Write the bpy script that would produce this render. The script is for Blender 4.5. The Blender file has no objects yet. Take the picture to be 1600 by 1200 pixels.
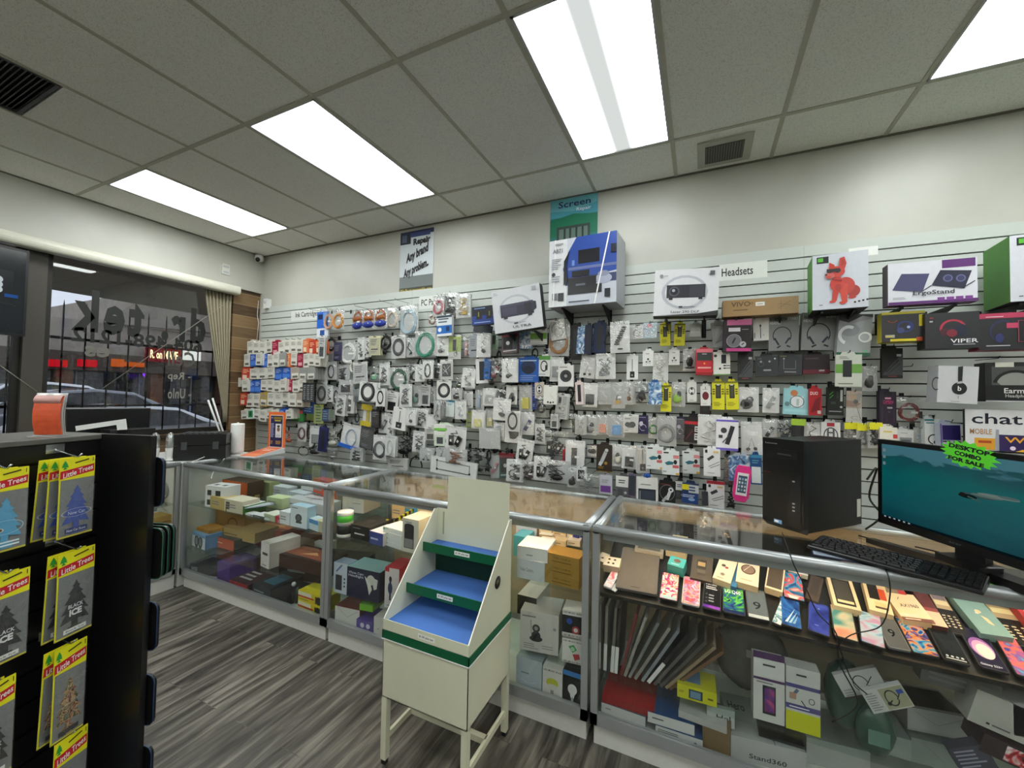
import bpy, math, random
from mathutils import Vector, Matrix
random.seed(7)
PI = math.pi
sc = bpy.context.scene
COL = sc.collection

# ---------------------------------------------------------------- camera, world, exposure
FPX, YAW, PITCH, ROLL = 633.05, 0.4348193, 0.0277178, 0.0193817
EYE = 1.537
def cam_axes():
    cy, sy, cp, sp = math.cos(YAW), math.sin(YAW), math.cos(PITCH), math.sin(PITCH)
    fwd = Vector((-sy * cp, cy * cp, sp)); right = Vector((cy, sy, 0)); up = right.cross(fwd)
    r = right * math.cos(ROLL) + up * math.sin(ROLL); u = up * math.cos(ROLL) - right * math.sin(ROLL)
    return r, u, fwd
CR, CU, CF = cam_axes()
CAM = Vector((0, 0, EYE))
cd = bpy.data.cameras.new('camera'); cam = bpy.data.objects.new('camera', cd); COL.objects.link(cam)
cd.sensor_width = 36; cd.sensor_fit = 'HORIZONTAL'; cd.lens = FPX / 1600 * 36; cd.clip_start = 0.02; cd.clip_end = 200
cam.matrix_world = Matrix(((CR.x, CU.x, -CF.x, 0), (CR.y, CU.y, -CF.y, 0), (CR.z, CU.z, -CF.z, EYE), (0, 0, 0, 1)))
sc.camera = cam
sc.view_settings.view_transform = 'Standard'; sc.view_settings.look = 'None'
sc.view_settings.exposure = EXPOSURE = 0.0; sc.view_settings.gamma = 1; sc.view_settings.use_curve_mapping = False
LAMP = 11.5          # strength of the ceiling panels
SKY = 1.25
w = bpy.data.worlds.new('overcast sky'); sc.world = w; w.use_nodes = True
wn = w.node_tree; wn.nodes.clear()
_o = wn.nodes.new('ShaderNodeOutputWorld'); _b = wn.nodes.new('ShaderNodeBackground')
_tc = wn.nodes.new('ShaderNodeTexCoord'); _n = wn.nodes.new('ShaderNodeTexNoise'); _n.inputs['Scale'].default_value = 2.5
_r = wn.nodes.new('ShaderNodeValToRGB'); _r.color_ramp.elements[0].color = (0.55, 0.60, 0.72, 1); _r.color_ramp.elements[1].color = (0.78, 0.82, 0.93, 1)
wn.links.new(_tc.outputs['Generated'], _n.inputs['Vector']); wn.links.new(_n.outputs['Fac'], _r.inputs['Fac'])
wn.links.new(_r.outputs['Color'], _b.inputs['Color']); _b.inputs['Strength'].default_value = SKY
wn.links.new(_b.outputs['Background'], _o.inputs['Surface'])
sc.cycles.use_denoising = True
sc.cycles.max_bounces = 8; sc.cycles.transparent_max_bounces = 24
sc.cycles.sample_clamp_indirect = 4.0
sc.cycles.caustics_reflective = False; sc.cycles.caustics_refractive = False

# ---------------------------------------------------------------- picture measurements -> places in the room
def ray(px, py):
    return CF + CR * ((px - 800) / FPX) - CU * ((py - 600) / FPX)
def onY(px, py, y): d = ray(px, py); return CAM + d * (y / d.y)
def onX(px, py, x): d = ray(px, py); return CAM + d * (x / d.x)
def onZ(px, py, z): d = ray(px, py); return CAM + d * ((z - EYE) / d.z)
def onP(px, py, p, n):
    d = ray(px, py); return CAM + d * ((Vector(p) - CAM).dot(n) / d.dot(n))

# ---------------------------------------------------------------- materials
def lin(c):
    if isinstance(c, str):
        c = PAL.get(c, c)
    if isinstance(c, str):
        c = tuple(int(c[i:i + 2], 16) / 255 for i in (0, 2, 4))
    return tuple((x / 12.92 if x <= 0.04045 else ((x + 0.055) / 1.055) ** 2.4) for x in c)
PAL = dict(white='e8e8e6', offwhite='d9d8d0', grey='8c8e8e', lgrey='bcbfc0', dgrey='3c3f42', black='121314', ink='1a1a1e', red='c4202c', crimson='9c1530',
    maroon='5e1020', orange='e0642a', amber='b5651d', gold='c2a04a', yellow='e6e020', dyellow='c9b430', lime='9ccc30', green='3c9440', dgreen='1c4030', teal='2a8c94',
    aqua='9cd0d4', sky='6cb0dc', blue='2462c4', navy='1c2450', dblue='1b3a7c', purple='6a3a8c', lilac='a89ccc', pink='e8489c', lpink='eec0c8', brown='6a4428',
    kraft='a98a54', cream='e8dcb8', wood='8a5a34', silver='a9adb0', steel='70757a', skin='a87858', bone='cfcab4', mint='a8d0b4', hotpink='f03c88', violet='3a2a8c', slate='5c6268')
MATS = {}
def nt(name):
    m = bpy.data.materials.new(name); m.use_nodes = True; t = m.node_tree; t.nodes.clear()
    o = t.nodes.new('ShaderNodeOutputMaterial'); return m, t, o
def mat(c, rough=0.5, metal=0.0, var=0.06, scale=40.0, bump=0.0, coat=0.0):
    k = (c, rough, metal, var, scale, bump, coat)
    if k in MATS: return MATS[k]
    m, t, o = nt('surface ' + str(c)); L = t.links
    p = t.nodes.new('ShaderNodeBsdfPrincipled'); r, g, b = lin(c)
    tc = t.nodes.new('ShaderNodeTexCoord'); n = t.nodes.new('ShaderNodeTexNoise'); n.inputs['Scale'].default_value = scale
    L.new(tc.outputs['Object'], n.inputs['Vector'])
    mx = t.nodes.new('ShaderNodeMix'); mx.data_type = 'RGBA'
    mx.inputs[6].default_value = (r * (1 - var), g * (1 - var), b * (1 - var), 1); mx.inputs[7].default_value = (min(1, r * (1 + var)), min(1, g * (1 + var)), min(1, b * (1 + var)), 1)
    L.new(n.outputs['Fac'], mx.inputs[0]); L.new(mx.outputs[2], p.inputs['Base Color'])
    p.inputs['Roughness'].default_value = rough; p.inputs['Metallic'].default_value = metal; p.inputs['Coat Weight'].default_value = coat
    if bump:
        bp = t.nodes.new('ShaderNodeBump'); bp.inputs['Strength'].default_value = bump; bp.inputs['Distance'].default_value = 0.004
        L.new(n.outputs['Fac'], bp.inputs['Height']); L.new(bp.outputs['Normal'], p.inputs['Normal'])
    L.new(p.outputs['BSDF'], o.inputs['Surface']); MATS[k] = m; return m
def emit(c, s, name='lit surface'):
    k = ('emit', c, s)
    if k in MATS: return MATS[k]
    m, t, o = nt(name); e = t.nodes.new('ShaderNodeEmission'); r, g, b = lin(c)
    e.inputs['Color'].default_value = (r, g, b, 1); e.inputs['Strength'].default_value = s
    t.links.new(e.outputs['Emission'], o.inputs['Surface']); MATS[k] = m; return m
def glass(name, tint=(0.93, 0.97, 0.95), boost=1.0, rough=0.02):
    k = ('glass', name)
    if k in MATS: return MATS[k]
    m, t, o = nt(name); L = t.links
    a = t.nodes.new('ShaderNodeBsdfTransparent'); a.inputs['Color'].default_value = (*tint, 1)
    g = t.nodes.new('ShaderNodeBsdfGlossy'); g.inputs['Roughness'].default_value = rough
    f = t.nodes.new('ShaderNodeLayerWeight'); f.inputs['Blend'].default_value = 0.5
    pw = t.nodes.new('ShaderNodeMath'); pw.operation = 'POWER'; pw.inputs[1].default_value = 5.0; L.new(f.outputs['Facing'], pw.inputs[0])
    mu = t.nodes.new('ShaderNodeMath'); mu.operation = 'MULTIPLY_ADD'; mu.inputs[1].default_value = 0.9; mu.inputs[2].default_value = 0.035 * boost; mu.use_clamp = True
    mx = t.nodes.new('ShaderNodeMixShader'); L.new(pw.outputs[0], mu.inputs[0]); L.new(mu.outputs[0], mx.inputs['Fac'])
    L.new(a.outputs[0], mx.inputs[1]); L.new(g.outputs[0], mx.inputs[2]); L.new(mx.outputs[0], o.inputs['Surface']); MATS[k] = m; return m
def film(name, white=0.3, gloss=0.22, rough=0.16, col=(0.9, 0.92, 0.93)):
    k = ('film', name)
    if k in MATS: return MATS[k]
    m, t, o = nt(name); L = t.links
    a = t.nodes.new('ShaderNodeBsdfTransparent'); d = t.nodes.new('ShaderNodeBsdfDiffuse'); d.inputs['Color'].default_value = (*col, 1)
    g = t.nodes.new('ShaderNodeBsdfGlossy'); g.inputs['Roughness'].default_value = rough
    tc = t.nodes.new('ShaderNodeTexCoord'); n = t.nodes.new('ShaderNodeTexNoise'); n.inputs['Scale'].default_value = 38; n.inputs['Detail'].default_value = 3
    L.new(tc.outputs['Object'], n.inputs['Vector'])
    bp = t.nodes.new('ShaderNodeBump'); bp.inputs['Strength'].default_value = 0.55; bp.inputs['Distance'].default_value = 0.006
    L.new(n.outputs['Fac'], bp.inputs['Height']); L.new(bp.outputs['Normal'], g.inputs['Normal'])
    m1 = t.nodes.new('ShaderNodeMixShader'); m1.inputs['Fac'].default_value = white; L.new(a.outputs[0], m1.inputs[1]); L.new(d.outputs[0], m1.inputs[2])
    m2 = t.nodes.new('ShaderNodeMixShader'); m2.inputs['Fac'].default_value = gloss; L.new(m1.outputs[0], m2.inputs[1]); L.new(g.outputs[0], m2.inputs[2])
    L.new(m2.outputs[0], o.inputs['Surface']); MATS[k] = m; return m
def swirl(cols, scale=9.0, glow=0.0, name='printed picture', dist=2.0, seed=0):
    """smooth many-coloured picture (phone wallpapers, lit screens)"""
    k = ('swirl', tuple(cols), scale, glow, seed)
    if k in MATS: return MATS[k]
    m, t, o = nt(name); L = t.links
    tc = t.nodes.new('ShaderNodeTexCoord'); n = t.nodes.new('ShaderNodeTexNoise'); n.inputs['Scale'].default_value = scale; n.inputs['Distortion'].default_value = dist; n.inputs['Detail'].default_value = 1.0
    mp = t.nodes.new('ShaderNodeMapping'); mp.inputs['Location'].default_value = (seed * 1.37, seed * 0.71, seed * 0.33)
    L.new(tc.outputs['Object'], mp.inputs['Vector']); L.new(mp.outputs['Vector'], n.inputs['Vector'])
    cr = t.nodes.new('ShaderNodeValToRGB'); e = cr.color_ramp.elements
    for i, c in enumerate(cols):
        pos = 0.28 + 0.44 * i / max(1, len(cols) - 1)
        el = e[i] if i < 2 else e.new(pos)
        el.position = pos; el.color = (*lin(c), 1)
    L.new(n.outputs['Fac'], cr.inputs['Fac'])
    p = t.nodes.new('ShaderNodeBsdfPrincipled'); p.inputs['Roughness'].default_value = 0.25
    L.new(cr.outputs['Color'], p.inputs['Base Color'])
    if glow:
        L.new(cr.outputs['Color'], p.inputs['Emission Color']); p.inputs['Emission Strength'].default_value = glow
    L.new(p.outputs['BSDF'], o.inputs['Surface']); MATS[k] = m; return m

# ---------------------------------------------------------------- mesh building
TXT = {}
def text_mesh(s, bold=0.0, space=1.0):
    k = (s, bold, space)
    if k in TXT: return TXT[k]
    cu = bpy.data.curves.new('t', 'FONT'); cu.body = s; cu.align_x = 'CENTER'; cu.align_y = 'CENTER'; cu.size = 1; cu.offset = bold; cu.space_character = space; cu.resolution_u = 2
    ob = bpy.data.objects.new('t', cu); me = ob.to_mesh()
    vs = [tuple(v.co) for v in me.vertices]; fs = [tuple(p.vertices) for p in me.polygons]
    ob.to_mesh_clear(); bpy.data.objects.remove(ob); bpy.data.curves.remove(cu)
    if vs:
        xs = [v[0] for v in vs]; ys = [v[1] for v in vs]; cx, cy = (min(xs) + max(xs)) / 2, (min(ys) + max(ys)) / 2
        wd, hg = max(xs) - min(xs), max(ys) - min(ys)
        vs = [(v[0] - cx, v[1] - cy) for v in vs]
    else: wd = hg = 1
    TXT[k] = (vs, fs, wd, hg); return TXT[k]

class MB:
    def __init__(s): s.v = []; s.f = []; s.m = []; s.mats = []; s.M = Matrix.Identity(4); s.sm = []
    def mi(s, m):
        if isinstance(m, (str, tuple)): m = mat(m)
        if m not in s.mats: s.mats.append(m)
        return s.mats.index(m)
    def add(s, vs, fs, m, smooth=False):
        b = len(s.v); k = s.mi(m); M = s.M
        s.v += [M @ Vector(v) for v in vs]
        for f in fs: s.f.append([b + i for i in f]); s.m.append(k); s.sm.append(smooth)
        return s
    def box(s, x0, x1, y0, y1, z0, z1, m, front=None):
        vs = [(x0, y0, z0), (x1, y0, z0), (x1, y1, z0), (x0, y1, z0), (x0, y0, z1), (x1, y0, z1), (x1, y1, z1), (x0, y1, z1)]
        fs = [(0, 3, 2, 1), (4, 5, 6, 7), (1, 2, 6, 5), (2, 3, 7, 6), (3, 0, 4, 7)]
        s.add(vs, fs, m); s.add(vs, [(0, 1, 5, 4)], front or m); return s
    def cbox(s, c, d, m): return s.box(c[0] - d[0] / 2, c[0] + d[0] / 2, c[1] - d[1] / 2, c[1] + d[1] / 2, c[2] - d[2] / 2, c[2] + d[2] / 2, m)
    def hexa(s, lo, hi, m):
        """eight corners: four below, four above, each counter-clockwise"""
        vs = list(lo) + list(hi)
        return s.add(vs, [(0, 3, 2, 1), (4, 5, 6, 7), (0, 1, 5, 4), (1, 2, 6, 5), (2, 3, 7, 6), (3, 0, 4, 7)], m)
    def prism(s, pts, y0, y1, m, axis='y'):
        """outline in the x-z plane (axis y), or x-y (axis z), or y-z (axis x), given a thickness"""
        n = len(pts)
        f = {'y': lambda a, b, t: (a, t, b), 'z': lambda a, b, t: (a, b, t), 'x': lambda a, b, t: (t, a, b)}[axis]
        vs = [f(a, b, y0) for a, b in pts] + [f(a, b, y1) for a, b in pts]
        fs = [tuple(range(n)), tuple(range(2 * n - 1, n - 1, -1))] + [(i, i + n, (i + 1) % n + n, (i + 1) % n) for i in range(n)]
        return s.add(vs, fs, m)
    def tube(s, path, r, m, n=8, closed=False, smooth=True):
        P = [Vector(p) for p in path]; N = len(P); vs = []; up = None
        for i, p in enumerate(P):
            if closed: t = P[(i + 1) % N] - P[i - 1]
            else: t = P[min(i + 1, N - 1)] - P[max(i - 1, 0)]
            if t.length < 1e-9: t = Vector((0, 0, 1))
            t.normalize()
            if up is None: up = Vector((0, 0, 1)) if abs(t.z) < 0.9 else Vector((1, 0, 0))
            a = t.cross(up)
            if a.length < 1e-6: a = t.cross(Vector((1, 0.3, 0)))
            a.normalize(); up = a.cross(t).normalized(); b = up
            rr = r[i] if isinstance(r, (list, tuple)) else r
            for k in range(n):
                q = 2 * PI * k / n; vs.append(p + a * (math.cos(q) * rr) + b * (math.sin(q) * rr))
        fs = []
        for i in range(N if closed else N - 1):
            j = (i + 1) % N
            for k in range(n): fs.append((i * n + k, i * n + (k + 1) % n, j * n + (k + 1) % n, j * n + k))
        if not closed: fs += [tuple(range(n - 1, -1, -1)), tuple((N - 1) * n + k for k in range(n))]
        return s.add(vs, fs, m, smooth)
    def lathe(s, prof, m, n=20, c=(0, 0, 0)):
        vs = []; fs = []
        for r, z in prof:
            for k in range(n): a = 2 * PI * k / n; vs.append((c[0] + r * math.cos(a), c[1] + r * math.sin(a), c[2] + z))
        for i in range(len(prof) - 1):
            for k in range(n): fs.append((i * n + k, i * n + (k + 1) % n, (i + 1) * n + (k + 1) % n, (i + 1) * n + k))
        fs += [tuple(range(n - 1, -1, -1)), tuple((len(prof) - 1) * n + k for k in range(n))]
        return s.add(vs, fs, m, True)
    def ball(s, c, d, m, n=10, rough=0.0):
        vs = [(c[0], c[1], c[2] + d[2] / 2)]; fs = []; rg = n // 2
        for i in range(1, rg):
            a = PI * i / rg
            for k in range(n):
                q = 2 * PI * k / n; j = 1 + rough * (random.random() - .5)
                vs.append((c[0] + math.sin(a) * math.cos(q) * d[0] / 2 * j, c[1] + math.sin(a) * math.sin(q) * d[1] / 2 * j, c[2] + math.cos(a) * d[2] / 2 * j))
        vs.append((c[0], c[1], c[2] - d[2] / 2)); e = len(vs) - 1
        for k in range(n):
            fs.append((0, 1 + k, 1 + (k + 1) % n)); fs.append((e, 1 + (rg - 2) * n + (k + 1) % n, 1 + (rg - 2) * n + k))
        for i in range(rg - 2):
            for k in range(n): a = 1 + i * n; fs.append((a + k, a + n + k, a + n + (k + 1) % n, a + (k + 1) % n))
        return s.add(vs, fs, m, True)
    def quad(s, pts, m): return s.add(pts, [tuple(range(len(pts)))], m)
    def build(s, name, parent=None, loc=None, rot=None, bevel=0.0, seg=1):
        me = bpy.data.meshes.new(name); me.from_pydata([tuple(v) for v in s.v], [], s.f)
        for m in s.mats: me.materials.append(m)
        me.polygons.foreach_set('material_index', s.m); me.polygons.foreach_set('use_smooth', s.sm); me.update()
        o = bpy.data.objects.new(name, me); COL.objects.link(o)
        if parent: o.parent = parent
        if loc is not None: o.location = loc
        if rot is not None: o.rotation_euler = rot
        if bevel:
            b = o.modifiers.new('edges', 'BEVEL'); b.width = bevel; b.segments = seg; b.limit_method = 'ANGLE'; b.angle_limit = 0.7
        return o

class Art:
    """prints on the face (o, U, V, N) of a mesh: shapes lying on its surface"""
    def __init__(s, mb, o, U, V, w, h, t=0.00035):
        s.mb, s.o, s.U, s.V, s.w, s.h, s.t = mb, Vector(o), Vector(U), Vector(V), w, h, t
        s.N = s.U.cross(s.V); s.k = 0; s.rough = 0.42
    def P(s, x, y): return s.o + s.U * (x * s.w) + s.V * (y * s.h) + s.N * (s.t * s.k)
    def mt(s, c): return c if not isinstance(c, str) else mat(c, s.rough)
    def poly(s, c, pts): s.k += 1; s.mb.add([s.P(*p) for p in pts], [tuple(range(len(pts)))], s.mt(c))
    def rect(s, x0, y0, x1, y1, c): s.poly(c, [(x0, y0), (x1, y0), (x1, y1), (x0, y1)])
    def ell(s, cx, cy, r, c, q=1.0, n=18, a0=0, a1=2 * PI):
        q = q * s.w / s.h; s.poly(c, [(cx + r * math.cos(a0 + (a1 - a0) * i / n), cy + r * q * math.sin(a0 + (a1 - a0) * i / n)) for i in range(n if a1 - a0 > 6.2 else n + 1)])
    def ring(s, cx, cy, r, wd, c, q=1.0, n=22, a0=0, a1=2 * PI):
        q = q * s.w / s.h; s.k += 1; vs = []; fs = []
        for i in range(n + 1):
            a = a0 + (a1 - a0) * i / n
            for rr in (r - wd / 2, r + wd / 2): vs.append(s.P(cx + rr * math.cos(a), cy + rr * q * math.sin(a)))
        for i in range(n): fs.append((2 * i, 2 * i + 1, 2 * i + 3, 2 * i + 2))
        s.mb.add(vs, fs, s.mt(c))
    def line(s, x0, y0, x1, y1, wd, c):
        dx, dy = (x1 - x0) * s.w, (y1 - y0) * s.h; l = math.hypot(dx, dy) or 1; hx, hy = -dy / l * wd / 2 * s.w, dx / l * wd / 2 * s.w
        s.poly(c, [(x0 + hx / s.w, y0 + hy / s.h), (x0 - hx / s.w, y0 - hy / s.h), (x1 - hx / s.w, y1 - hy / s.h), (x1 + hx / s.w, y1 + hy / s.h)])
    def text(s, cx, cy, h, c, tx, width=None, bold=0.0, slope=0.0, mirror=False):
        """h: height of the letters as a share of the face; width: fitted to this share of it"""
        s.k += 1; vs, fs, wd, hg = text_mesh(tx, bold); cap = 0.72
        sy = h * s.h / cap; sx = sy if width is None else width * s.w / wd
        if mirror: sx = -sx
        s.mb.add([s.o + s.U * (cx * s.w + x * sx) + s.V * (cy * s.h + y * sy + slope * x * sx) + s.N * (s.t * s.k) for x, y in vs], fs, s.mt(c))
    def print_(s, x0, y0, x1, y1, n, c):
        st = random.getstate(); random.seed(int(1000 * (x0 + y1 + n)))
        for i in range(n):
            y = y1 - (i + .5) * (y1 - y0) / n; hh = (y1 - y0) / n * .22; s.rect(x0, y - hh, x0 + (x1 - x0) * random.uniform(.6, 1), y + hh, c); s.k -= 1
        s.k += 1; random.setstate(st)
    def run(s, ops):
        for op in ops.split(';'):
            a = op.split()
            if not a: continue
            c = a[0]
            if c == 'r': s.rect(*map(float, a[1:5]), a[5])
            elif c == 'e': s.ell(*map(float, a[1:4]), a[4], float(a[5]) if len(a) > 5 else 1)
            elif c == 'o': s.ring(*map(float, a[1:5]), a[5], float(a[6]) if len(a) > 6 else 1)
            elif c == 'a': s.ring(*map(float, a[1:5]), a[5], float(a[6]), 20, math.radians(float(a[7])), math.radians(float(a[8])))
            elif c == 'l': s.line(*map(float, a[1:6]), a[6])
            elif c == 'n': s.print_(*map(float, a[1:5]), int(a[5]), a[6])
            elif c == 'p': q = list(map(float, a[2:])); s.poly(a[1], list(zip(q[::2], q[1::2])))
            elif c == 't': s.text(float(a[1]), float(a[2]), float(a[3]), a[5], ' '.join(a[6:]), None if a[4] == '-' else float(a[4]), 0.012)
            elif c == 's': s.poly(swirl(a[5].split(','), float(a[6]), seed=float(a[7]) if len(a) > 7 else 0), [(float(a[1]), float(a[2])), (float(a[3]), float(a[2])), (float(a[3]), float(a[4])), (float(a[1]), float(a[4]))])

# ---------------------------------------------------------------- things
def tag(o, label=None, cat=None, group=None, kind=None):
    if label: o['label'] = label
    if cat: o['category'] = cat
    if group: o['group'] = group
    if kind: o['kind'] = kind
    return o
def thing(name, label, cat, loc=(0, 0, 0), rot=(0, 0, 0), group=None):
    o = bpy.data.objects.new(name, None); COL.objects.link(o); o.empty_display_size = 0.05
    o.location = loc; o.rotation_euler = rot; return tag(o, label, cat, group)
def struct(name, mb, **k): return tag(mb.build(name, **k), kind='structure')
KIDS = {}
def dup(root, loc, label, group=None, rot=None):
    """a copy of a thing with copies of its parts and sub-parts"""
    def cp(o, par):
        c = o.copy(); COL.objects.link(c)
        if par: c.parent = par
        for ch in [x for x in o.children]: cp(ch, c)
        return c
    r = cp(root, None); r.location = loc
    if rot is not None: r.rotation_euler = rot
    r['label'] = label
    if group: r['group'] = group
    return r

# ================================================================= the room
XL, XR, YB, YF, ZC = -4.98, 4.3, 3.251, -3.4, 3.213
GX0, GY2, CELL = -4.445, 2.774, 0.61
def nmat(name, build):
    if name in MATS: return MATS[name]
    m, t, o = nt(name); p = t.nodes.new('ShaderNodeBsdfPrincipled'); t.links.new(p.outputs['BSDF'], o.inputs['Surface'])
    build(t, p); MATS[name] = m; return m
def _floor(t, p):
    L = t.links; N = t.nodes.new; tc = N('ShaderNodeTexCoord'); mp = N('ShaderNodeMapping'); mp.inputs['Rotation'].default_value = (0, 0, PI / 2)
    br = N('ShaderNodeTexBrick'); br.inputs['Scale'].default_value = 1; br.inputs['Brick Width'].default_value = 1.22; br.inputs['Row Height'].default_value = 0.15
    br.inputs['Mortar Size'].default_value = 0.0018; br.inputs['Color1'].default_value = (0.3, 0.3, 0.3, 1); br.inputs['Color2'].default_value = (0.75, 0.75, 0.75, 1); br.inputs['Mortar'].default_value = (0.05, 0.05, 0.05, 1); br.offset = 0.37
    L.new(tc.outputs['Object'], mp.inputs['Vector']); L.new(mp.outputs['Vector'], br.inputs['Vector'])
    m2 = N('ShaderNodeMapping'); m2.inputs['Scale'].default_value = (11, 1.1, 1); L.new(tc.outputs['Object'], m2.inputs['Vector'])
    ad = N('ShaderNodeVectorMath'); ad.operation = 'ADD'; L.new(m2.outputs['Vector'], ad.inputs[0]); L.new(br.outputs['Color'], ad.inputs[1])
    n = N('ShaderNodeTexNoise'); n.inputs['Scale'].default_value = 2.2; n.inputs['Detail'].default_value = 8; n.inputs['Distortion'].default_value = 0.7; L.new(ad.outputs[0], n.inputs['Vector'])
    cr = N('ShaderNodeValToRGB'); e = cr.color_ramp.elements; e[0].position = 0.33; e[0].color = (0.032, 0.026, 0.021, 1); e[1].position = 0.68; e[1].color = (0.27, 0.245, 0.21, 1)
    x = e.new(0.5); x.color = (0.105, 0.094, 0.08, 1); L.new(n.outputs['Fac'], cr.inputs['Fac'])
    mx = N('ShaderNodeMix'); mx.data_type = 'RGBA'; mx.blend_type = 'MULTIPLY'; mx.inputs[0].default_value = 0.4
    L.new(cr.outputs['Color'], mx.inputs[6]); L.new(br.outputs['Color'], mx.inputs[7])
    L.new(mx.outputs[2], p.inputs['Base Color']); p.inputs['Roughness'].default_value = 0.42
    bp = N('ShaderNodeBump'); bp.inputs['Strength'].default_value = 0.15; bp.inputs['Distance'].default_value = 0.003; L.new(n.outputs['Fac'], bp.inputs['Height']); L.new(bp.outputs['Normal'], p.inputs['Normal'])
def _tile(t, p):
    L = t.links; N = t.nodes.new; tc = N('ShaderNodeTexCoord')
    n = N('ShaderNodeTexNoise'); n.inputs['Scale'].default_value = 190; n.inputs['Detail'].default_value = 3; L.new(tc.outputs['Object'], n.inputs['Vector'])
    cr = N('ShaderNodeValToRGB'); e = cr.color_ramp.elements; e[0].position = 0.36; e[0].color = (0.70, 0.70, 0.65, 1); e[1].position = 0.47; e[1].color = (0.90, 0.90, 0.85, 1)
    L.new(n.outputs['Fac'], cr.inputs['Fac']); L.new(cr.outputs['Color'], p.inputs['Base Color']); p.inputs['Roughness'].default_value = 0.95
    bp = N('ShaderNodeBump'); bp.inputs['Strength'].default_value = 0.4; bp.inputs['Distance'].default_value = 0.003; L.new(n.outputs['Fac'], bp.inputs['Height']); L.new(bp.outputs['Normal'], p.inputs['Normal'])
def _siding(t, p):
    L = t.links; N = t.nodes.new; tc = N('ShaderNodeTexCoord'); sp = N('ShaderNodeSeparateXYZ'); L.new(tc.outputs['Object'], sp.inputs[0])
    a = N('ShaderNodeMath'); a.operation = 'MULTIPLY'; a.inputs[1].default_value = 1 / 0.135; L.new(sp.outputs['Z'], a.inputs[0])
    fl = N('ShaderNodeMath'); fl.operation = 'FLOOR'; L.new(a.outputs[0], fl.inputs[0]); fr = N('ShaderNodeMath'); fr.operation = 'FRACT'; L.new(a.outputs[0], fr.inputs[0])
    wn_ = N('ShaderNodeTexWhiteNoise'); wn_.noise_dimensions = '1D'; L.new(fl.outputs[0], wn_.inputs['W'])
    m2 = N('ShaderNodeMapping'); m2.inputs['Scale'].default_value = (2, 2, 30); L.new(tc.outputs['Object'], m2.inputs['Vector'])
    n = N('ShaderNodeTexNoise'); n.inputs['Scale'].default_value = 2; n.inputs['Detail'].default_value = 6; L.new(m2.outputs['Vector'], n.inputs['Vector'])
    ad = N('ShaderNodeMath'); ad.operation = 'ADD'; L.new(n.outputs['Fac'], ad.inputs[0]); L.new(wn_.outputs['Value'], ad.inputs[1])
    cr = N('ShaderNodeValToRGB'); e = cr.color_ramp.elements; e[0].position = 0.3; e[0].color = (0.075, 0.042, 0.02, 1); e[1].position = 1.4; e[1].color = (0.26, 0.16, 0.075, 1)
    hf = N('ShaderNodeMath'); hf.operation = 'MULTIPLY'; hf.inputs[1].default_value = 0.7; L.new(ad.outputs[0], hf.inputs[0]); L.new(hf.outputs[0], cr.inputs['Fac'])
    gr = N('ShaderNodeMath'); gr.operation = 'GREATER_THAN'; gr.inputs[1].default_value = 0.05; L.new(fr.outputs[0], gr.inputs[0])
    mx = N('ShaderNodeMix'); mx.data_type = 'RGBA'; mx.inputs[6].default_value = (0.38, 0.27, 0.15, 1); L.new(gr.outputs[0], mx.inputs[0]); L.new(cr.outputs['Color'], mx.inputs[7]); L.new(mx.outputs[2], p.inputs['Base Color']); p.inputs['Roughness'].default_value = 0.5
def _paint(t, p):
    L = t.links; N = t.nodes.new; tc = N('ShaderNodeTexCoord')
    n = N('ShaderNodeTexNoise'); n.inputs['Scale'].default_value = 1.3; n.inputs['Detail'].default_value = 5; L.new(tc.outputs['Object'], n.inputs['Vector'])
    cr = N('ShaderNodeValToRGB'); e = cr.color_ramp.elements; e[0].position = 0.3; e[0].color = (0.46, 0.455, 0.41, 1); e[1].position = 0.6; e[1].color = (0.55, 0.545, 0.495, 1)
    L.new(n.outputs['Fac'], cr.inputs['Fac']); L.new(cr.outputs['Color'], p.inputs['Base Color']); p.inputs['Roughness'].default_value = 0.38
    n2 = N('ShaderNodeTexNoise'); n2.inputs['Scale'].default_value = 160; L.new(tc.outputs['Object'], n2.inputs['Vector'])
    bp = N('ShaderNodeBump'); bp.inputs['Strength'].default_value = 0.12; bp.inputs['Distance'].default_value = 0.002; L.new(n2.outputs['Fac'], bp.inputs['Height']); L.new(bp.outputs['Normal'], p.inputs['Normal'])
FLOOR, TILE, SIDING, PAINT = nmat('grey wood plank', _floor), nmat('mineral fibre tile', _tile), nmat('stained board siding', _siding), nmat('off white paint', _paint)
GRID = mat('b4b2a2', 0.55)
struct('floor', MB().box(-5.2, XR, YF, YB, -0.05, 0, FLOOR))
b = MB().box(XL - .3, XR, YB, YB + .1, 0, ZC + .1, PAINT); struct('wall_back', b)
struct('wall_right', MB().box(XR, XR + .1, YF, YB, 0, ZC + .1, PAINT))
struct('wall_front', MB().box(XL - .3, XR, YF - .1, YF, 0, ZC + .1, PAINT))
# the street side: painted header, sill wall, siding by the corner
b = MB(); b.box(XL - .22, XL, YF, YB, 2.745, ZC + .1, PAINT); b.box(XL - .22, XL - .03, YF, YB, 0, 1.06, SIDING); b.box(XL - .22, XL - .03, YF, -1.6, 1.06, 2.745, SIDING)
struct('wall_left', b)
struct('trim_1', MB().box(XL - .22, XL - .04, 2.93, YB, 1.06, 2.745, SIDING))
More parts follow.
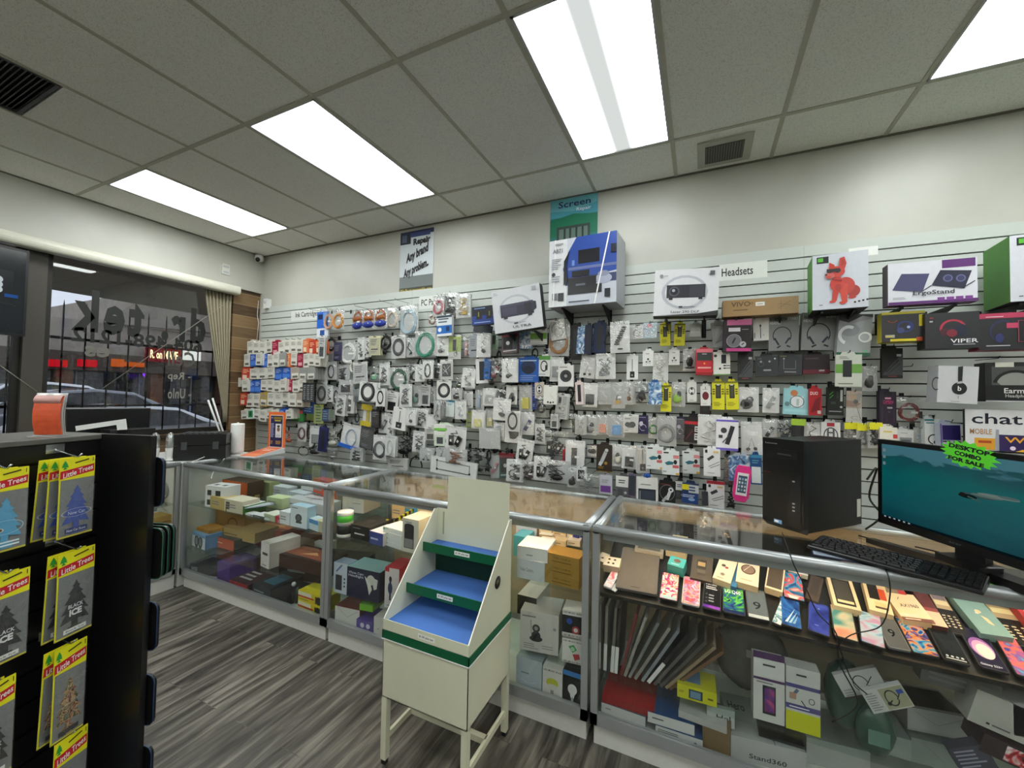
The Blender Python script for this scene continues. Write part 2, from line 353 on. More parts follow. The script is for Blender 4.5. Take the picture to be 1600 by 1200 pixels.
# ceiling tiles, with openings for lights, grille and vent
LC = [0, 3, 6, 9, 12]; lights = [(c, 0) for c in LC] + [(c, 3) for c in LC]
rows = [(GY2, YB - .0)] + [(GY2 - 1.22 * (k + 1), GY2 - 1.22 * k) for k in range(6)]
b = MB()
cols = [XL] + [GX0 + CELL * i for i in range(15)]
lightcells = {(c, r) for c in LC for r in (1, 3, 5)}
for ci in range(len(cols) - 1):
    xa, xb = cols[ci], min(cols[ci + 1], XR)
    for ri, (ya, yb) in enumerate(rows):
        ya = max(ya, YF)
        c = ci - 1
        if xa >= XR or (c, ri) in lightcells: continue
        if c == 1 and ri == 2: b.box(xa, xb, 0.945, yb, ZC, ZC + .02, TILE); continue
        b.box(xa, xb, ya, yb, ZC, ZC + .02, TILE)
b.box(XL - .1, XR + .1, YF - .1, YB + .1, ZC + .14, ZC + .2, mat('dgrey', 0.9))
struct('ceiling', b)
b = MB(); T = 0.012
for x in cols[1:]:
    if x < XR: b.box(x - T, x + T, YF, YB, ZC - .004, ZC + .018, GRID)
for ya, yb in rows: b.box(XL, XR, ya - T, ya + T, ZC - .0045, ZC + .018, GRID)
struct('trim_2', b)
b = MB(); b.box(XL, XR, YB - .02, YB, ZC - .006, ZC, mat('6c6a60')); b.box(XL, XL + .02, YF, YB, ZC - .006, ZC, mat('6c6a60')); struct('trim_3', b)

def _panel(t, tubes):
    pass
def lamp_mat(split):
    k = 'diffuser %s' % split
    if k in MATS: return MATS[k]
    m, t, o = nt(k); L = t.links; e = t.nodes.new('ShaderNodeEmission'); e.inputs['Color'].default_value = (0.95, 1.0, 0.975, 1)
    if split:
        tc = t.nodes.new('ShaderNodeTexCoord'); sp = t.nodes.new('ShaderNodeSeparateXYZ'); L.new(tc.outputs['Object'], sp.inputs[0])
        ab = t.nodes.new('ShaderNodeMath'); ab.operation = 'ABSOLUTE'; L.new(sp.outputs['X'], ab.inputs[0])
        mr = t.nodes.new('ShaderNodeMapRange'); mr.inputs['From Min'].default_value = 0.035; mr.inputs['From Max'].default_value = 0.11; mr.inputs['To Min'].default_value = 0.72; mr.inputs['To Max'].default_value = LAMP
        mr.interpolation_type = 'SMOOTHERSTEP'
        L.new(ab.outputs[0], mr.inputs['Value']); L.new(mr.outputs['Result'], e.inputs['Strength'])
    else: e.inputs['Strength'].default_value = LAMP
    L.new(e.outputs[0], o.inputs['Surface']); MATS[k] = m; return m
lamp_words = {0: 'lit fluorescent ceiling panel nearest the shop window', 3: 'lit fluorescent ceiling panel, second one along from the window', 6: 'lit fluorescent ceiling panel with a dimmer middle band',
    9: 'lit fluorescent ceiling panel right of the small air vent', 12: 'lit fluorescent ceiling panel near the far right wall'}
for c in LC:
    for ri in (1, 3, 5):
        ya, yb = rows[ri]; ya = max(ya, YF); xa, xb = GX0 + c * CELL + T, GX0 + (c + 1) * CELL - T
        if xb > XR: continue
        ya += T; yb -= T; cx, cy = (xa + xb) / 2, (ya + yb) / 2
        t = thing('ceiling_light', lamp_words[c] if ri == 1 else lamp_words[c].replace('lit ', 'rear row lit ' if ri == 3 else 'last row lit '), 'ceiling light', (cx, cy, ZC), group='fluorescent ceiling panels')
        hx, hy = (xb - xa) / 2, (yb - ya) / 2
        b = MB()
        for s in (-1, 1):
            b.box(min(s * hx, s * (hx - .012)), max(s * hx, s * (hx - .012)), -hy, hy, -.006, .03, 'lgrey'); b.box(-hx, hx, min(s * hy, s * (hy - .012)), max(s * hy, s * (hy - .012)), -.006, .03, 'lgrey')
        b.box(-hx, hx, -hy, hy, .03, .034, 'white'); b.build('frame', t)
        b = MB(); b.box(-hx + .012, hx - .012, -hy + .012, hy - .012, .001, .006, lamp_mat(c == 6)); b.build('diffuser', t)
# return air grille (dark) and small square vent
t = thing('return_air_grille', 'dark square return air grille set in the ceiling', 'air grille', (GX0 + 1.5 * CELL, 0.64, ZC))
b = MB()
for s in (-1, 1): b.box(-.29, .29, s * .285 - .008, s * .285 + .008, -.006, .01, 'dgrey'); b.box(s * .285 - .008, s * .285 + .008, -.29, .29, -.006, .01, 'dgrey')
b.build('frame', t)
b = MB(); b.box(-.29, .29, -.29, .29, .1, .11, mat('1c1d1d', 0.9))
for i in range(28): y = -.27 + i * .02; b.hexa([(-.28, y, .0), (.28, y, .0), (.28, y + .003, .0), (-.28, y + .003, .0)], [(-.28, y + .012, .016), (.28, y + .012, .016), (.28, y + .015, .016), (-.28, y + .015, .016)], mat('4a4c4c', 0.5))
b.build('louvre', t)
t = thing('ceiling_vent', 'small square perforated air vent in the ceiling by the back wall', 'air vent', (0.137, 3.025, ZC))
b = MB(); b.box(-.163, .163, -.155, .155, -.012, 0, mat('b4b4a8', .6)); b.build('frame', t, bevel=.004)
b = MB(); b.box(-.115, .115, -.105, .105, -.015, -.012, mat('4e4f4a', .8))
for i in range(15): b.box(-.11 + i * .0153, -.104 + i * .0153, -.1, .1, -.018, -.015, mat('6d6e66', .6))
b.build('mesh_screen', t)

# ---------------------------------------------------------------- shop window
GX = XL - .12
FR = mat('2b2824', 0.45, 0.3)
PANE = glass('window glass', (0.95, 0.96, 0.96), 1.4)
def window(name, y0, y1):
    b = MB(); z0, z1 = 1.06, 2.74
    b.box(GX - .03, GX + .03, y0, y0 + .05, z0, z1, FR); b.box(GX - .03, GX + .03, y1 - .05, y1, z0, z1, FR); b.box(GX - .03, GX + .03, y0, y1, z0, z0 + .05, FR); b.box(GX - .03, GX + .03, y0, y1, z1 - .05, z1, FR)
    f = struct(name, b); p = MB().box(GX - .003, GX + .003, y0 + .04, y1 - .04, z0 + .04, z1 - .04, PANE).build('pane', f); return f
window('window_1', 1.42, 2.95); window('window_2', -1.58, 1.32)
struct('trim_4', MB().box(GX - .06, GX + .07, 1.31, 1.43, 1.06, 2.745, mat('4a453e', 0.5)))
struct('trim_5', MB().box(XL - .03, XL + .02, -1.6, 2.95, 1.03, 1.06, mat('3a2c20', 0.5)))
# white valance of the blind, rounded front
b = MB(); n = 8
prof = [(XL, 2.745), (XL, 2.652)] + [(XL + .07 + .03 * math.sin(a), 2.70 - .048 * math.cos(a)) for a in [PI * i / n for i in range(n + 1)]]
prof = [(x, z) for x, z in prof]
vs = [(x, -1.7, z) for x, z in prof] + [(x, 2.93, z) for x, z in prof]; k = len(prof)
b.add(vs, [tuple(range(k)), tuple(range(2 * k - 1, k - 1, -1))] + [(i, i + k, (i + 1) % k + k, (i + 1) % k) for i in range(k)], mat('dcdacb', 0.35))
tag(b.build('blind_valance'), 'long cream blind valance running along the top of the shop window', 'valance')
# gathered vertical blind at the right end of the window, cut diagonally
b = MB(); rnd = random.Random(3); vs = []; N = 60
for j in range(13):
    z = 2.66 - j * 0.125; f = j / 12
    y0 = 2.62 + .25 * min(1, f * 1.05) ** 1.1; y1 = 2.905
    for i in range(N + 1):
        u = i / N; vs.append((XL - .045 + .022 * math.sin(u * 47 + .3 * math.sin(f * 3)) * (1 - .3 * f), y0 + (y1 - y0) * u, z))
fs = [(j * (N + 1) + i, j * (N + 1) + i + 1, (j + 1) * (N + 1) + i + 1, (j + 1) * (N + 1) + i) for j in range(12) for i in range(N)]
b.add(vs, fs, mat('a39a83', 0.8), True)
o = b.build('curtain'); sm = o.modifiers.new('cloth', 'SOLIDIFY'); sm.thickness = .002
tag(o, 'beige vertical blind gathered at the corner end of the window', 'curtain')
# window lettering, read from the street
DK = mat('20221f', 0.6)
def wtext(name, tx, x0, x1, yc0, yc1, h_px, m, label, bold=.03, sp=1.05):
    """tx spans the picture columns x0..x1 on the pane"""
    A = onX(x0, yc0, GX + .004); B = onX(x1, yc1, GX + .004); T_ = onX((x0 + x1) / 2, (yc0 + yc1) / 2 - h_px / 2, GX + .004); U_ = onX((x0 + x1) / 2, (yc0 + yc1) / 2 + h_px / 2, GX + .004)
    zc = (T_.z + U_.z) / 2; hh = T_.z - U_.z; ww = B.y - A.y
    b = MB(); a = Art(b, (GX + .0042, (A.y + B.y) / 2, zc), (0, 1, 0), (0, 0, 1), 1, 1)
    vs, fs, wd, hg = text_mesh(tx, bold, sp)
    b.add([(GX + .0045, (A.y + B.y) / 2 - x * ww / wd, zc + y * hh / hg) for x, y in vs], fs, m)
    return tag(b.build(name), label, 'lettering')
wtext('window_lettering', 'dr. tek', 112, 322, 486, 508, 62, DK, 'large dark shop name letters on the window glass, seen reversed', .04, 1.22)
wtext('window_lettering', '604-498-1212', 112, 316, 522, 541, 22, DK, 'dark telephone number on the window glass under the shop name', .03)
PLT = mat('8d8a80', 0.6)
wtext('window_lettering', 'Cell', 262, 304, 560, 562, 24, mat('55544e', .6), 'grey word on the glass just under the telephone number', .02)
wtext('window_lettering', '- Rep', 262, 298, 588, 590, 15, PLT, 'pale lettering with a dash on the glass above the last line', .02)
wtext('window_lettering', '- Unlo', 262, 298, 614, 616, 16, PLT, 'pale lettering on the glass, lowest line near the curtain', .02)
wtext('window_lettering', 'es', 132, 172, 548, 551, 17, mat('77756d', .6), 'grey short word on the glass left under the number', .03)
# security bars outside
BAR = mat('161514', 0.5, 0.5); BX = GX - .1
t = thing('window_bars', 'black iron security bars outside the shop window', 'security bars', (BX, 2.1, 1.36))
def rel(o, v): return Vector(v) - o.location
for x in (-30, 12, 50, 96, 132, 168, 200, 230, 258, 284, 309, 332, 352):
    P = onX(x, 560, BX); top = 2.26
    b = MB(); b.tube([rel(t, (BX, P.y, .8)), rel(t, (BX, P.y, top)), rel(t, (BX, P.y, top + .06))], [.007, .007, .001], BAR, 6); b.build('bar', t)
for z in (1.36, 1.975): MB().box(-.005, .005, -2.2, .9, z - 1.36 - .012, z - 1.36 + .012, BAR).build('rail', t)
# cord across the window
P0, P1 = onX(160, 607, XL - .04), onX(358, 470, XL - .04)
tag(MB().tube([P0, P1], .003, mat('9a958c', .5), 5).build('loose_string'), 'thin grey cord stretched diagonally across the window beside the curtain', 'cord')
P0, P1 = onX(0, 571, XL - .04), onX(58, 612, XL - .04)
tag(MB().tube([P0, P1], .003, mat('9a958c', .5), 5).build('loose_string'), 'thin grey cord running down to the window post beside the red cassette holder', 'cord')

# ---------------------------------------------------------------- the street
struct('ground', MB().box(-60, -5.3, -30, 60, -.25, -.15, mat('3d3c3b', 0.9, 0, .2, 3)))
struct('walkway', MB().box(-8.2, -5.2, -20, 30, -.15, -.02, mat('6b6760', 0.9)))
struct('canopy', MB().box(-8.3, -5.21, -20, 30, 2.9, 3.2, mat('8f8470', 0.8)))
ST = mat('958d82', 0.9, 0, .25, 2)
X2 = -22.0
def block(name, y0, y1, z0, z1, m, x=X2, d=6): return MB().box(x - d, x, y0, y1, z0, z1, m)
t = thing('strip_mall', 'long low stucco shop building across the parking lot', 'building', (X2, 10, 0))
t0 = t
def part(name, b): o = b.build(name, t0); o.matrix_parent_inverse = Matrix.Translation(-t0.location); return o
b = MB(); b.box(X2 - 6, X2, -20, 40, 2.9, 4.15, ST); b.box(X2 - 6, X2 + .1, 8.1, 40, 4.15, 5.3, mat('a0988c', .9, 0, .25, 2)); b.hexa([(X2 - 1, 7.9, 4.15), (X2 + .3, 7.9, 4.15), (X2 + .3, 8.1, 4.15), (X2 - 1, 8.1, 4.15)], [(X2 - 1, 9.2, 5.6), (X2 + .3, 9.2, 5.6), (X2 + .3, 40, 5.6), (X2 - 1, 40, 5.6)], mat('8a8378', .9))
part('parapet', b)
b = MB(); b.box(X2 - 6, X2 - 1.6, -20, 40, -.15, 2.9, mat('2a2523', 0.8)); part('back_wall', b)
GLS = mat('23282c', 0.1)
for i in range(16):
    y = -6 + i * 2.1
    b = MB(); b.box(X2 - 1.6, X2 - 1.55, y + .15, y + 1.9, .1, 2.4, GLS, ); b.box(X2 - 1.56, X2 - 1.5, y + 1.0, y + 1.06, .1, 2.4, 'silver'); part('shopfront_window', b)
for i in range(12):
    y = -5 + i * 2.9
    b = MB(); b.box(X2 - .5, X2, y, y + .45, -.15, 2.9, mat('6b4c3c', 0.9, 0, .3, 14)); part('pillar', b)
b = MB(); b.box(X2 - 1.5, X2 + .2, -20, 40, 2.2, 2.9, mat('4b443c', 0.9)); part('awning', b)
def sign(px0, px1, py0, py1, c, label, txt=None, e=1.2, tc='ffffff'):
    A = onX(px0, (py0 + py1) / 2, X2 + .35); B = onX(px1, (py0 + py1) / 2, X2 + .35); z0 = onX((px0 + px1) / 2, py1, X2 + .35).z; z1 = onX((px0 + px1) / 2, py0, X2 + .35).z
    s = thing('shop_sign', label, 'sign', (X2 + .35, (A.y + B.y) / 2, (z0 + z1) / 2)); w_ = (B.y - A.y) / 2; h_ = (z1 - z0) / 2
    MB().box(-.14, .0, -w_, w_, -h_, h_, emit(c, e)).build('panel', s)
    if txt:
        b = MB(); a = Art(b, (0.0, -w_, -h_), (0, 1, 0), (0, 0, 1), 2 * w_, 2 * h_, .004); a.text(.5, .5, .55, emit(tc, 2.2), txt, .8, .02); b.build('lettering', s)
sign(77, 106, 562, 573, 'a81420', 'small lit red sign left over the shops opposite')
sign(123, 152, 562, 573, 'a81420', 'small lit red sign beside the orange awning opposite')
sign(176, 194, 561, 573, 'c85a1c', 'short orange lit awning sign opposite', None, .8)
sign(194, 226, 566, 573, 'c85a1c', 'long thin orange lit strip opposite', None, .8)
sign(229, 283, 543, 566, '7c1420', 'lit red sign with yellow letters over the shop opposite', 'R. on MAVE', .6, 'fff0b0')
sign(287, 314, 548, 563, 'dfe4e0', 'lit white sign right of the red sign opposite', None, 1.1)
P = onX(233, 584, X2 - .8); tag(MB().ball(P, (.1, .5, .45), emit('8a30ff', 1.5), 10).build('neon_light'), 'violet neon light in a shop window opposite', 'neon')
# pole with cross arm
P = onX(96, 484, X2 - 8); t = thing('utility_pole', 'dark wooden utility pole with a cross arm beyond the roofs', 'pole', (P.x, P.y, -.1))
MB().tube([(0, 0, 0), (0, 0, P.z + .2)], .14, mat('2c2926'), 8).build('pole', t); MB().box(-.06, .06, -1.1, 1.1, P.z - .25, P.z - .1, mat('2c2926')).build('crossarm', t)
t = thing('street_light', 'double globe street light behind the roof opposite', 'street light', (X2 - 7.5, onX(134, 497, X2 - 7.5).y, 0)); zz = onX(134, 497, X2 - 7.5).z
MB().tube([(0, 0, -.15), (0, 0, zz)], .06, 'dgrey').build('pole', t)
for s in (-1, 1): MB().ball((0, s * .32, zz), (.35, .42, .42), emit('ffffff', 1.1)).build('globe', t)
for px, py in ((159, 624), (182, 623), (207, 630)):
    P = onX(px, py, -16)
    b = MB(); b.lathe([(.16, -.15), (.16, P.z - .05), (.12, P.z + .04), (.0, P.z + .06)], mat('c9b51e', .6), 12, (0, 0, 0)); tag(b.build('bollard', loc=(P.x, P.y, 0)), {159: 'yellow bollard, first one behind the grey car', 182: 'yellow bollard, the middle one of three across the lot', 207: 'yellow bollard nearest the curtain side of the street'}[px], 'bollard', 'yellow bollards across the lot')
def car(px, py, x, L_, Hh, c, label, wagon=False):
    P = onX(px, py, x)          # roof centre
    t = thing('car', label, 'car', (x, P.y, -.15)); H0 = P.z + .15; s = H0 / 1.45
    prof = [(-2.2, .3), (-2.25, .62), (-2.1, .82), (-1.2, .95), (-.55, 1.38), (.2, 1.45), (1.0, 1.38), (1.75, 1.0), (2.15, .95), (2.22, .6), (2.15, .3)]
    if wagon: prof = [(-2.2, .3), (-2.25, .7), (-2.05, .9), (-1.25, 1.0), (-.7, 1.4), (.2, 1.45), (1.6, 1.42), (2.1, 1.0), (2.2, .7), (2.15, .3)]
    W_ = .85; b = MB(); n = len(prof); vs = []
    for sx, ins in ((-1, 0), (1, 0)):
        for a, z in prof: vs.append((sx * (W_ - (.18 if z > 1.1 else 0)), a * L_ / 4.4, z * s))
    b.add(vs, [tuple(range(n)), tuple(range(2 * n - 1, n - 1, -1))] + [(i, i + n, (i + 1) % n + n, (i + 1) % n) for i in range(n)], mat(c, .2, .2, .02, coat=.6)); b.build('body', t, bevel=.04, seg=2)
    win = [(-1.05, .98), (-.55, 1.33), (.2, 1.39), (.95, 1.32), (1.5, 1.0)] if not wagon else [(-1.1, 1.02), (-.65, 1.35), (.2, 1.39), (1.5, 1.36), (1.85, 1.03)]
    b = MB(); b.prism([(a * L_ / 4.4, z * s) for a, z in win], W_ - .15, W_ - .0, mat('14181c', .08), 'x'); b.build('side_glass', t)
    for a in (-1.4, 1.35):
        b = MB(); b.M = Matrix.Translation((W_ - .12, a * L_ / 4.4, .33)) @ Matrix.Rotation(PI / 2, 4, 'Y'); b.lathe([(.02, -.1), (.32, -.1), (.33, .0), (.33, .1), (.3, .13)], mat('0d0d0e', .8), 20); b.lathe([(.0, .13), (.2, .14)], 'silver', 10); b.build('wheel', t)
car(44, 596, -18.2, 4.8, 1.5, 'e2e5e8', 'white car partly behind the window post and cassette holder')
car(112, 607, -14.5, 4.4, 1.5, '7d838a', 'silver grey car parked right of the white ones')
car(160, 632, -11, 4.4, 1.4, 'dfe3e6', 'nearest white car, only its roof seen over the black bin')

# ================================================================= slatwall
SY = YB - .022        # face of the slats
SLAT = mat('c6cbc6', 0.35, 0, .03, 6)
t = thing('slatwall', 'white slatwall panelling with dark grooves covering the back wall', 'display wall', (0, YB - .0015, 0))
b = MB(); b.box(XL + .02, XR, -.004, 0, .3, 2.555, mat('1b1b1b', .8)); b.build('backing', t)
b = MB(); zt = 2.567; z = zt - .072; b.box(XL + .02, XR, -.022, -.004, z, zt, SLAT)
while z > .3:
    z2 = z - .0762; b.box(XL + .02, XR, -.022, -.004, z2, z - .0085, SLAT); z = z2
b.build('slats', t)
for x in (-2.62, -1.0, .62, 2.24): MB().box(x, x + .0015, -.0226, -.0215, .3, zt, mat('8f938f')).build('panel_joint', t)
def paper(name, q, y, label, cat, ops, base='e9e9e4', th=.002, t_=.0008):
    """flat sheet on the wall: q = left, top, right, bottom in the picture"""
    x0, y0, x1, y1 = q; xm, ym = (x0 + x1) / 2, (y0 + y1) / 2
    A, B = onY(x0, ym, y), onY(x1, ym, y); T_, U_ = onY(xm, y0, y), onY(xm, y1, y); W_ = B.x - A.x; H_ = T_.z - U_.z
    b = MB(); b.box(-W_ / 2, W_ / 2, 0, th, -H_ / 2, H_ / 2, base); a = Art(b, (-W_ / 2, -.0001, -H_ / 2), (1, 0, 0), (0, 0, 1), W_, H_, t_); a.run(ops)
    return tag(b.build(name, loc=((A.x + B.x) / 2, y, (T_.z + U_.z) / 2)), label, cat)
paper('poster', (625, 360, 677, 458), YB - .004, 'tall repair poster with slanted black words and a dark blue top', 'poster',
      'r 0 0 1 .12 3b3a30;r 0 .1 1 .3 6f7575;r 0 .28 1 1 c6cdd2;r 0 .93 1 1 2a3152;r 0 .8 .32 .96 23262e;r .3 .9 .9 .97 3d4878;r .05 .83 .2 .95 56607a;r 0 0 1 .035 8a9a30;t .5 .055 .055 .95 dyellow We fix at reasonable rate', t_=.00012)
P = bpy.data.objects['poster']
b = MB(); 
def add_text(objname, host, items, th=.0015):
    """raised words on a sheet: (cx, cz, height, width, slope, words) in metres from its centre"""
    b = MB()
    for cx, cz, h_, w_, sl, tx, c in items:
        a = Art(b, (cx, -th * 1.4, cz), (1, 0, 0), (0, 0, 1), 1, 1, .0002); a.text(0, 0, h_, c, tx, w_, .055, sl)
    return b.build(objname, host)
add_text('lettering', P, [(.065, .2, .06, .21, .06, 'Repair', 'ink'), (.01, .075, .085, .27, .35, 'Any brand', 'ink'), (.0, -.075, .08, .31, .32, 'Any problem..', 'ink')])
paper('poster', (860, 307, 934, 374), YB - .004, 'teal screen repair poster behind the big speaker box', 'poster',
      'r 0 0 1 1 2c7c7c;r 0 .55 1 1 4ba0b4;p 6fb8c4 0 .72 .5 .66 1 .8 1 1 0 1;p 1f7a5c 0 .1 1 .1 1 .52 .5 .6 0 .5;r .15 .0 .85 .33 3b4a48;r .2 .0 .8 .27 6a8078;r .3 0 .34 .27 2c3836;r .42 0 .46 .27 2c3836;r .55 0 .59 .27 2c3836;r .68 0 .72 .27 2c3836;t .52 .84 .15 .68 1b2a5c Screen;t .72 .67 .08 .3 e6f0f4 Repair')
paper('paper_sign', (455, 484, 500, 500), SY - .002, 'white paper sign with thin black ink cartridge words', 'sign', 't .55 .5 .5 .78 ink Ink Cartridges', 'dde0dc')
paper('paper_sign', (655, 462, 690, 482), SY - .002, 'white paper sign with black spaced letters above the hanging cable bags', 'sign', 't .5 .5 .5 .8 ink PC Parts', 'dde0dc')
paper('paper_sign', (1124, 410, 1199, 436), SY - .002, 'white paper sign with bold black headsets word', 'sign', 't .38 .5 .5 .66 ink Headsets', 'e2e5e0')
paper('paper_sheet', (1326, 386, 1372, 400), SY - .002, 'small plain white paper strip on the top slat beside the red dog box', 'sheet', '', 'f0f0ee')
# little things on the walls
b = MB(); P = onX(403, 407, XL + .0)
t = thing('dome_camera', 'small white dome security camera in the upper corner', 'camera', (XL + .05, 3.16, P.z + .0))
b = MB(); b.lathe([(.0, .05), (.045, .05), (.05, .02), (.05, 0), (.04, -.02)], 'white', 16); b.build('housing', t); b = MB(); b.ball((.02, -.03, -.01), (.06, .05, .06), mat('0c0c0e', .1), 12); b.build('lens', t)
b = MB(); b.box(-.012, 0, -.04, .04, -.06, .06, 'offwhite'); b.box(.0, .004, -.03, .03, .02, .045, 'lgrey'); b.box(.0, .004, -.03, .03, -.045, -.02, 'lgrey')
P = onX(353, 421, XL + .01); tag(b.build('wall_plate', loc=(XL + .012, P.y, P.z)), 'white wall plate with two slots on the header above the blind', 'wall plate')
P = onY(418, 475, YB - .03); b = MB(); b.box(-.035, .035, -.03, .03, -.06, .06, 'white'); b.ball((0, -.03, .02), (.045, .03, .045), 'lgrey')
tag(b.build('motion_sensor', loc=P, bevel=.006), 'small white motion sensor box above the left end of the slatwall', 'sensor')
P = onX(366, 597, XL - .02); b = MB().box(0, .012, -.035, .035, -.055, .055, 'offwhite'); b.box(.012, .02, -.01, .01, -.02, .02, 'white'); tag(b.build('light_switch', loc=(XL - .03, 3.05, P.z)), 'white light switch on the wood siding by the corner', 'switch')
pts = [onY(404, 470, YB - .03), onY(402, 492, YB - .03), onY(404, 505, YB - .03), onY(401, 535, YB - .03)]
tag(MB().tube(pts, .004, 'white', 6).build('white_cable'), 'white cable running down the corner beside the slatwall', 'cable')

# ================================================================= glass counters
CT, CF_, CB = .965, 1.81, 2.41
ALU = mat('b4b8ba', 0.3, 0.6, .02); CASEW = mat('d6d6d0', 0.5); CG = glass('showcase glass', (0.975, 0.992, 0.985), 1.2); SG = glass('shelf glass', (0.93, 0.975, 0.96), 1.0)
WARM = emit('ffd6a0', 45.0, 'warm strip light')
Z1, Z2, Z0 = .645, .305, .115
def showcase(name_label, x0, x1, y0, y1, lit, axis='y', shelves=((Z1, .0), (Z2, .0)), back=True):
    t = thing('glass_showcase', name_label, 'showcase', (x0, y0, 0)); W_, D_ = x1 - x0, y1 - y0
    b = MB(); b.box(.01, W_ - .01, .03, D_ - .01, 0, .105, CASEW); b.build('plinth', t)
    b = MB(); b.box(.01, W_ - .01, .01, D_ - .01, .105, .115, mat('cfcfc8', .4)); b.build('deck', t)
    r = .019
    b = MB(); b.box(0, W_, 0, .028, .1, .15, ALU); b.box(0, .028, 0, D_, .1, .15, ALU); b.box(W_ - .028, W_, 0, D_, .1, .15, ALU); b.build('bottom_rail', t, bevel=.004)
    for sx in (0, W_ - .03):
        for sy in (0, D_ - .03):
            b = MB(); b.box(sx, sx + .03, sy, sy + .03, .1, CT - .005, ALU); b.build('post', t, bevel=.008, seg=2)
    b = MB(); zz = CT - .018; b.tube([(0, .015, zz), (W_, .015, zz)], r, ALU, 14); b.build('front_rail', t)
    b = MB(); b.tube([(.015, 0, zz), (.015, D_, zz)], r, ALU, 14); b.tube([(W_ - .015, 0, zz), (W_ - .015, D_, zz)], r, ALU, 14); b.tube([(0, D_ - .012, zz), (W_, D_ - .012, zz)], .013, ALU, 10); b.build('top_rail', t)
    MB().box(.02, W_ - .02, .02, D_ - .02, CT - .012, CT - .005, CG).build('top_glass', t)
    if axis == 'y': MB().box(.03, W_ - .03, .010, .015, .15, CT - .03, CG).build('front_glass', t)
    else: MB().box(W_ - .015, W_ - .010, .03, D_ - .03, .15, CT - .03, CG).build('front_glass', t)
    MB().box(.008, .012, .03, D_ - .03, .15, CT - .03, CG).build('side_glass', t)
    if axis == 'y': MB().box(W_ - .012, W_ - .008, .03, D_ - .03, .15, CT - .03, CG).build('side_glass', t)
    if back:
        b = MB(); b.box(.03, W_ - .03, D_ - .012, D_ - .006, .15, CT - .03, mat('b5a489', .35, 0, .1, 5) if lit else glass('sliding door glass', (.72, .76, .72), 1.0)); b.build('sliding_door', t)
    for z, yo in shelves:
        MB().box(.012, W_ - .012, yo + .02, D_ - .02, z - .007, z, SG).build('glass_shelf', t)
        b = MB()
        for sx in (.03, W_ - .038):
            for yy in (.12, D_ - .15): b.box(sx, sx + .008, yy, yy + .02, z - .03, z - .007, 'steel')
        b.build('shelf_bracket', t)
    if lit:
        MB().tube([(.05, .046, CT - .047), (W_ - .05, .046, CT - .047)], .006, WARM, 8).build('strip_light', t)
        b = MB(); b.box(.04, W_ - .04, .028, .032, CT - .066, CT - .034, ALU); b.box(.04, W_ - .04, .028, .062, CT - .036, CT - .032, ALU); b.build('light_housing', t)
    return t
AX0, AX1, BX1, CX0, CX1 = -3.655, -2.085, -.445, -.43, 2.2
showcase('glass showcase by the window corner, left one of the long counter', AX0, AX1, CF_, CB, False)
showcase('middle glass showcase of the long counter, behind the cream display stand', AX1 + .004, BX1, CF_, CB, True)
c3 = showcase('right glass showcase full of phones, under the computer', CX0, CX1, CF_, CB + .02, True, shelves=((Z2, .0),))
# sloped display board of the right showcase
SL = .364; SZ = .672
RN = Vector((0, -SL, 1)).normalized(); RP = Vector((0, CF_ - .005, SZ))
b = MB(); y0, y1 = .022, .56; b.hexa([(.03, y0, SZ - .02), (CX1 - CX0 - .03, y0, SZ - .02), (CX1 - CX0 - .03, y1, SZ - .02 + SL * y1), (.03, y1, SZ - .02 + SL * y1)],
    [(.03, y0, SZ - .004), (CX1 - CX0 - .03, y0, SZ - .004), (CX1 - CX0 - .03, y1, SZ - .004 + SL * y1), (.03, y1, SZ - .004 + SL * y1)], mat('16140f', .35)); b.build('sloped_shelf', c3)
showcase('glass showcase turned along the window side, partly hidden by the black gondola', -4.46, -3.668, .3, 1.80, True, 'x', back=False)
tag(MB().box(-4.46, -3.675, 1.81, 2.42, 0, CT - .01, CASEW).build('corner_cabinet'), 'white corner cabinet under the black tool case', 'cabinet')

# ================================================================= black gondola with air fresheners
G1 = Vector((-1.597, .575, 0)); G2 = Vector((-1.432, .626, 0)); gx = (G2 - G1).normalized(); gy = Vector((gx.y, -gx.x, 0))   # gx out of the slats, gy towards the camera side
GA = math.atan2(gx.y, gx.x)
BLK = mat('0e0e0f', 0.38, 0, .1, 8); BLKS = mat('131314', 0.3)
g = thing('gondola', 'tall black slatwall gondola with a projecting end panel', 'shelving', G1, (0, 0, GA))
# local: x out of the slats, y away from the camera (0 at the end panel, negative towards the camera)
GH = 1.4
b = MB(); b.box(-.22, -.02, -1.3, .0, 0, GH - .015, BLK); b.build('core', g)
b = MB(); z = .12
while z < GH - .02: b.box(-.02, 0, -1.3, -.001, z, min(z + .0675, GH - .016), BLKS); z += .0762
b.box(-.02, 0, -1.3, -.001, 0, .11, BLKS); b.build('slats', g)
MB().box(-.24, .006, -1.3, .02, GH - .015, GH, mat('5a5854', .45)).build('top_board', g, bevel=.002)
b = MB(); b.box(0.0, (G2 - G1).length, -.001, .018, 0, GH, BLKS); b.box(-.24, 0, .0, .018, 0, GH - .016, BLKS); b.build('end_panel', g, bevel=.002)
GN = gx
def gloc(px, py, off):
    """picture point on the plane that stands off the slats -> gondola coordinates"""
    P = onP(px, py, G1 + gx * off, gx); d = P - G1; return Vector((d.dot(gx), d.dot(Vector((-gx.y, gx.x, 0))), P.z))
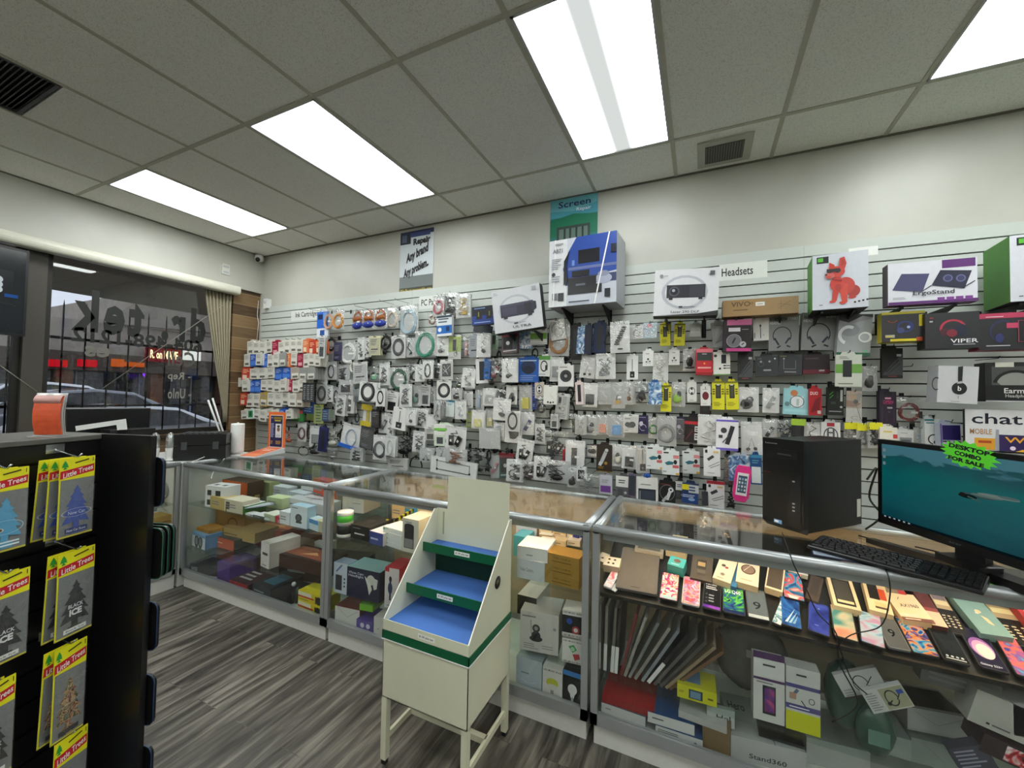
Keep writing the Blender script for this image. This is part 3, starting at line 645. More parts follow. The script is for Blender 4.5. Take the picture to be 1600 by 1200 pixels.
TREE = [(.5, .97), (.56, .9), (.62, .87), (.58, .84), (.66, .78), (.74, .74), (.66, .72), (.78, .62), (.86, .56), (.74, .56), (.84, .46), (.95, .38), (.78, .39), (.9, .28), (.97, .2), (.6, .24), (.6, .12), (.72, .12), (.72, .0), (.28, .0), (.28, .12), (.4, .12), (.4, .24), (.03, .2), (.1, .28), (.22, .39), (.05, .38), (.16, .46), (.26, .56), (.14, .56), (.22, .62), (.34, .72), (.26, .74), (.34, .78), (.42, .84), (.38, .87), (.44, .9)]
CLR = film('clear packet film', .02, .06, .1)
def freshener(px0, py0, px1, py1, style, label, n, off=.075):
    A, B = gloc(px0, (py0 + py1) / 2, off), gloc(px1, (py0 + py1) / 2, off); T_, U_ = gloc((px0 + px1) / 2, py0, off), gloc((px0 + px1) / 2, py1, off)
    W_ = abs(B.y - A.y); H_ = T_.z - U_.z; cy = (A.y + B.y) / 2
    W_ = .078 if W_ > .085 or W_ < .06 else W_
    c = G1 + gx * off + Vector((-gx.y, gx.x, 0)) * cy + Vector((0, 0, T_.z))
    for i in range(n):
        o = thing('air_freshener', label if i == 0 else label + (', pack behind it' if i == 1 else ', rearmost pack'), 'air freshener', c - gx * (.012 * i) - Vector((-gx.y, gx.x, 0)) * (.013 * i) , (math.radians(2 * i), 0, GA + PI / 2), group='hanging air freshener packs')
        b = MB(); hh = H_ * .27
        b.box(-W_ / 2, W_ / 2, -.0008, .0008, -hh, 0, 'yellow'); a = Art(b, (-W_ / 2, -.0009, -hh), (1, 0, 0), (0, 0, 1), W_, hh, .0002)
        a.poly('red', [(.02, .06), (.98, .26), (.98, .62), (.02, .42)]); a.text(.52, .34, .24, 'f4f4f0', 'Little Trees', .84, .012, .2 * hh / W_ * 1.6)
        tx = [(x * .22 + .03, y * .42 + .5) for x, y in TREE]; a.poly('2a9a3c', tx); a.poly('4a4410', [(.4, .78), (.8, .9), (.82, .84), (.42, .72)])
        a.text(.93, .84, .2, 'ink', '1')
        b.build('header_card', o)
        b = MB(); bh = H_ - hh; b.box(-W_ / 2, W_ / 2, 0, .001, -H_, -hh, mat('7c7e7e', .35)); b.box(-W_ / 2, -W_ / 2 + .003, -.001, 0, -H_, -hh, 'yellow'); b.box(-W_ / 2, W_ / 2, -.001, 0, -H_, -H_ + .004, 'd8cc30'); b.build('back_card', o)
        b = MB(); tw, th_ = W_ * .8, bh * .86; pts = [(-tw / 2 + x * tw, -H_ + .008 + y * th_) for x, y in TREE]
        mm = {'blue': mat('2a4ca8'), 'black': mat('17181a'), 'leaf': swirl(['1c2414', '8a4a3c', 'c8a878', '2c3420', '6a7a5c'], 60, seed=3), 'sky': mat('4aa4d0')}[style]
        b.prism(pts, -.0036, -.0014, mm); a = Art(b, (-tw / 2, -.0037, -H_ + .008), (1, 0, 0), (0, 0, 1), tw, th_, .0002)
        if style == 'blue': a.ring(.5, .42, .52, .03, 'd0d8ee', .32); a.text(.5, .42, .07, 'e0e6f4', 'New Car', .6); a.rect(.1, .02, .9, .12, '26356c'); a.text(.5, .07, .05, 'e0e6f4', 'New Car Scent', .66)
        if style == 'black': a.text(.5, .5, .07, 'e8e8e8', 'BLACK', .5, .02); a.text(.5, .38, .11, 'f2f2f2', 'ICE', .42, .05); a.rect(.12, .02, .88, .1, 'e8e8e4'); a.text(.5, .06, .04, 'ink', 'Black Ice', .6)
        if style == 'leaf': a.rect(.12, .02, .88, .1, '1c1c1c'); a.line(.1, .5, .9, .55, .01, 'd8d8d8')
        if style == 'sky': a.ring(.5, .4, .5, .03, 'a8dcec', .5); a.ell(.3, .36, .16, 'e6dcc8', .5); a.ell(.3, .36, .12, '4a3424', .5); a.rect(.1, .1, .9, .13, 'd8eef4'); a.rect(.1, .04, .9, .07, 'd8eef4')
        b.build('paper_tree', o)
        b = MB(); b.box(-W_ / 2 + .001, W_ / 2 - .001, -.0046, -.0042, -H_ + .002, -hh, CLR); b.build('clear_packet', o)
    hk = thing('peg_hook', 'chrome peg hook holding ' + label.split(',')[0], 'hook', c, (0, 0, GA), group='chrome hooks on the gondola')
    b = MB(); b.tube([(-off, 0, .02), (-off + .005, 0, .016), (.0, 0, .0), (.012, 0, .01)], .0022, mat('c9ccd0', .2, .9), 6); b.box(-off - .001, -off + .002, -.02, .02, .008, .032, mat('c9ccd0', .2, .9)); b.build('wire', hk)
freshener(88, 715, 148, 836, 'blue', 'yellow topped air freshener pack with blue paper tree, near the panel', 3)
freshener(88, 860, 145, 990, 'black', 'yellow topped pack with black paper tree, near the end panel', 2)
freshener(82, 1008, 132, 1148, 'leaf', 'yellow topped pack with multicoloured leafy paper tree', 2)
freshener(82, 1150, 133, 1290, 'blue', 'lowest visible yellow pack near the end panel', 1)
freshener(-30, 733, 42, 862, 'sky', 'yellow topped pack with light blue paper tree, cut by the frame', 3)
freshener(-32, 898, 43, 1036, 'black', 'yellow topped pack with black tree, cut by the frame', 3)
freshener(-45, 1070, 20, 1220, 'black', 'lowest yellow pack in the column cut by the frame', 2)
# phone cases hanging on the far side of the end panel, seen on edge
L2 = (G2 - G1).length
def edge_packs(px, py0, py1, n, c, words):
    yl = .05; P0 = onP(px, py0, G2 + Vector((-gx.y, gx.x, 0)) * yl, gy); P1 = onP(px, py1, G2 + Vector((-gx.y, gx.x, 0)) * yl, gy)
    z0, z1 = P0.z, P1.z
    for i in range(n):
        t = thing('phone_case', words[i], 'phone case', G1 + gx * (L2 - .075 + .014 + .004 * (n - i)) + Vector((-gx.y, gx.x, 0)) * (.028 + .02 * i) + Vector((0, 0, (z0 + z1) / 2)), (0, 0, GA), group='phone cases beyond the end panel')
        H_ = (z0 - z1) / 2; b = MB(); r = .02; pts = []
        for cx, cz, a0 in ((.075 - r, H_ - r, 0), (-.075 + r, H_ - r, 90), (-.075 + r, -H_ + r, 180), (.075 - r, -H_ + r, 270)):
            pts += [(cx + r * math.cos(math.radians(a0 + q)), cz + r * math.sin(math.radians(a0 + q))) for q in (0, 30, 60, 90)]
        b.prism(pts, -.005, .005, BLKS); b.build('shell', t, bevel=.002)
        b = MB(); b.tube([(x, -.0045, z) for x, z in pts], .0012, c, 5, True); b.build('rim', t)
edge_packs(241, 712, 787, 1, '1d3a66', ['black phone case edge, topmost beyond the gondola panel'])
edge_packs(240, 820, 897, 3, '1d6a4a', ['black and green phone case edge beyond the gondola panel, front one', 'second black and green phone case edge in the stack of three', 'rearmost black and green phone case edge in the stack of three'])
edge_packs(232, 932, 1006, 1, '1d3a66', ['black and blue phone case edge beside the plank floor, upper one'])
edge_packs(230, 1043, 1120, 1, '1d3a66', ['black and blue phone case edge beside the plank floor, lower one'])
edge_packs(228, 1152, 1215, 1, '1d3a66', ['black phone case edge at the very bottom of the gondola panel'])
# orange cassette in a clear stand on top of the gondola
P = onZ(80, 682, GH); c = Vector((P.x - .02, P.y + .0, GH))
t = thing('cassette_holder', 'curved orange and clear plastic holder standing on the black gondola', 'holder', c, (0, 0, GA + .5))
def bow(x0, x1, z0, z1, y0, th, sag, m, n=8):
    b = MB(); vs = []
    for i in range(n + 1):
        f = i / n; z = z0 + (z1 - z0) * f; y = y0 - sag * math.sin(PI * f)
        vs += [(x0, y, z), (x1, y, z), (x1, y + th, z), (x0, y + th, z)]
    fs = [(0, 3, 2, 1), tuple(range(4 * n, 4 * n + 4))] + [(4 * i + a, 4 * i + (a + 1) % 4, 4 * i + 4 + (a + 1) % 4, 4 * i + 4 + a) for i in range(n) for a in range(4)]
    return b.add(vs, fs, m)
k_ = .74
bow(-.028, .028, .004, .112, .0, .004, .012, mat('d4552e', .5, 0, .25, 60)).build('orange_insert', t); bow(-.03, .03, .0, .118, .006, .002, .012, film('cloudy plastic', .35, .2)).build('clear_shell', t); bow(-.03, .03, .0, .118, .014, .002, .01, film('cloudy plastic', .35, .2)).build('clear_back', t)
bow(-.028, .028, .084, .112, -.0006, .001, .011, mat('b88a84', .5, 0, .3, 90)).build('label_band', t)
MB().box(-.03, .03, -.025, .03, -.0, .003, film('cloudy plastic', .35, .2)).build('foot', t)

# ================================================================= cream display stand
CRM = mat('d9d8bf', 0.3, 0, .04, 9, .05, .3); GRN = mat('0b5a38', 0.4); BLU = mat('4672bc', 0.85, 0, .2, 260)
SX0, SX1, SY0, SY1 = -1.195, -.782, 1.345, 1.715
s = thing('display_stand', 'cream metal display stand with green edges and blue lined shelves', 'stand', (SX0, SY0, 0)); SW, SD = SX1 - SX0, SY1 - SY0
b = MB(); b.box(0, SW, 0, .003, .275, .548, CRM); b.box(0, SW, SD - .003, SD, .275, .548, CRM); b.box(0, .003, 0, SD, .275, .548, CRM); b.box(SW - .003, SW, 0, SD, .275, .548, CRM); b.box(0, SW, 0, SD, .275, .279, CRM)
b.build('body', s)
b = MB(); e = .004; b.box(-e, SW + e, -e, -.0005, .515, .548, GRN); b.box(SW + .0005, SW + e, -e, SD, .515, .548, GRN); b.box(-e, -.0005, -e, SD, .515, .548, GRN)
b.box(-e * 1.2, SW + e * 1.2, -e * 1.4, -e, .512, .516, 'white'); b.box(SW + e, SW + e * 1.4, -e, SD, .512, .516, 'white'); b.build('green_band', s)
zt_ = .965
for nx, x in (('side_panel', 0), ('side_panel', SW - .003)):
    b = MB(); b.prism([(0, .548), (SD, .548), (SD, zt_), (SD - .03, zt_), (0, .592)], x, x + .003, CRM, 'x'); b.build(nx, s)
MB().prism([(0, .592), (SD - .03, zt_), (SD - .03, zt_ + .003), (0, .595)], -.001, .004, mat('ecebdc', .4), 'x').build('side_edge', s); b = MB(); b.prism([(0, .592), (SD - .03, zt_), (SD - .03, zt_ + .003), (0, .595)], SW - .004, SW + .001, mat('ecebdc', .4), 'x'); b.build('side_edge', s)
b = MB(); b.box(0, SW, SD - .003, SD, .548, zt_, CRM); b.build('back_panel', s)
b = MB(); b.box(.06, SW - .015, SD - .004, SD - .001, zt_ - .02, 1.128, CRM); b.build('header_board', s)
b = MB(); b.box(.0, SW, -.003, .0, .552, .594, CRM); b.build('front_lip', s)
b = MB(); b.box(.003, SW - .003, 0.001, SD - .004, .572, .577, BLU); b.build('tray_liner', s)
for z, y0 in ((.655, .14), (.80, .255)):
    b = MB(); b.box(.003, SW - .003, y0, SD - .004, z, z + .004, CRM); b.build('shelf', s); MB().box(.005, SW - .005, y0 + .004, SD - .005, z + .004, z + .008, BLU).build('shelf_liner', s)
    MB().box(.003, SW - .003, y0 - .004, y0, z - .01, z + .032, GRN).build('shelf_lip', s)
MB().box(.003, SW - .003, SD - .012, SD - .008, .66, .80, mat('04321e', .6)).build('back_strip', s)
for (x, z, y, a) in ((.22, .571, -.0045, 0), (.21, .666, .1345, 0), (.22, .812, .2495, 0)):
    b = MB(); b.box(-.04, .04, 0, .001, -.009, .009, 'f0efe8'); Art(b, (-.04, -.0002, -.009), (1, 0, 0), (0, 0, 1), .08, .018, .0002).text(.5, .5, .5, 'ink', '$1.00 plus tax', .85, .01); b.build('price_label', s, loc=(x, y, z))
b = MB(); b.M = Matrix.Translation((SW + .0012, SD * .62, .735)) @ Matrix.Rotation(PI / 2, 4, 'Y'); b.lathe([(.026, 0), (.026, .001)], '15171a', 22); b.lathe([(.011, .001), (.011, .0014)], '6a6438', 22); b.M = Matrix.Identity(4)
b.build('round_sticker', s)
lg = .013
for x in (0, SW - 2 * lg):
    for y in (0, SD - 2 * lg):
        q = MB().box(x, x + 2 * lg, y, y + 2 * lg, .02, .275, CRM).build('leg', s)
        MB().box(x + .003, x + 2 * lg - .003, y + .003, y + 2 * lg - .003, 0, .02, 'black').build('foot_cap', q)
b = MB(); b.box(lg * .5, lg * 1.5, lg, SD - lg, .09, .115, CRM); b.build('side_stretcher', s); b = MB(); b.box(SW - lg * 1.5, SW - lg * .5, lg, SD - lg, .09, .115, CRM); b.build('side_stretcher', s)
b = MB(); b.box(lg, SW - lg, SD * .5 - .012, SD * .5 + .012, .09, .115, CRM); b.build('cross_stretcher', s)
MB().box(.035, .042, SD - .006, SD - .0035, .84, .95, mat('a9a98a')).build('card_slot', s)

# ================================================================= on the counters
# computer tower
T0, T1, T2 = Vector((.233, 2.154, CT)), Vector((.397, 2.081, CT)), Vector((.689, 2.32, CT))
ang = math.atan2(T1.y - T0.y, T1.x - T0.x); tw = .178; td = .425; th_ = .405
ang = math.radians(-42); T0 = T1 - Vector((math.cos(ang), math.sin(ang), 0)) * tw
t = thing('computer_tower', 'black desktop computer tower standing on the right showcase', 'computer', T0 + Vector((0, .0, -.004)), (0, 0, ang))
PB = mat('0b0b0c', 0.32, 0, .1, 30)
b = MB(); b.box(.002, tw, .03, td, .012, th_ - .002, mat('0c0d0e', .42, .2)); b.build('case', t, bevel=.003)
b = MB(); b.prism([(0, .03), (0, 0), (-.0, 0), (.0, 0)], 0, 0.001, PB) if False else None
b.box(0, tw + .002, .0, .032, .03, th_, PB); b.hexa([(.0, .03, .006), (tw, .03, .006), (tw, .032, .006), (.0, .032, .006)], [(0, 0, .03), (tw + .002, 0, .03), (tw + .002, .032, .03), (0, .032, .03)], mat('4c4f52', .3, .6)); b.build('front_bezel', t, bevel=.002)
b = MB(); b.box(.02, .158, -.002, .0, .318, .36, BLKS); b.box(.07, .13, -.003, -.002, .335, .341, 'dgrey'); b.build('optical_drive', t)
b = MB(); b.prism([(.115, .20), (.17, .255), (.17, .06), (.115, .06)], -.0015, .0005, mat('040404', .6)); b.build('recess', t)
for z in (.10, .115, .13, .225): MB().box(.135, .145, -.003, -.0015, z, z + .006, 'silver').build('port', t)
b = MB(); Art(b, (0, -.0006, 0), (1, 0, 0), (0, 0, 1), tw, th_).text(.23, .945, .016, 'b8bcc0', 'Lenovo', .3, .01); b.build('brand_mark', t)
b = MB(); Art(b, (0, -.0006, 0), (1, 0, 0), (0, 0, 1), tw, th_).text(.12, .62, .009, 'b03030', 'ThinkCentre', .18); b.build('red_mark', t)
b = MB(); a = Art(b, (0, -.0006, 0), (1, 0, 0), (0, 0, 1), tw, th_); a.rect(.3, .075, .5, .115, '6c9cd0'); a.rect(.32, .085, .42, .105, 'e8eef4'); b.build('sticker', t)
b = MB(); b.box(tw + .0005, tw + .0015, td - .04, td - .012, .05, .13, 'c8c8c4'); b.build('side_label', t)
# monitor
ML, MR = Vector((.676, 2.19, 0)), Vector((.885, 1.76, 0)); md = (MR - ML).normalized(); ma = math.atan2(md.y, md.x); MWID, MZ0, MZ1 = .60, 1.04, 1.384
t = thing('monitor', 'black widescreen monitor showing a teal underwater picture', 'monitor', (ML.x, ML.y, 0), (0, 0, ma))
b = MB(); bz = .018; b.box(0, MWID, .0, .03, MZ0, MZ0 + .03, PB); b.box(0, MWID, 0, .03, MZ1 - bz, MZ1, PB); b.box(0, bz, 0, .03, MZ0 + .03, MZ1 - bz, PB); b.box(MWID - bz, MWID, 0, .03, MZ0 + .03, MZ1 - bz, PB); b.box(0.01, MWID - .01, .02, .05, MZ0 + .01, MZ1 - .01, PB)
b.build('bezel', t, bevel=.004)
def _scr(t_, p):
    L = t_.links; N = t_.nodes.new; tc = N('ShaderNodeTexCoord'); sp = N('ShaderNodeSeparateXYZ'); L.new(tc.outputs['Object'], sp.inputs[0])
    mp = N('ShaderNodeMapping'); mp.inputs['Scale'].default_value = (3, 1, 9); L.new(tc.outputs['Object'], mp.inputs['Vector'])
    n = N('ShaderNodeTexNoise'); n.inputs['Scale'].default_value = 2.2; n.inputs['Detail'].default_value = 5; n.inputs['Distortion'].default_value = .6; L.new(mp.outputs['Vector'], n.inputs['Vector'])
    mr = N('ShaderNodeMapRange'); mr.inputs['From Min'].default_value = MZ0; mr.inputs['From Max'].default_value = MZ1; L.new(sp.outputs['Z'], mr.inputs['Value'])
    ma_ = N('ShaderNodeMath'); ma_.operation = 'MULTIPLY_ADD'; ma_.inputs[1].default_value = .35; L.new(n.outputs['Fac'], ma_.inputs[0]); L.new(mr.outputs['Result'], ma_.inputs[2])
    cr = N('ShaderNodeValToRGB'); e = cr.color_ramp.elements; e[0].position = 0.15; e[0].color = (0.0, 0.03, 0.05, 1); e[1].position = 1.15; e[1].color = (0.06, 0.2, 0.25, 1)
    for ps, cc in ((.5, (.003, .10, .12, 1)), (.8, (.0, .125, .13, 1)), (.98, (.005, .075, .09, 1))): x = e.new(ps); x.color = cc
    L.new(ma_.outputs[0], cr.inputs['Fac']); p.inputs['Base Color'].default_value = (0, 0, 0, 1); L.new(cr.outputs['Color'], p.inputs['Emission Color']); p.inputs['Emission Strength'].default_value = .62; p.inputs['Roughness'].default_value = .35
b = MB(); b.box(bz, MWID - bz, -.0, .004, MZ0 + .03, MZ1 - bz, nmat('teal screen picture', _scr))
a = Art(b, (bz, -.0002, MZ0 + .03), (1, 0, 0), (0, 0, 1), MWID - 2 * bz, MZ1 - MZ0 - .048, .0002); SE = emit('8fa8a4', .6)
a.ell(.60, .555, .09, emit('4d6c6c', .4), .14); a.ell(.55, .53, .05, emit('12282c', .4), .25); a.ell(.645, .57, .08, emit('7c928c', .4), .10); a.ell(.70, .59, .10, emit('8fa29a', .42), .09); a.line(.55, .53, .62, .50, .008, emit('5c746c', .4)); a.ell(.75, .60, .05, emit('6c8a88', .4), .15); a.ell(.525, .54, .018, emit('2c2824', .4), .7)
a.rect(0, 0, 1, .028, emit('0c1c22', .5))
for i in range(6): a.rect(.02 + .035 * i, .006, .034 + .035 * i, .022, emit('c0ccd0', .6))
for i in range(3): a.rect(.015, .9 - .09 * i, .035, .94 - .09 * i, emit('90a0a4', .5))
b.build('screen', t)
b = MB(); b.box(.27, .36, .02, .05, 1.0, MZ0 + .04, PB); b.box(.25, .38, -.03, .06, .988, 1.012, PB); b.build('neck', t, bevel=.004)
b = MB(); b.hexa([(.02, -.07, CT - .004), (.29, .0, CT - .004), (.29, .04, CT - .004), (.02, -.04, CT - .004)], [(.02, -.07, .98), (.29, .0, .99), (.29, .04, .99), (.02, -.04, .98)], PB)
b.hexa([(.33, .0, CT - .004), (.60, .06, CT - .004), (.58, .13, CT - .004), (.33, .06, CT - .004)], [(.33, .0, .995), (.60, .06, .978), (.58, .13, .978), (.33, .06, .995)], PB); b.build('foot', t)
b = MB(); Art(b, (.24, -.0008, MZ0 + .006), (1, 0, 0), (0, 0, 1), .1, .018).text(.5, .5, .5, '70767a', 'acer', .4); b.build('brand_mark', t)
# green starburst
P = onP(1512, 712, ML - Vector((md.y, -md.x, 0)) * -.012 + Vector((0, 0, 0)), Vector((md.y, -md.x, 0)))
nrm = Vector((md.y, -md.x, 0)); nrm = nrm if nrm.y < 0 else -nrm
P = onP(1512, 711, ML + nrm * .012, nrm)
b = MB(); pts = []; rnd = random.Random(2)
for i in range(36):
    a_ = 2 * PI * i / 36; r = 1.0 if i % 2 == 0 else .8; r *= rnd.uniform(.95, 1.08); pts.append((.086 * r * math.cos(a_), .045 * r * math.sin(a_)))
b.prism(pts, 0, .0012, mat('5fdc2c', .6)); a = Art(b, (-.086, -.0002, -.045), (1, 0, 0), (0, 0, 1), .172, .09, .0002)
a.text(.5, .72, .16, 'ink', 'DESKTOP', .7, .05); a.text(.5, .48, .15, 'ink', 'COMBO', .46, .05); a.text(.48, .25, .14, 'ink', 'FOR SALE', .62, .05)
tag(b.build('price_star', loc=P, rot=(0, math.radians(8), ma)), 'bright green starburst card with hand lettered words on the monitor', 'sign')
# keyboard, laptop keyboard strip, cables
K = [onZ(1285, 838, .985), onZ(1265, 852, .985), onZ(1520, 918, .985), onZ(1552, 905, .985)]
kc = sum(K, Vector()) / 4; kd = (K[3] + K[2] - K[0] - K[1]).normalized(); ka = math.atan2(kd.y, kd.x)
t = thing('keyboard', 'black desktop keyboard lying across the front rail of the showcase', 'keyboard', (kc.x, kc.y, CT + .004), (math.radians(0), 0, ka))
b = MB(); b.hexa([(-.225, -.075, 0), (.225, -.075, 0), (.225, .075, 0), (-.225, .075, 0)], [(-.223, -.073, .012), (.223, -.073, .012), (.223, .073, .024), (-.223, .073, .024)], PB); b.build('base', t, bevel=.003)
b = MB(); rw = [(.052, 14), (.030, 15), (.010, 15), (-.010, 14), (-.030, 13), (-.050, 8)]
for y, n in rw:
    x = -.212; wv = .29 / n
    z = .012 + .012 * (y + .073) / .146
    for i in range(n): b.hexa([(x, y - .008, z), (x + wv - .002, y - .008, z), (x + wv - .002, y + .008, z + .0012), (x, y + .008, z + .0012)], [(x + .002, y - .006, z + .006), (x + wv - .004, y - .006, z + .006), (x + wv - .004, y + .006, z + .007), (x + .002, y + .006, z + .007)], mat('101011', .4)); x += wv
    x = .085
    for i in range(3): b.cbox((x + .01, y, z + .004), (.016, .015, .007), mat('101011', .4)); x += .019
    x = .148
    for i in range(4): b.cbox((x + .009, y, z + .004), (.015, .015, .007), mat('101011', .4)); x += .0175
b.build('keys', t)
Q = [onZ(1270, 866, .965), onZ(1387, 887, .965)]
kd = (Q[1] - Q[0]).normalized(); kc = (Q[0] + Q[1]) / 2 + Vector((-kd.y, kd.x, 0)) * .026; kc.y = max(kc.y, 1.876)
b = MB(); b.box(-.105, .105, -.028, .028, 0, .004, mat('20243c', .4)); a = Art(b, (-.105, -.028, .0041), (1, 0, 0), (0, 1, 0), .21, .056, .0003)
a.rect(.02, .08, .98, .92, 'a9b4c0')
for i in range(6): a.rect(.04, .12 + .13 * i, .96, .15 + .13 * i, '5c6a8c')
tag(b.build('paper_card', loc=(kc.x, kc.y, CT - .004), rot=(0, 0, math.atan2(kd.y, kd.x))), 'narrow laminated card in front of the tower', 'card')
def cable(name, pts, r, c, label, cat='cable'):
    # smooth path
    P = [Vector(p) for p in pts]; out = []
    for i in range(len(P) - 1):
        p0, p1, p2, p3 = P[max(i - 1, 0)], P[i], P[i + 1], P[min(i + 2, len(P) - 1)]
        for k in range(6):
            u = k / 6; out.append(.5 * ((2 * p1) + (-p0 + p2) * u + (2 * p0 - 5 * p1 + 4 * p2 - p3) * u * u + (-p0 + 3 * p1 - 3 * p2 + p3) * u ** 3))
    out.append(P[-1]); return tag(MB().tube(out, r, c, 6).build(name), label, cat)
y = CF_ - .02
cable('black_cable', [onZ(1222, 832, .975), onZ(1235, 868, .97), onY(1243, 888, y), onY(1262, 925, y), onY(1278, 958, y), onY(1304, 985, y), onY(1312, 1012, y), onY(1330, 1060, y), onY(1355, 1085, y)], .0022, 'black', 'thin black cable hanging from the tower over the showcase front')
cable('black_cable', [onZ(1375, 876, .972), onY(1388, 900, y), onY(1390, 935, y), onY(1376, 978, y), onY(1330, 992, y), onY(1310, 1012, y), onY(1316, 1045, y), onY(1340, 1100, y), onY(1300, 1128, y)], .0022, 'black', 'second thin black cable looping down from the keyboard over the glass')
cable('black_cable', [(.66, 2.26, 1.2), (.70, 2.28, 1.25), (.68, 2.3, 1.12), (.71, 2.27, 1.05), (.66, 2.28, .98)], .004, 'black', 'black cables hanging behind the tower beside the monitor')
cable('black_cable', [(.62, 2.22, CT), (.72, 2.13, CT), (.80, 2.08, CT), (.84, 2.12, CT), (.78, 2.16, CT)], .003, 'black', 'black lead lying on the glass under the monitor')

# hanging television / screen in the window, at the upper left
t = thing('wall_screen', 'dark television screen in the window at the upper left', 'screen', (-4.72, 1.24, 2.25), (0, 0, math.radians(96)))
b = MB(); b.box(-.9, 0, 0, .05, -.335, .33, mat('15171a', .3)); b.build('housing', t, bevel=.004)
b = MB(); b.box(-.88, -.015, -.002, 0, -.315, .31, mat('1b2024', .15)); a = Art(b, (-.88, -.0022, -.315), (1, 0, 0), (0, 0, 1), .865, .625, .0003)
a.rect(.3, .36, .93, .74, mat('13181c', .2)); LT = emit('c8d4d8', .8)
for i in range(3): a.ell(.84, .62 - .06 * i, .03, LT); a.rect(.55, .615 - .05 * i, .76, .622 - .05 * i, emit('7c888c', .5))
a.rect(.80, .46, .84, .49, LT); a.rect(.80, .41, .84, .445, LT); a.rect(.88, .42, .96, .46, emit('3c6cb8', .5)); a.line(.2, .36, .93, .34, .006, mat('000000')); b.build('screen', t)
# black bin / box with white sheet behind the gondola
t = thing('storage_bin', 'black box standing on the window side showcase behind the gondola', 'box', (-4.2, 1.575, CT - .003), (0, 0, 0))
b = MB(); b.hexa([(-.18, -.24, 0), (.0, -.24, 0), (.0, .24, 0), (-.18, .24, 0)], [(-.18, -.255, .415), (.0, -.255, .415), (.0, .25, .41), (-.18, .25, .41)], mat('0d0e10', .3)); b.build('bin', t, bevel=.004)
P = onX(160, 668, -4.0)
b = MB(); b.box(-.002, 0, -.13, .15, .0, .035, 'f2f2f0'); b.box(-.002, 0, .09, .15, -.12, .0, 'f2f2f0'); tag(b.build('paper_sheet', loc=(-4.0, P.y - .01, onX(170, 667, -4.0).z), rot=(math.radians(8), 0, 0)), 'white L-shaped paper edge in front of the black box', 'sheet')
MB().box(-.16, .0, -.13, .15, -.26, 0.0, mat('121212', .4)).build('backing_tray', bpy.data.objects['storage_bin'], loc=(.2, .05, .255), bevel=.002)
# two clear topped bottles
for i, (px, pb, lab) in enumerate(((265, 716, 'clear domed bottle with a white base, nearer the black tool case'), (248, 712, 'clear domed bottle with a white base, behind the first by the gondola edge'))):
    P = onZ(px, pb, CT); P = onX(px, pb, -3.86)
    t = thing('clear_bottle', lab, 'bottle', (-3.86 - .06 * i, P.y, CT - .004))
    b = MB(); b.lathe([(.034, 0), (.034, .01), (.02, .02), (.026, .04), (.030, .09), (.030, .1)], 'white', 20); b.build('base', t); b = MB(); b.lathe([(.029, .1), (.030, .17), (.026, .2), (.014, .22), (.002, .225)], film('clear bottle plastic', .12, .3, .05), 20); b.build('dome', t)
    b = MB(); b.lathe([(.012, .1), (.012, .2)], 'c8ccd0', 10); b.build('inner_tube', t)
# black tool case on the corner
c0, c1 = onZ(270, 719, CT), onZ(360, 716, CT); d = (c1 - c0); d.z = 0; ca = math.atan2(d.y, d.x); L_ = d.length - .035
hz = .205
t = thing('tool_case', 'long black hard case lying on the counter by the curtain', 'case', (c0.x, c0.y, CT - .003), (0, 0, ca))
CB_ = mat('0f1011', .35, 0, .1, 20)
b = MB(); b.box(0, L_, 0, .26, 0, hz * .55, CB_); b.build('bottom_shell', t, bevel=.008, seg=2); b = MB(); b.box(0, L_, 0, .26, hz * .57, hz, CB_); b.build('lid', t, bevel=.008, seg=2)
b = MB()
for i in range(7): b.box(.03 + i * (L_ - .06) / 7, .03 + (i + .6) * (L_ - .06) / 7, .02, .24, hz, hz + .006, mat('1d1f22', .3))
b.build('lid_ribs', t); b = MB()
for x in (.05, L_ - .09): b.box(x, x + .04, -.006, 0, hz * .4, hz * .7, 'dgrey')
b.build('latch', t)
# paper towel roll on a holder, tube lights leaning
P = onZ(371, 712, CT)
P = Vector((-3.52, 2.3, CT)); q = onZ(370, 711, CT); P = Vector((q.x, q.y, CT))
t = thing('paper_towel_roll', 'white paper towel roll standing by the curtain end', 'paper towel', (P.x, P.y, CT - .004)); hh = .28
b = MB(); b.lathe([(.002, .03), (.05, .03), (.052, .04), (.052, hh - .01), (.05, hh), (.02, hh), (.02, .25)], mat('f0f0ee', .9), 24); b.build('roll', t); b = MB(); b.lathe([(.055, 0), (.055, .012), (.01, .014), (.008, hh + .01)], 'white', 16); b.build('holder', t)
for i, (a, bb) in enumerate((((325, 625), (341, 668)), ((332, 622), (346, 667)))):
    A, B = onX(a[0], a[1], -4.40), onX(bb[0], bb[1], -4.36); dd = (B - A).normalized(); B = B + dd * ((B.z - CT - .004) / -dd.z)
    tag(MB().tube([B, A], .009, 'e2e2e2', 8).build('white_tube'), ['thin white plastic tube leaning in front of the window, left of a pair', 'thin white plastic tube leaning in front of the window, right of a pair'][i], 'tube')
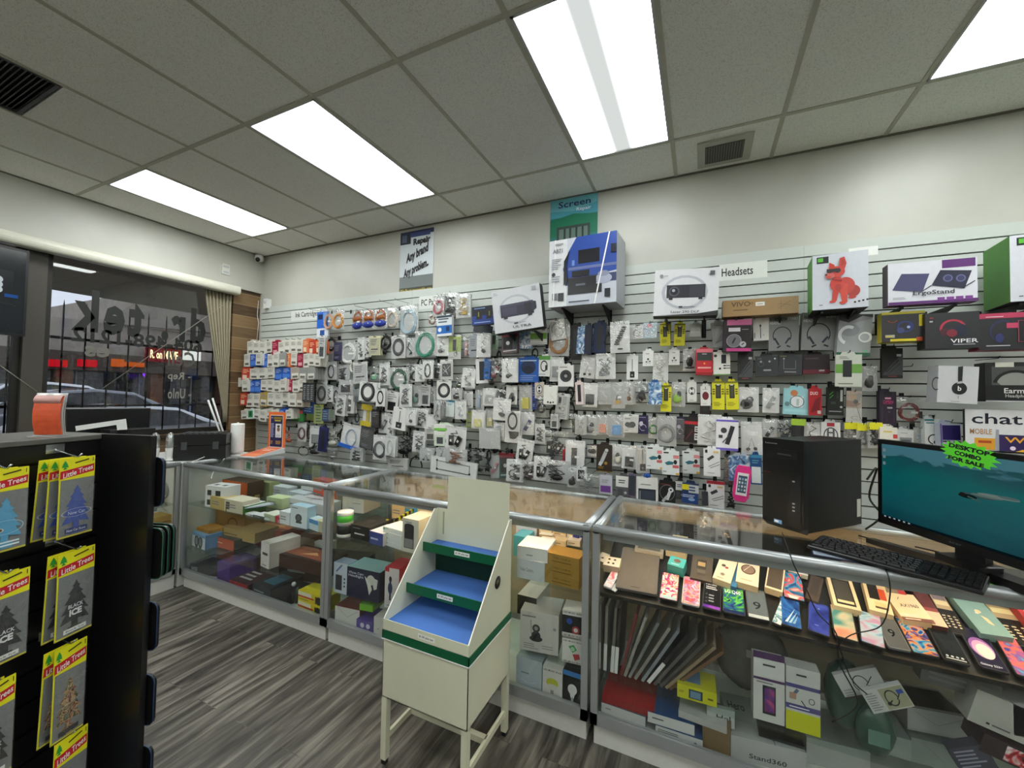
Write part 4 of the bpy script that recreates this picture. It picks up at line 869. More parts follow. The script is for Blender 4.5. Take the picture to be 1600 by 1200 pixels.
# orange display on the counter
e = (onZ(437, 705, CT) - onZ(400, 716, CT)); A = onZ(398, 712, CT); oa = math.radians(-8)
Ocen = onZ(404, 708, CT)
t = thing('leaflet_display', 'orange leaflet display with a portrait card, standing on the left showcase', 'display', (Ocen.x, Ocen.y + .0, CT - .004), (0, 0, math.radians(12)))
def hgt(px, py, P): d = ray(px, py); return EYE + d.z * (P.y / d.y)
oh = hgt(420, 643, Ocen + Vector((0, .08, 0))) - CT; ow = .185
b = MB(); b.box(0, ow, .10, .106, .02, oh, mat('e8702a', .4)); b.build('back_board', t)
b = MB(); b.box(.022, ow - .022, .098, .0995, .05, oh - .028, 'f0ece4'); b.box(.027, ow - .027, .0965, .098, .055, oh - .033, '1c2050'); a = Art(b, (.027, .0963, .055), (1, 0, 0), (0, 0, 1), ow - .054, oh - .088, .0003)
a.rect(.25, .88, .95, .96, '8a7420'); a.rect(.35, .82, .85, .86, 'c8b030'); a.ell(.13, .93, .06, '8c94c0'); a.print_(.06, .3, .36, .76, 12, 'b0b8dc'); a.rect(.44, .3, .94, .74, 'e0e2e4'); a.ell(.69, .36, .2, 'c4c8cc', .5); a.ell(.69, .56, .12, '7c5c48', 1.3); a.ell(.69, .66, .12, '1c1612', .6)
a.print_(.06, .08, .3, .2, 3, 'c8a040'); a.print_(.5, .08, .94, .2, 3, 'c8a040'); b.build('portrait_card', t)
b = MB(); b.hexa([(0, -.22, .0), (ow, -.22, .0), (ow, .11, .0), (0, .11, .0)], [(0, -.22, .008), (ow, -.22, .008), (ow, .11, .05), (0, .11, .05)], 'e6eaea'); b.build('base', t)
b = MB(); sl_ = .042 / .33
a = Art(b, (.008, -.21, .0105), (1, 0, 0), (0, math.cos(sl_), math.sin(sl_)), ow - .016, .30, .0004); a.rect(0, 0, 1, 1, 'd8683c'); a.rect(.06, .05, .94, .3, 'e88a5c'); a.rect(.3, .62, .8, .68, 'f0d8c8'); a.rect(.2, .75, .9, .8, 'f0d8c8'); a.rect(.1, .4, .5, .46, 'b84824'); b.build('leaflet', t)
cable('white_cable', [onZ(300, 722, .972), onZ(325, 712, .985), onZ(345, 708, .98), onZ(352, 714, .972), onZ(335, 735, .9), onZ(330, 748, .86)], .003, 'e8e8e4', 'white cable looping over the back of the left showcase')

# ================================================================= goods hanging on the slatwall
BAGF = film('clear bag film', .03, .12, .12); BAGW = film('cloudy bag film', .10, .11, .14, (.97, .98, .98)); BAGB = film('bag back', .6, .08, .25, (.80, .82, .82)); BAGP = mat('f2f3f2', .45)
HOOKM = mat('1c1c1e', .35, .5)
def coil(b, W_, H_, c, rnd, cz=None, r=None, turns=5, y=0.0, th=.0034):
    r = r or min(W_, H_ * .7) * .40; cz = -H_ * .58 if cz is None else cz; pts = []
    for i in range(turns * 16):
        a = 2 * PI * i / 16; rr = r * (1 + .10 * math.sin(a * 1.3 + i * .05)) * (1 - .18 * (i / (turns * 16))); pts.append((rr * math.cos(a), y + .004 * math.sin(i * 1.7), cz + rr * 1.12 * math.sin(a)))
    b.tube(pts, th, c, 6)
def squig(b, W_, H_, c, rnd, y=0.0, n=9, th=.0034, cx=0):
    pts = [Vector((cx + rnd.uniform(-.32, .32) * W_, y + rnd.uniform(-.004, .004), -H_ * (.2 + .68 * i / n))) for i in range(n + 1)]; out = []
    for i in range(len(pts) - 1):
        for k in range(4): u = k / 4; u = u * u * (3 - 2 * u); out.append(pts[i].lerp(pts[i + 1], u) + Vector((.05 * W_ * math.sin(k * PI / 2), 0, 0)))
    out.append(pts[-1]); b.tube(out, th, c, 6)
def content(b, kind, W_, H_, c, rnd):
    c2 = {'black': '1c1d1f', 'white': 'lgrey'}.get(c, '08080a')
    c = {'black': '08080a', 'dgrey': '141517', 'slate': '24282d', 'lgrey': '8e9294'}.get(c, c)
    if kind == 'coil': coil(b, W_, H_, c, rnd, th=.004, turns=6)
    elif kind == 'bigcoil': coil(b, W_, H_, c, rnd, turns=8, th=.005, r=min(W_, H_) * .42)
    elif kind == 'oval':
        for k in range(3): b.tube([(W_ * .26 * math.cos(a) * (1 - .08 * k), .003 * k, -H_ * .55 + H_ * .36 * math.sin(a) * (1 - .06 * k)) for a in [2 * PI * i / 20 for i in range(20)]], .0045, c, 6, True)
    elif kind == 'wire': squig(b, W_, H_, c, rnd); b.cbox((W_ * .12, 0, -H_ * .8), (W_ * .2, .008, H_ * .1), c)
    elif kind == 'wires': 
        for q in range(3): squig(b, W_, H_, c, rnd, th=.003)
        b.cbox((rnd.uniform(-.2, .2) * W_, 0, -H_ * .82), (W_ * .3, .012, H_ * .1), c)
    elif kind == 'plug':
        b.tube([(0, 0, -H_ * .22), (.0, 0, -H_ * .65)], .002, c, 6); b.cbox((0, 0, -H_ * .76), (W_ * .42, .012, H_ * .22), c); b.cbox((-W_ * .08, 0, -H_ * .9), (W_ * .12, .006, H_ * .05), 'lgrey')
    elif kind == 'blob': b.ball((rnd.uniform(-.1, .1) * W_, 0, -H_ * .68), (W_ * .62, .02, H_ * .4), c, 10, .4); b.ball((.05 * W_, 0, -H_ * .5), (W_ * .36, .018, H_ * .26), c2, 8, .4)
    elif kind == 'small': b.ball((rnd.uniform(-.15, .15) * W_, 0, -H_ * .74), (W_ * .36, .012, H_ * .2), c, 8, .4); squig(b, W_ * .7, H_ * .9, c, rnd, 0, 6, .002)
    elif kind == 'pair': b.ball((-W_ * .18, 0, -H_ * .84), (W_ * .2, .01, H_ * .1), c, 8, .3); b.ball((W_ * .16, 0, -H_ * .82), (W_ * .2, .01, H_ * .1), c, 8, .3); b.tube([(-W_ * .15, 0, -H_ * .8), (0, 0, -H_ * .5), (W_ * .14, 0, -H_ * .8)], .0015, c2, 5)
    elif kind == 'strip': b.M = Matrix.Rotation(rnd.uniform(-.12, .12), 4, 'Y'); b.cbox((0, 0, -H_ * .57), (W_ * .28, .01, H_ * .62), c); b.M = Matrix.Identity(4)
    elif kind == 'slant': b.M = Matrix.Translation((0, 0, -H_ * .57)) @ Matrix.Rotation(.5, 4, 'Y'); b.cbox((0, 0, 0), (W_ * .26, .012, H_ * .5), c); b.cbox((0, -.007, H_ * .05), (W_ * .2, .002, H_ * .2), 'silver'); b.M = Matrix.Identity(4)
    elif kind == 'pad': b.cbox((0, 0, -H_ * .6), (W_ * .62, .008, H_ * .46), c)
    elif kind == 'square': b.cbox((.0, 0, -H_ * .68), (W_ * .55, .012, H_ * .42), c)
    elif kind == 'adapters':
        for s in (-1, 1): b.M = Matrix.Translation((s * W_ * .17, 0, -H_ * .62)) @ Matrix.Rotation(.25 * s + .2, 4, 'Y'); b.cbox((0, 0, 0), (W_ * .2, .02, H_ * .42), c); b.cbox((0, -.011, .0), (W_ * .08, .002, H_ * .1), 'offwhite'); b.M = Matrix.Identity(4)
        squig(b, W_, H_, c, rnd, .006)
    elif kind == 'duo': coil(b, W_, H_, 'a8561c', rnd, -H_ * .40, W_ * .36, 5, 0, .004); b.ball((0, 0, -H_ * .74), (W_ * .92, .045, H_ * .34), mat('22389c'), 12, .2); b.ball((.0, .0, -H_ * .42), (W_ * .8, .035, H_ * .26), mat('9a5418'), 12, .3); b.cbox((W_ * .1, -.024, -H_ * .7), (.012, .002, .008), 'white')
    elif kind == 'bunch':
        for q in range(4): squig(b, W_ * 1.1, H_, c, rnd, rnd.uniform(-.01, .01), 6, .0032, rnd.uniform(-.15, .15) * W_)
        b.ball((0, 0, -H_ * .75), (W_ * .6, .03, H_ * .22), c, 10, .4)
    elif kind == 'loop':
        for k in range(2): b.tube([(W_ * .42 * math.cos(a), .004 * k, -H_ * .5 + H_ * .44 * math.sin(a)) for a in [2 * PI * i / 24 for i in range(24)]], .003, c, 6, True)
    elif kind == 'arch': b.tube([(W_ * .4 * math.cos(a), 0, -H_ * .7 + H_ * .6 * math.sin(a)) for a in [PI * i / 14 for i in range(15)]], .006, c, 8)
    elif kind == 'chain':
        for i in range(9): b.ball((-W_ * .18 + W_ * .05 * i, 0, -H_ * .72 + H_ * .065 * i), (W_ * .3, .014, H_ * .07), c if i % 2 else c2, 8, .2)
        b.ball((0, 0, -H_ * .88), (W_ * .3, .01, H_ * .06), c, 8, .3)
    elif kind == 'lock': b.cbox((0, 0, -H_ * .76), (W_ * .36, .012, H_ * .14), 'gold'); b.tube([(-W_ * .11, 0, -H_ * .7), (-W_ * .1, 0, -H_ * .55), (0, 0, -H_ * .5), (W_ * .1, 0, -H_ * .55), (W_ * .11, 0, -H_ * .7)], .002, 'dgrey', 6)
    elif kind == 'mouse': b.ball((0, 0, -H_ * .6), (W_ * .55, .03, H_ * .5), c, 14); b.ball((0, .004, -H_ * .86), (W_ * .8, .02, H_ * .1), c, 10)
    elif kind == 'none': pass
def bag(t, W_, H_, rnd, back=True, filmm=None, bulge=.014):
    n, k = 5, 7; vs = []; fs = []; hd = .12
    for j in range(k + 1):
        for i in range(n + 1):
            u, v = i / n, j / k; e = (math.sin(PI * u) * math.sin(PI * min(1, v * 1.02))) ** .5 if 0 < u < 1 and 0 < v < 1 else 0
            vs.append((-W_ / 2 + W_ * u + (rnd.uniform(-.03, .03) * W_ if v > .2 else 0), -bulge * e * rnd.uniform(.55, 1.1), -H_ * v + (rnd.uniform(-.015, .015) * H_ if v == 1 else 0)))
    for j in range(k):
        for i in range(n): a = j * (n + 1) + i; fs.append((a, a + n + 1, a + n + 2, a + 1))
    b = MB(); b.add(vs, fs, filmm or BAGF); b.box(-W_ / 2, W_ / 2, -.001, 0, -H_ * .09, 0, filmm or BAGW); b.build('bag_front', t)
    if back: b = MB(); b.box(-W_ / 2, W_ / 2, bulge * .5, bulge * .5 + .0006, -H_, 0, BAGP if filmm is BAGW else BAGB); b.build('bag_back', t)
# printed fronts (x to the right, y up, 0..1)
ARTS = dict(
 ink='r .12 .08 .88 .5 e2e0d8;r .2 .12 .8 .3 6a665c;n .15 .6 .85 .9 4 9a9890',
 inkb='r .1 .1 .9 .45 4a80d8;n .15 .55 .85 .9 3 b8ccee', inkr='r .2 .1 .8 .35 e0a8b0;n .15 .5 .85 .9 3 d8889c', inko='r .12 .08 .6 .42 f0d8c0;n .15 .55 .85 .9 3 f4c8a0',
 refill='r 0 .35 1 1 2868d0;r .1 .7 .5 .9 10204c;r .55 .6 .9 .95 70a0e0;r 0 0 1 .35 dfe8ee;r .3 .05 .7 .28 2050a0',
 lines='n .12 .5 .88 .85 4 7a7c7e;r .2 .28 .8 .34 2c2c2e;n .15 .1 .8 .22 2 9a9c9e',
 disc='e .5 .5 .38 2a2c2e;e .5 .5 .1 9a9c9e;o .5 .5 .3 .02 5a5c5e;n .1 .88 .7 .96 1 8a6c5c',
 coilc='o .5 .48 .36 .12 26282a 1.1;o .5 .48 .27 .05 4a4c4e 1.1;n .15 .9 .8 .97 1 9a9c9e',
 ovalc='o .5 .5 .3 .1 1c1e20 1.5;n .15 .92 .8 .98 1 9a9c9e',
 noise='r .15 .15 .85 .8 2a2c2e;l .2 .3 .8 .7 .05 b8bcc0;l .3 .7 .6 .25 .05 c8ccd0;l .55 .75 .75 .4 .04 9a9c9e;l .2 .55 .5 .35 .04 d8dadc',
 blk='r .2 .08 .8 .5 1e1f22;n .15 .6 .85 .9 3 9a9c9e', plugc='l .5 .35 .5 .85 .05 3a3c3e;r .3 .08 .7 .34 1c1e20;r .42 .15 .56 .22 9a9c9e',
 dev='r 0 .3 1 .95 b8cc70;r .35 .35 .62 .82 22242a;l .66 .2 .7 .5 .05 22242a;o .6 .2 .12 .03 22242a;n .1 .03 .6 .1 2 7a7c7e',
 devg='r .08 .06 .92 .94 8ab894;r .3 .3 .7 .8 1d2620', tiny='e .35 .12 .07 1c1e20;e .55 .1 .07 1c1e20;e .75 .12 .06 1c1e20;l .5 .5 .8 .3 .04 c8cacc',
 cablebox='r .2 .62 .42 .85 3a3c3e;r .55 .55 .85 .9 c8ccd0;o .6 .4 .16 .03 5a5c5e;n .1 .06 .9 .25 3 9aa0a4;e .35 .42 .1 6a6c6e',
 blues='s 0 0 1 1 f0f4f8,8cb4d8,2c5c9c,d8e8f4 14 2', hdd='r 0 .8 1 1 8c1c2c;r .1 .2 .7 .8 1e1e22;e .4 .5 .12 e8e8e8;l .1 .1 .95 .16 .06 e0e0e0;r .75 .2 .95 .8 4a5a5e',
 gw='r 0 .3 1 .65 7cb04c;p 3c5c2c .45 .46 .5 .4 .58 .5;n .08 .72 .45 .95 2 6a6c6e;e .8 .85 .12 7a7c7e .5;r 0 .04 1 .1 c8c8c4',
 tagc='o .55 .35 .28 .03 3a3c3e 1;a .45 .5 .35 .03 3a3c3e 1.2 90 200;n .3 .75 .8 .9 2 9a9c9e',
 ring='a .5 .42 .24 .1 a8acb0 1 60 380;n .35 .84 .7 .9 1 5a5c5e', pastel='s 0 0 1 1 f4c8d8,a8d4ec,e8f4f8,b8c8ec 20 4;e .45 .8 .2 f08ca8 .7',
 yel='r .3 .4 .7 .86 2c2c1c;e .5 .86 .24 2c2c1c .5;e .5 .88 .14 e8e8e0 .4;r .38 .45 .62 .82 4c4c3c;r .06 .7 .24 .74 4a4a14;r .06 .62 .24 .66 4a4a14;r .06 .54 .24 .58 4a4a14;r .76 .7 .94 .74 4a4a14;r .76 .62 .94 .66 4a4a14;r .76 .54 .94 .58 4a4a14;n .15 .12 .85 .28 3 a09c20;r .0 .95 1 1 7a7820',
 sw='r .1 .3 .9 .7 dcdcd8;r .52 .3 .54 .7 b8b8b4;e .72 .5 .07 c8c8c4', tri='p 8e9090 .1 .1 .9 .8 .9 .3;p b4b6b6 .15 .3 .8 .9 .3 .8;l .2 .9 .9 .8 .03 6a6c6c;l .15 .2 .8 .28 .03 6a6c6c',
 pinkhs='r 0 .82 1 1 e070a8;r 0 0 1 .1 c03c84;r 0 0 .12 1 2a1c26;r .18 .62 .6 .74 d8d0d8;e .38 .33 .27 6a686e;o .38 .33 .26 .02 9a989e;l .33 .25 .43 .42 .06 1c1c20;e .7 .22 .12 b0aeb4;l .66 .2 .74 .26 .04 1c1c20;n .66 .66 .95 .7 1 9a8a94',
 whitemic='l .44 .08 .44 .5 .05 4a4c50;e .44 .55 .06 3a3c40 1.6;r .06 .1 .1 .3 2a2a2c;r .06 .8 .14 .92 5a5a5c;e .62 .2 .03 2a2a2c;n .3 .85 .85 .9 1 9a9c9e',
 neck='a .45 .42 .3 .03 202224 1.15 -30 210;l .2 .36 .34 .16 .06 22243a;l .7 .36 .56 .2 .06 2a2c4a;l .28 .08 .4 .14 .05 1c1c1e;l .6 .14 .72 .1 .05 1c1c1e;t .33 .88 .075 .56 ink BLUETOOTH;t .8 .89 .075 .34 f0f0f0 STEREO;t .24 .78 .075 .4 f0f0f0 HEADSET',
 earb='e .5 .45 .09 2a2c30;e .35 .28 .07 2a2c30;e .66 .3 .07 2a2c30;l .5 .15 .5 .45 .03 4a4c50;l .35 .1 .35 .3 .02 4a4c50;l .66 .1 .66 .3 .02 4a4c50;n .3 .75 .7 .85 1 9a9c9e',
 redb='r 0 .86 1 1 f07888;r .04 .55 .96 .86 343436;p 2c3c34 .15 .55 .85 .55 .78 .68 .22 .74;e .5 .44 .06 f0a030;r .1 .25 .9 .31 f4b0a8;r 0 0 1 .1 a01c28;n .35 .78 .65 .82 1 f0f0f0',
 bws='e .14 .84 .09 2c2c2e;r .48 .5 .76 .88 17181a;r .6 .38 .72 .43 17181a;r .72 .39 1 .42 3a3a3c;e .4 .28 .07 17181a;r .6 .27 .72 .32 17181a;r .72 .28 1 .31 3a3a3c;r 0 0 1 .04 5c9c4c;n .55 .9 .9 .95 1 6a6c6e',
 dk='p 4c4e52 0 .1 1 .85 1 .1;l .2 .2 .8 .6 .05 1c1c1e;l .3 .15 .9 .5 .04 2a2a2c;r .7 .72 .92 .8 c8caca;n .3 .03 .95 .09 1 a05050;l 0 .5 .6 .95 .02 2c2c2e',
 dkb='e .25 .72 .05 b8bcc0;e .62 .72 .05 a8acb0;n .1 .84 .4 .88 1 8a8c90;r .35 .26 .68 .34 9a9ca0;e .85 .85 .04 c8ccd0;o .25 .6 .12 .02 5a5c60', dkc='l .22 .3 .22 .75 .02 8a8c90;e .22 .8 .04 a8acb0;l .22 .3 .72 .3 .02 8a8c90;l .72 .3 .72 .72 .02 7a7c80;r .25 .12 .75 .18 8a8c90;n .05 .9 .4 .95 1 9a8a60',
 dkr='r 0 0 1 .22 6a1c2c;r .6 .12 .8 .2 b8b0b4;n .1 .75 .6 .85 2 5a4c50', adap='r 0 .42 1 .7 6a9c44;r .28 .3 .62 .82 1c1e22;n .15 .86 .6 .95 2 7a7c7e;n .1 .06 .9 .12 1 6a6c60',
 remote='e .5 .55 .34 2c2e32 1.3;e .5 .55 .28 e8e8e6 1.3;e .5 .66 .12 2c2e32;e .5 .44 .12 2c2e32;n .2 .05 .8 .12 2 9a9c9e', redo='e .5 .5 .32 6c1c20 1.4;o .5 .5 .3 .03 3c1012 1.4;n .2 .8 .8 .86 1 9a9c9e;n .2 .08 .8 .12 1 9a9c9e',
 watch='r .05 .1 .95 .2 a8dce0;e .4 .82 .14 c87c4c;r .3 .28 .75 .7 e8ecee;o .52 .5 .26 .03 4c6064 1;r .5 .35 .6 .6 b8c4c8;e .15 .4 .1 6a8c90', duo='t .4 .82 .12 .6 f4e8e8 DUO;p 7c0c18 .1 .1 .5 .6 .9 .7 .8 .2;r .65 .06 .92 .18 c8b8b8;l .3 .1 .45 .5 .06 6c0814',
 grn='l .12 .72 .35 .84 .05 4cac3c;l .12 .6 .35 .72 .05 4cac3c;r .78 .5 .92 .9 c8ccc8;r .55 .6 .68 .85 28402c;e .84 .3 .08 c8ccc8;n .1 .1 .9 .18 1 9a9c9e;r .2 .4 .5 .48 3c443c',
 photo='r 0 0 1 .45 e8e6e2;r 0 .45 1 1 c8b8a8;e .4 .8 .2 d8b088;p a87c68 0 .5 .5 .48 .95 .6 .6 .66 0 .7;e .6 .66 .16 1c1c20;l .6 .6 .95 .1 .03 2c2c2e;a .6 .15 .25 .03 4c4c4e .5 40 300;r .7 .7 .9 .95 a8a8b0',
 open='r .25 .88 .75 1 0e0c12;r .32 .78 .68 .83 d89cb4;t .5 .7 .09 .6 d0407c OPEN;n .2 .62 .8 .66 1 a03060;l .15 .1 .15 .55 .03 4a3c54;l .85 .1 .85 .5 .03 4a3c54;r .45 .5 .75 .55 b8b0bc;e .55 .4 .06 5a4c64;l .4 .1 .4 .35 .02 4a3c54',
 keypad='n .1 .1 .3 .9 8 b0b4b8;n .4 .1 .6 .9 8 b0b4b8;n .7 .1 .9 .9 8 b0b4b8', bluel='n .1 .1 .9 .9 4 8cb4e0', greenl='r 0 .7 1 1 c8484c;n .1 .75 .8 .9 1 e8e8e0;e .5 .4 .2 5ab04c;n .1 .1 .9 .3 2 8ac87c',
 yelg='n .2 .05 .8 .95 6 3c7a2c', strip='r .3 .12 .72 .88 26282c', phones='n .1 .05 .9 .3 3 7c90c8;e .5 .62 .36 1c2c54 .9;e .5 .5 .28 101a34 .7;r .1 .86 .9 .9 c8dcf4', phonesw='r 0 .8 1 1 5c9c44;o .5 .5 .26 .07 26282c 1.5;r .6 .3 .8 .55 1c1e22;n .1 .05 .9 .15 1 99aabb',
 ear1='r .04 .04 .96 .9 f0f0ee;e .3 .45 .2 14161c .9;e .62 .45 .24 14161c .9;l .3 .3 .75 .3 .06 14161c;n .1 .74 .6 .82 1 4a4c50;n .1 .1 .5 .16 1 6a6c6e', purp='e .35 .55 .22 d8d4e8;e .65 .6 .16 14142c;a .5 .35 .3 .04 e0dce8 1 0 300;l .2 .1 .5 .5 .05 14142c;n .1 .86 .9 .92 1 b0a8d0',
 redk='r 0 .72 1 .84 c02838;r 0 .84 1 1 1a1214;e .4 .4 .24 2c181c;l .1 .1 .5 .5 .05 6c2c30;r .62 .44 .95 .66 e0e0de;r .62 .12 .95 .38 e0e0de;n .66 .46 .9 .62 2 3c3c3e;n .66 .16 .9 .34 2 3c3c3e',
 purpw='r 0 0 1 .08 6c5cc0;r 0 .94 1 1 6c5cc0;e .35 .65 .14 3c3c40;l .5 .2 .75 .8 .2 2c2e34;r .12 .4 .3 .5 3c3c40;l .3 .25 .6 .5 .05 4c4c54', gold='l .3 .3 .65 .8 .22 b8bcc0;e .66 .8 .14 c8ccd0;e .62 .32 .1 a8842c;r .0 .0 1 .02 a8842c;n .1 .1 .6 .2 2 a8842c;o .66 .8 .13 .03 2c2c2e;l .22 .22 .3 .35 .2 d0d4d8',
 teal3='r .1 .9 .4 .96 2c2c2e;p 2c6c7c .15 .5 .4 .58 .7 .55 .65 .45 .3 .4;e .78 .55 .1 1c1c20 1.4;r .62 .3 .98 .42 d0646c;r .66 .7 .98 .84 e08c90;r .8 .02 .98 .1 e8b040;n .06 .1 .3 .18 1 8a8c8e', plugbox='r .1 .86 .24 .98 2c2c2e;l .25 .6 .6 .75 .18 3c4044;l .3 .35 .95 .55 .03 3c3c40;l .4 .3 .95 .45 .03 3c3c40;n .2 .1 .8 .14 1 8a8c8e;r .6 .86 .9 .94 e0c88c',
 window='r .1 -.0 .9 .5 2a2e34;r .14 .0 .86 .42 3c4450;n .2 .65 .8 .72 1 7a7c7e;r .15 0 .2 .4 8a8e94', shiny='l .5 .15 .7 .6 .2 e0e0e0;e .72 .62 .16 ececec;e .72 .62 .06 1c1c1e;n .1 .8 .9 .9 1 7c2c2c;l .25 .05 .5 .3 .16 c0c0c4;o .5 .48 .44 .03 8a8c90 1.1', yb='r 0 .68 .4 .95 e8dc20;r .4 .55 1 .95 c8ccd0;n .42 .6 .95 .9 2 2c3c6c;r 0 0 1 .5 24407c;e .6 .22 .2 8ca8d0 .5;n .05 .3 .95 .46 2 c8d4ec', wgrey='r 0 .5 1 1 e8e8e4;n .2 .65 .8 .85 2 3a3c3e;r .15 .1 .5 .4 4c4e52;e .7 .25 .1 b8bcc0',
 redh='r .3 .8 .7 .98 b83040;o .5 .35 .36 .05 24262c 1.4;r .3 .3 .4 .7 5c5e64;r .6 .3 .7 .7 5c5e64;r .35 .46 .65 .54 5c5e64', boxr='r .75 .35 1 .6 c83c3c;n .15 .15 .6 .22 1 8a8c8e;r .2 .7 .7 .8 dcc878', phg='r .15 .0 .9 .55 8c9298;r .22 .0 .8 .42 5c646c;n .2 .78 .7 .86 1 9a9c9e',
 jab='n .1 .82 .7 .92 1 3c8c9c;a .55 .3 .34 .08 1c1e22 1.1 70 260;e .75 .2 .24 1c1e22 .8;r 0 .94 .6 1 2c7c84', purb='r .1 .36 .96 .94 2c2468;r .1 .28 .46 .33 1c1e22;r .62 .26 .94 .31 1c1e22;r 0 .0 .08 1 6c5ca8;r .5 .1 .9 .2 b8d0dc',
 white2='e .45 .25 .22 17181a .8;a .5 .5 .35 .05 17181a 1 60 200', kb='r .05 .05 .95 .95 3a3e44', board='r .15 .25 .85 .28 2a2c2e;r .13 .2 .17 .32 1c1e20;r .13 .24 .87 .27 2a2c2e;e .14 .8 .02 1c1e20;e .86 .3 .02 1c1e20;r .14 .3 .15 .78 2a2c2e;r .14 .76 .86 .79 2a2c2e;r .85 .3 .86 .78 2a2c2e',
 headw='e .35 .62 .3 8a8e92 .8;a .32 .5 .26 .1 e8eaec 1.2 60 250;e .82 .45 .2 f0f2f2 1.0;r .0 0 1 .08 1c5c3c;e .84 .12 .05 6cc48c;p 8e9094 0 .7 1 .9 1 1 0 1;p 1c1e20 0 .86 .3 .8 .7 .96 1 .92 1 1 0 1;e .8 .45 .14 b8bcc0', bw='', aq='r 0 .9 1 1 3c8cac;n .15 .7 .85 .85 2 5c9cac;r .1 .05 .9 .6 e0e8e8', wifi='r 0 .12 1 .52 1c68b8;e .2 .32 .12 e8ecf0;r .62 .22 .84 .46 0c2c5c;n .1 .62 .9 .9 2 4c5c6c;r 0 .9 1 1 2c3c4c',
 gcard='r .15 .15 .85 .85 2c8c54;r .4 .3 .6 .7 0c2c1c', pbox='r .1 .1 .9 .45 7c4c9c;n .2 .6 .8 .8 2 9a9c9e')
ITEMS = []
def place(px0, py0, px1, py1):
    over = [it for it in ITEMS if it[0] < px1 - 1.5 and it[2] > px0 + 1.5 and it[1] < py1 - 1.5 and it[3] > py0 + 1.5]
    return over
PLACED = []
def hang(spec, row, base=.10, step=.024):
    parts = [x.strip() for x in spec.split('|')]
    q = parts[0].split(); px0, py0, px1, py1 = map(float, q[:4]); rot = math.radians(float(q[4])) if len(q) > 4 else 0
    name = parts[1]; a = parts[2].split(); desc = parts[3]
    over = [o for (x0, y0, x1, y1, o, dd) in PLACED if x0 < px1 - 1 and x1 > px0 + 1 and y0 < py1 - 1 and y1 > py0 + 1]
    off = base
    for (x0, y0, x1, y1, o, dd) in PLACED:
        if x0 < px1 - 1 and x1 > px0 + 1 and y0 < py1 - 1 and y1 > py0 + 1: off = max(off, o + step)
    dp = .02 if a[0] != 'X' else float(a[3]) if len(a) > 3 else .03
    if a[0] == 'X':
        off2 = base + dp
        for (x0, y0, x1, y1, o, dd) in PLACED:
            if x0 < px1 - 1 and x1 > px0 + 1 and y0 < py1 - 1 and y1 > py0 + 1: off2 = max(off2, o + dp + .006)
        off = off2
    off = min(off, .42)
    PLACED.append((px0, py0, px1, py1, off, dp))
    y = SY - off; xm, ym = (px0 + px1) / 2, (py0 + py1) / 2
    A, B = onY(px0, ym, y), onY(px1, ym, y); T_, U_ = onY(xm, py0, y), onY(xm, py1, y); W_, H_ = B.x - A.x, T_.z - U_.z
    if A.x < XL + .04: A.x = XL + .04
    rnd = random.Random(int(px0 * 7 + py0 * 13)); tilt = rot + math.radians(rnd.uniform(-2.2, 2.2)); yaw = math.radians(rnd.uniform(-9, 9)) if a[0] != 'X' else math.radians(rnd.uniform(-4, 4))
    t = thing(name, desc, name.replace('_', ' '), ((A.x + B.x) / 2, y, T_.z), (0, tilt, yaw))
    if a[0] == 'B':      # clear bag with something in it
        bag(t, W_, H_, rnd, rnd.random() < .72 or 'w' in a[3:4], {'w': BAGW}.get(a[3] if len(a) > 3 else '', None)); b = MB(); content(b, a[1], W_, H_, a[2], rnd)
        if rnd.random() < .4: b.box(W_ * .05, W_ * .3, -.0165, -.016, -H_ * .62, -H_ * .54, 'white')
        nm = {'coil': 'coiled_cable', 'bigcoil': 'coiled_cable', 'oval': 'coiled_cable', 'wire': 'cable', 'wires': 'cable', 'bunch': 'cable', 'adapters': 'power_adapter', 'plug': 'plug_adapter'}.get(a[1], 'content')
        if b.v: b.build(nm, t)
    elif a[0] == 'Q':    # loose, no bag
        b = MB(); content(b, a[1], W_, H_, a[2], rnd); b.build('cable', t); b = MB(); b.box(-.004, .004, -.006, .006, -H_ * .2, .0, 'black'); b.build('tie', t)
    elif a[0] == 'C':    # flat card
        b = MB(); b.box(-W_ / 2, W_ / 2, 0, .004, -H_, 0, a[2]); Art(b, (-W_ / 2, -.0003, -H_), (1, 0, 0), (0, 0, 1), W_, H_).run(ARTS[a[1]]); b.box(-W_ * .12, W_ * .12, -.0008, 0, -H_ * .06, -H_ * .03, 'dgrey'); b.build('card', t)
        if rnd.random() < .6: b = MB(); b.box(-W_ * .47, W_ * .47, -.0035, -.003, -H_ * .97, -H_ * .1, BAGF); b.build('clear_sleeve', t)
    elif a[0] == 'X':    # carton
        b = MB(); b.box(-W_ / 2, W_ / 2, 0, dp, -H_, 0, a[2]); Art(b, (-W_ / 2, -.0003, -H_), (1, 0, 0), (0, 0, 1), W_, H_).run(ARTS[a[1]]); b.build('carton', t)
        if W_ < .2: b = MB(); b.prism([(-W_ * .3, 0), (W_ * .3, 0), (W_ * .22, .018), (-W_ * .22, .018)], dp - .002, dp, a[2]); b.build('hang_tab', t)
    nd = int(a[-1][1:]) if a[-1][0] == 'd' and a[-1][1:].isdigit() else 1 if a[0] in 'BC' and off > .11 and W_ * H_ < .03 else 0
    ITEMS.append(dict(t=t, desc=desc, row=row, x=xm, y=ym, name=name, off=off, W=W_, H=H_, nd=nd, dp=dp, rnd=rnd, rot=(0, tilt, yaw), yaw=yaw, loose=a[0]))
    return t
ROWS = {}
exec_rows = []
def rows_from(text, **kw):
    row = None
    for ln in text.strip().splitlines():
        ln = ln.strip()
        if not ln: continue
        if ln[0] == '#': row = ln[1:].strip(); continue
        hang(ln, row, **kw)
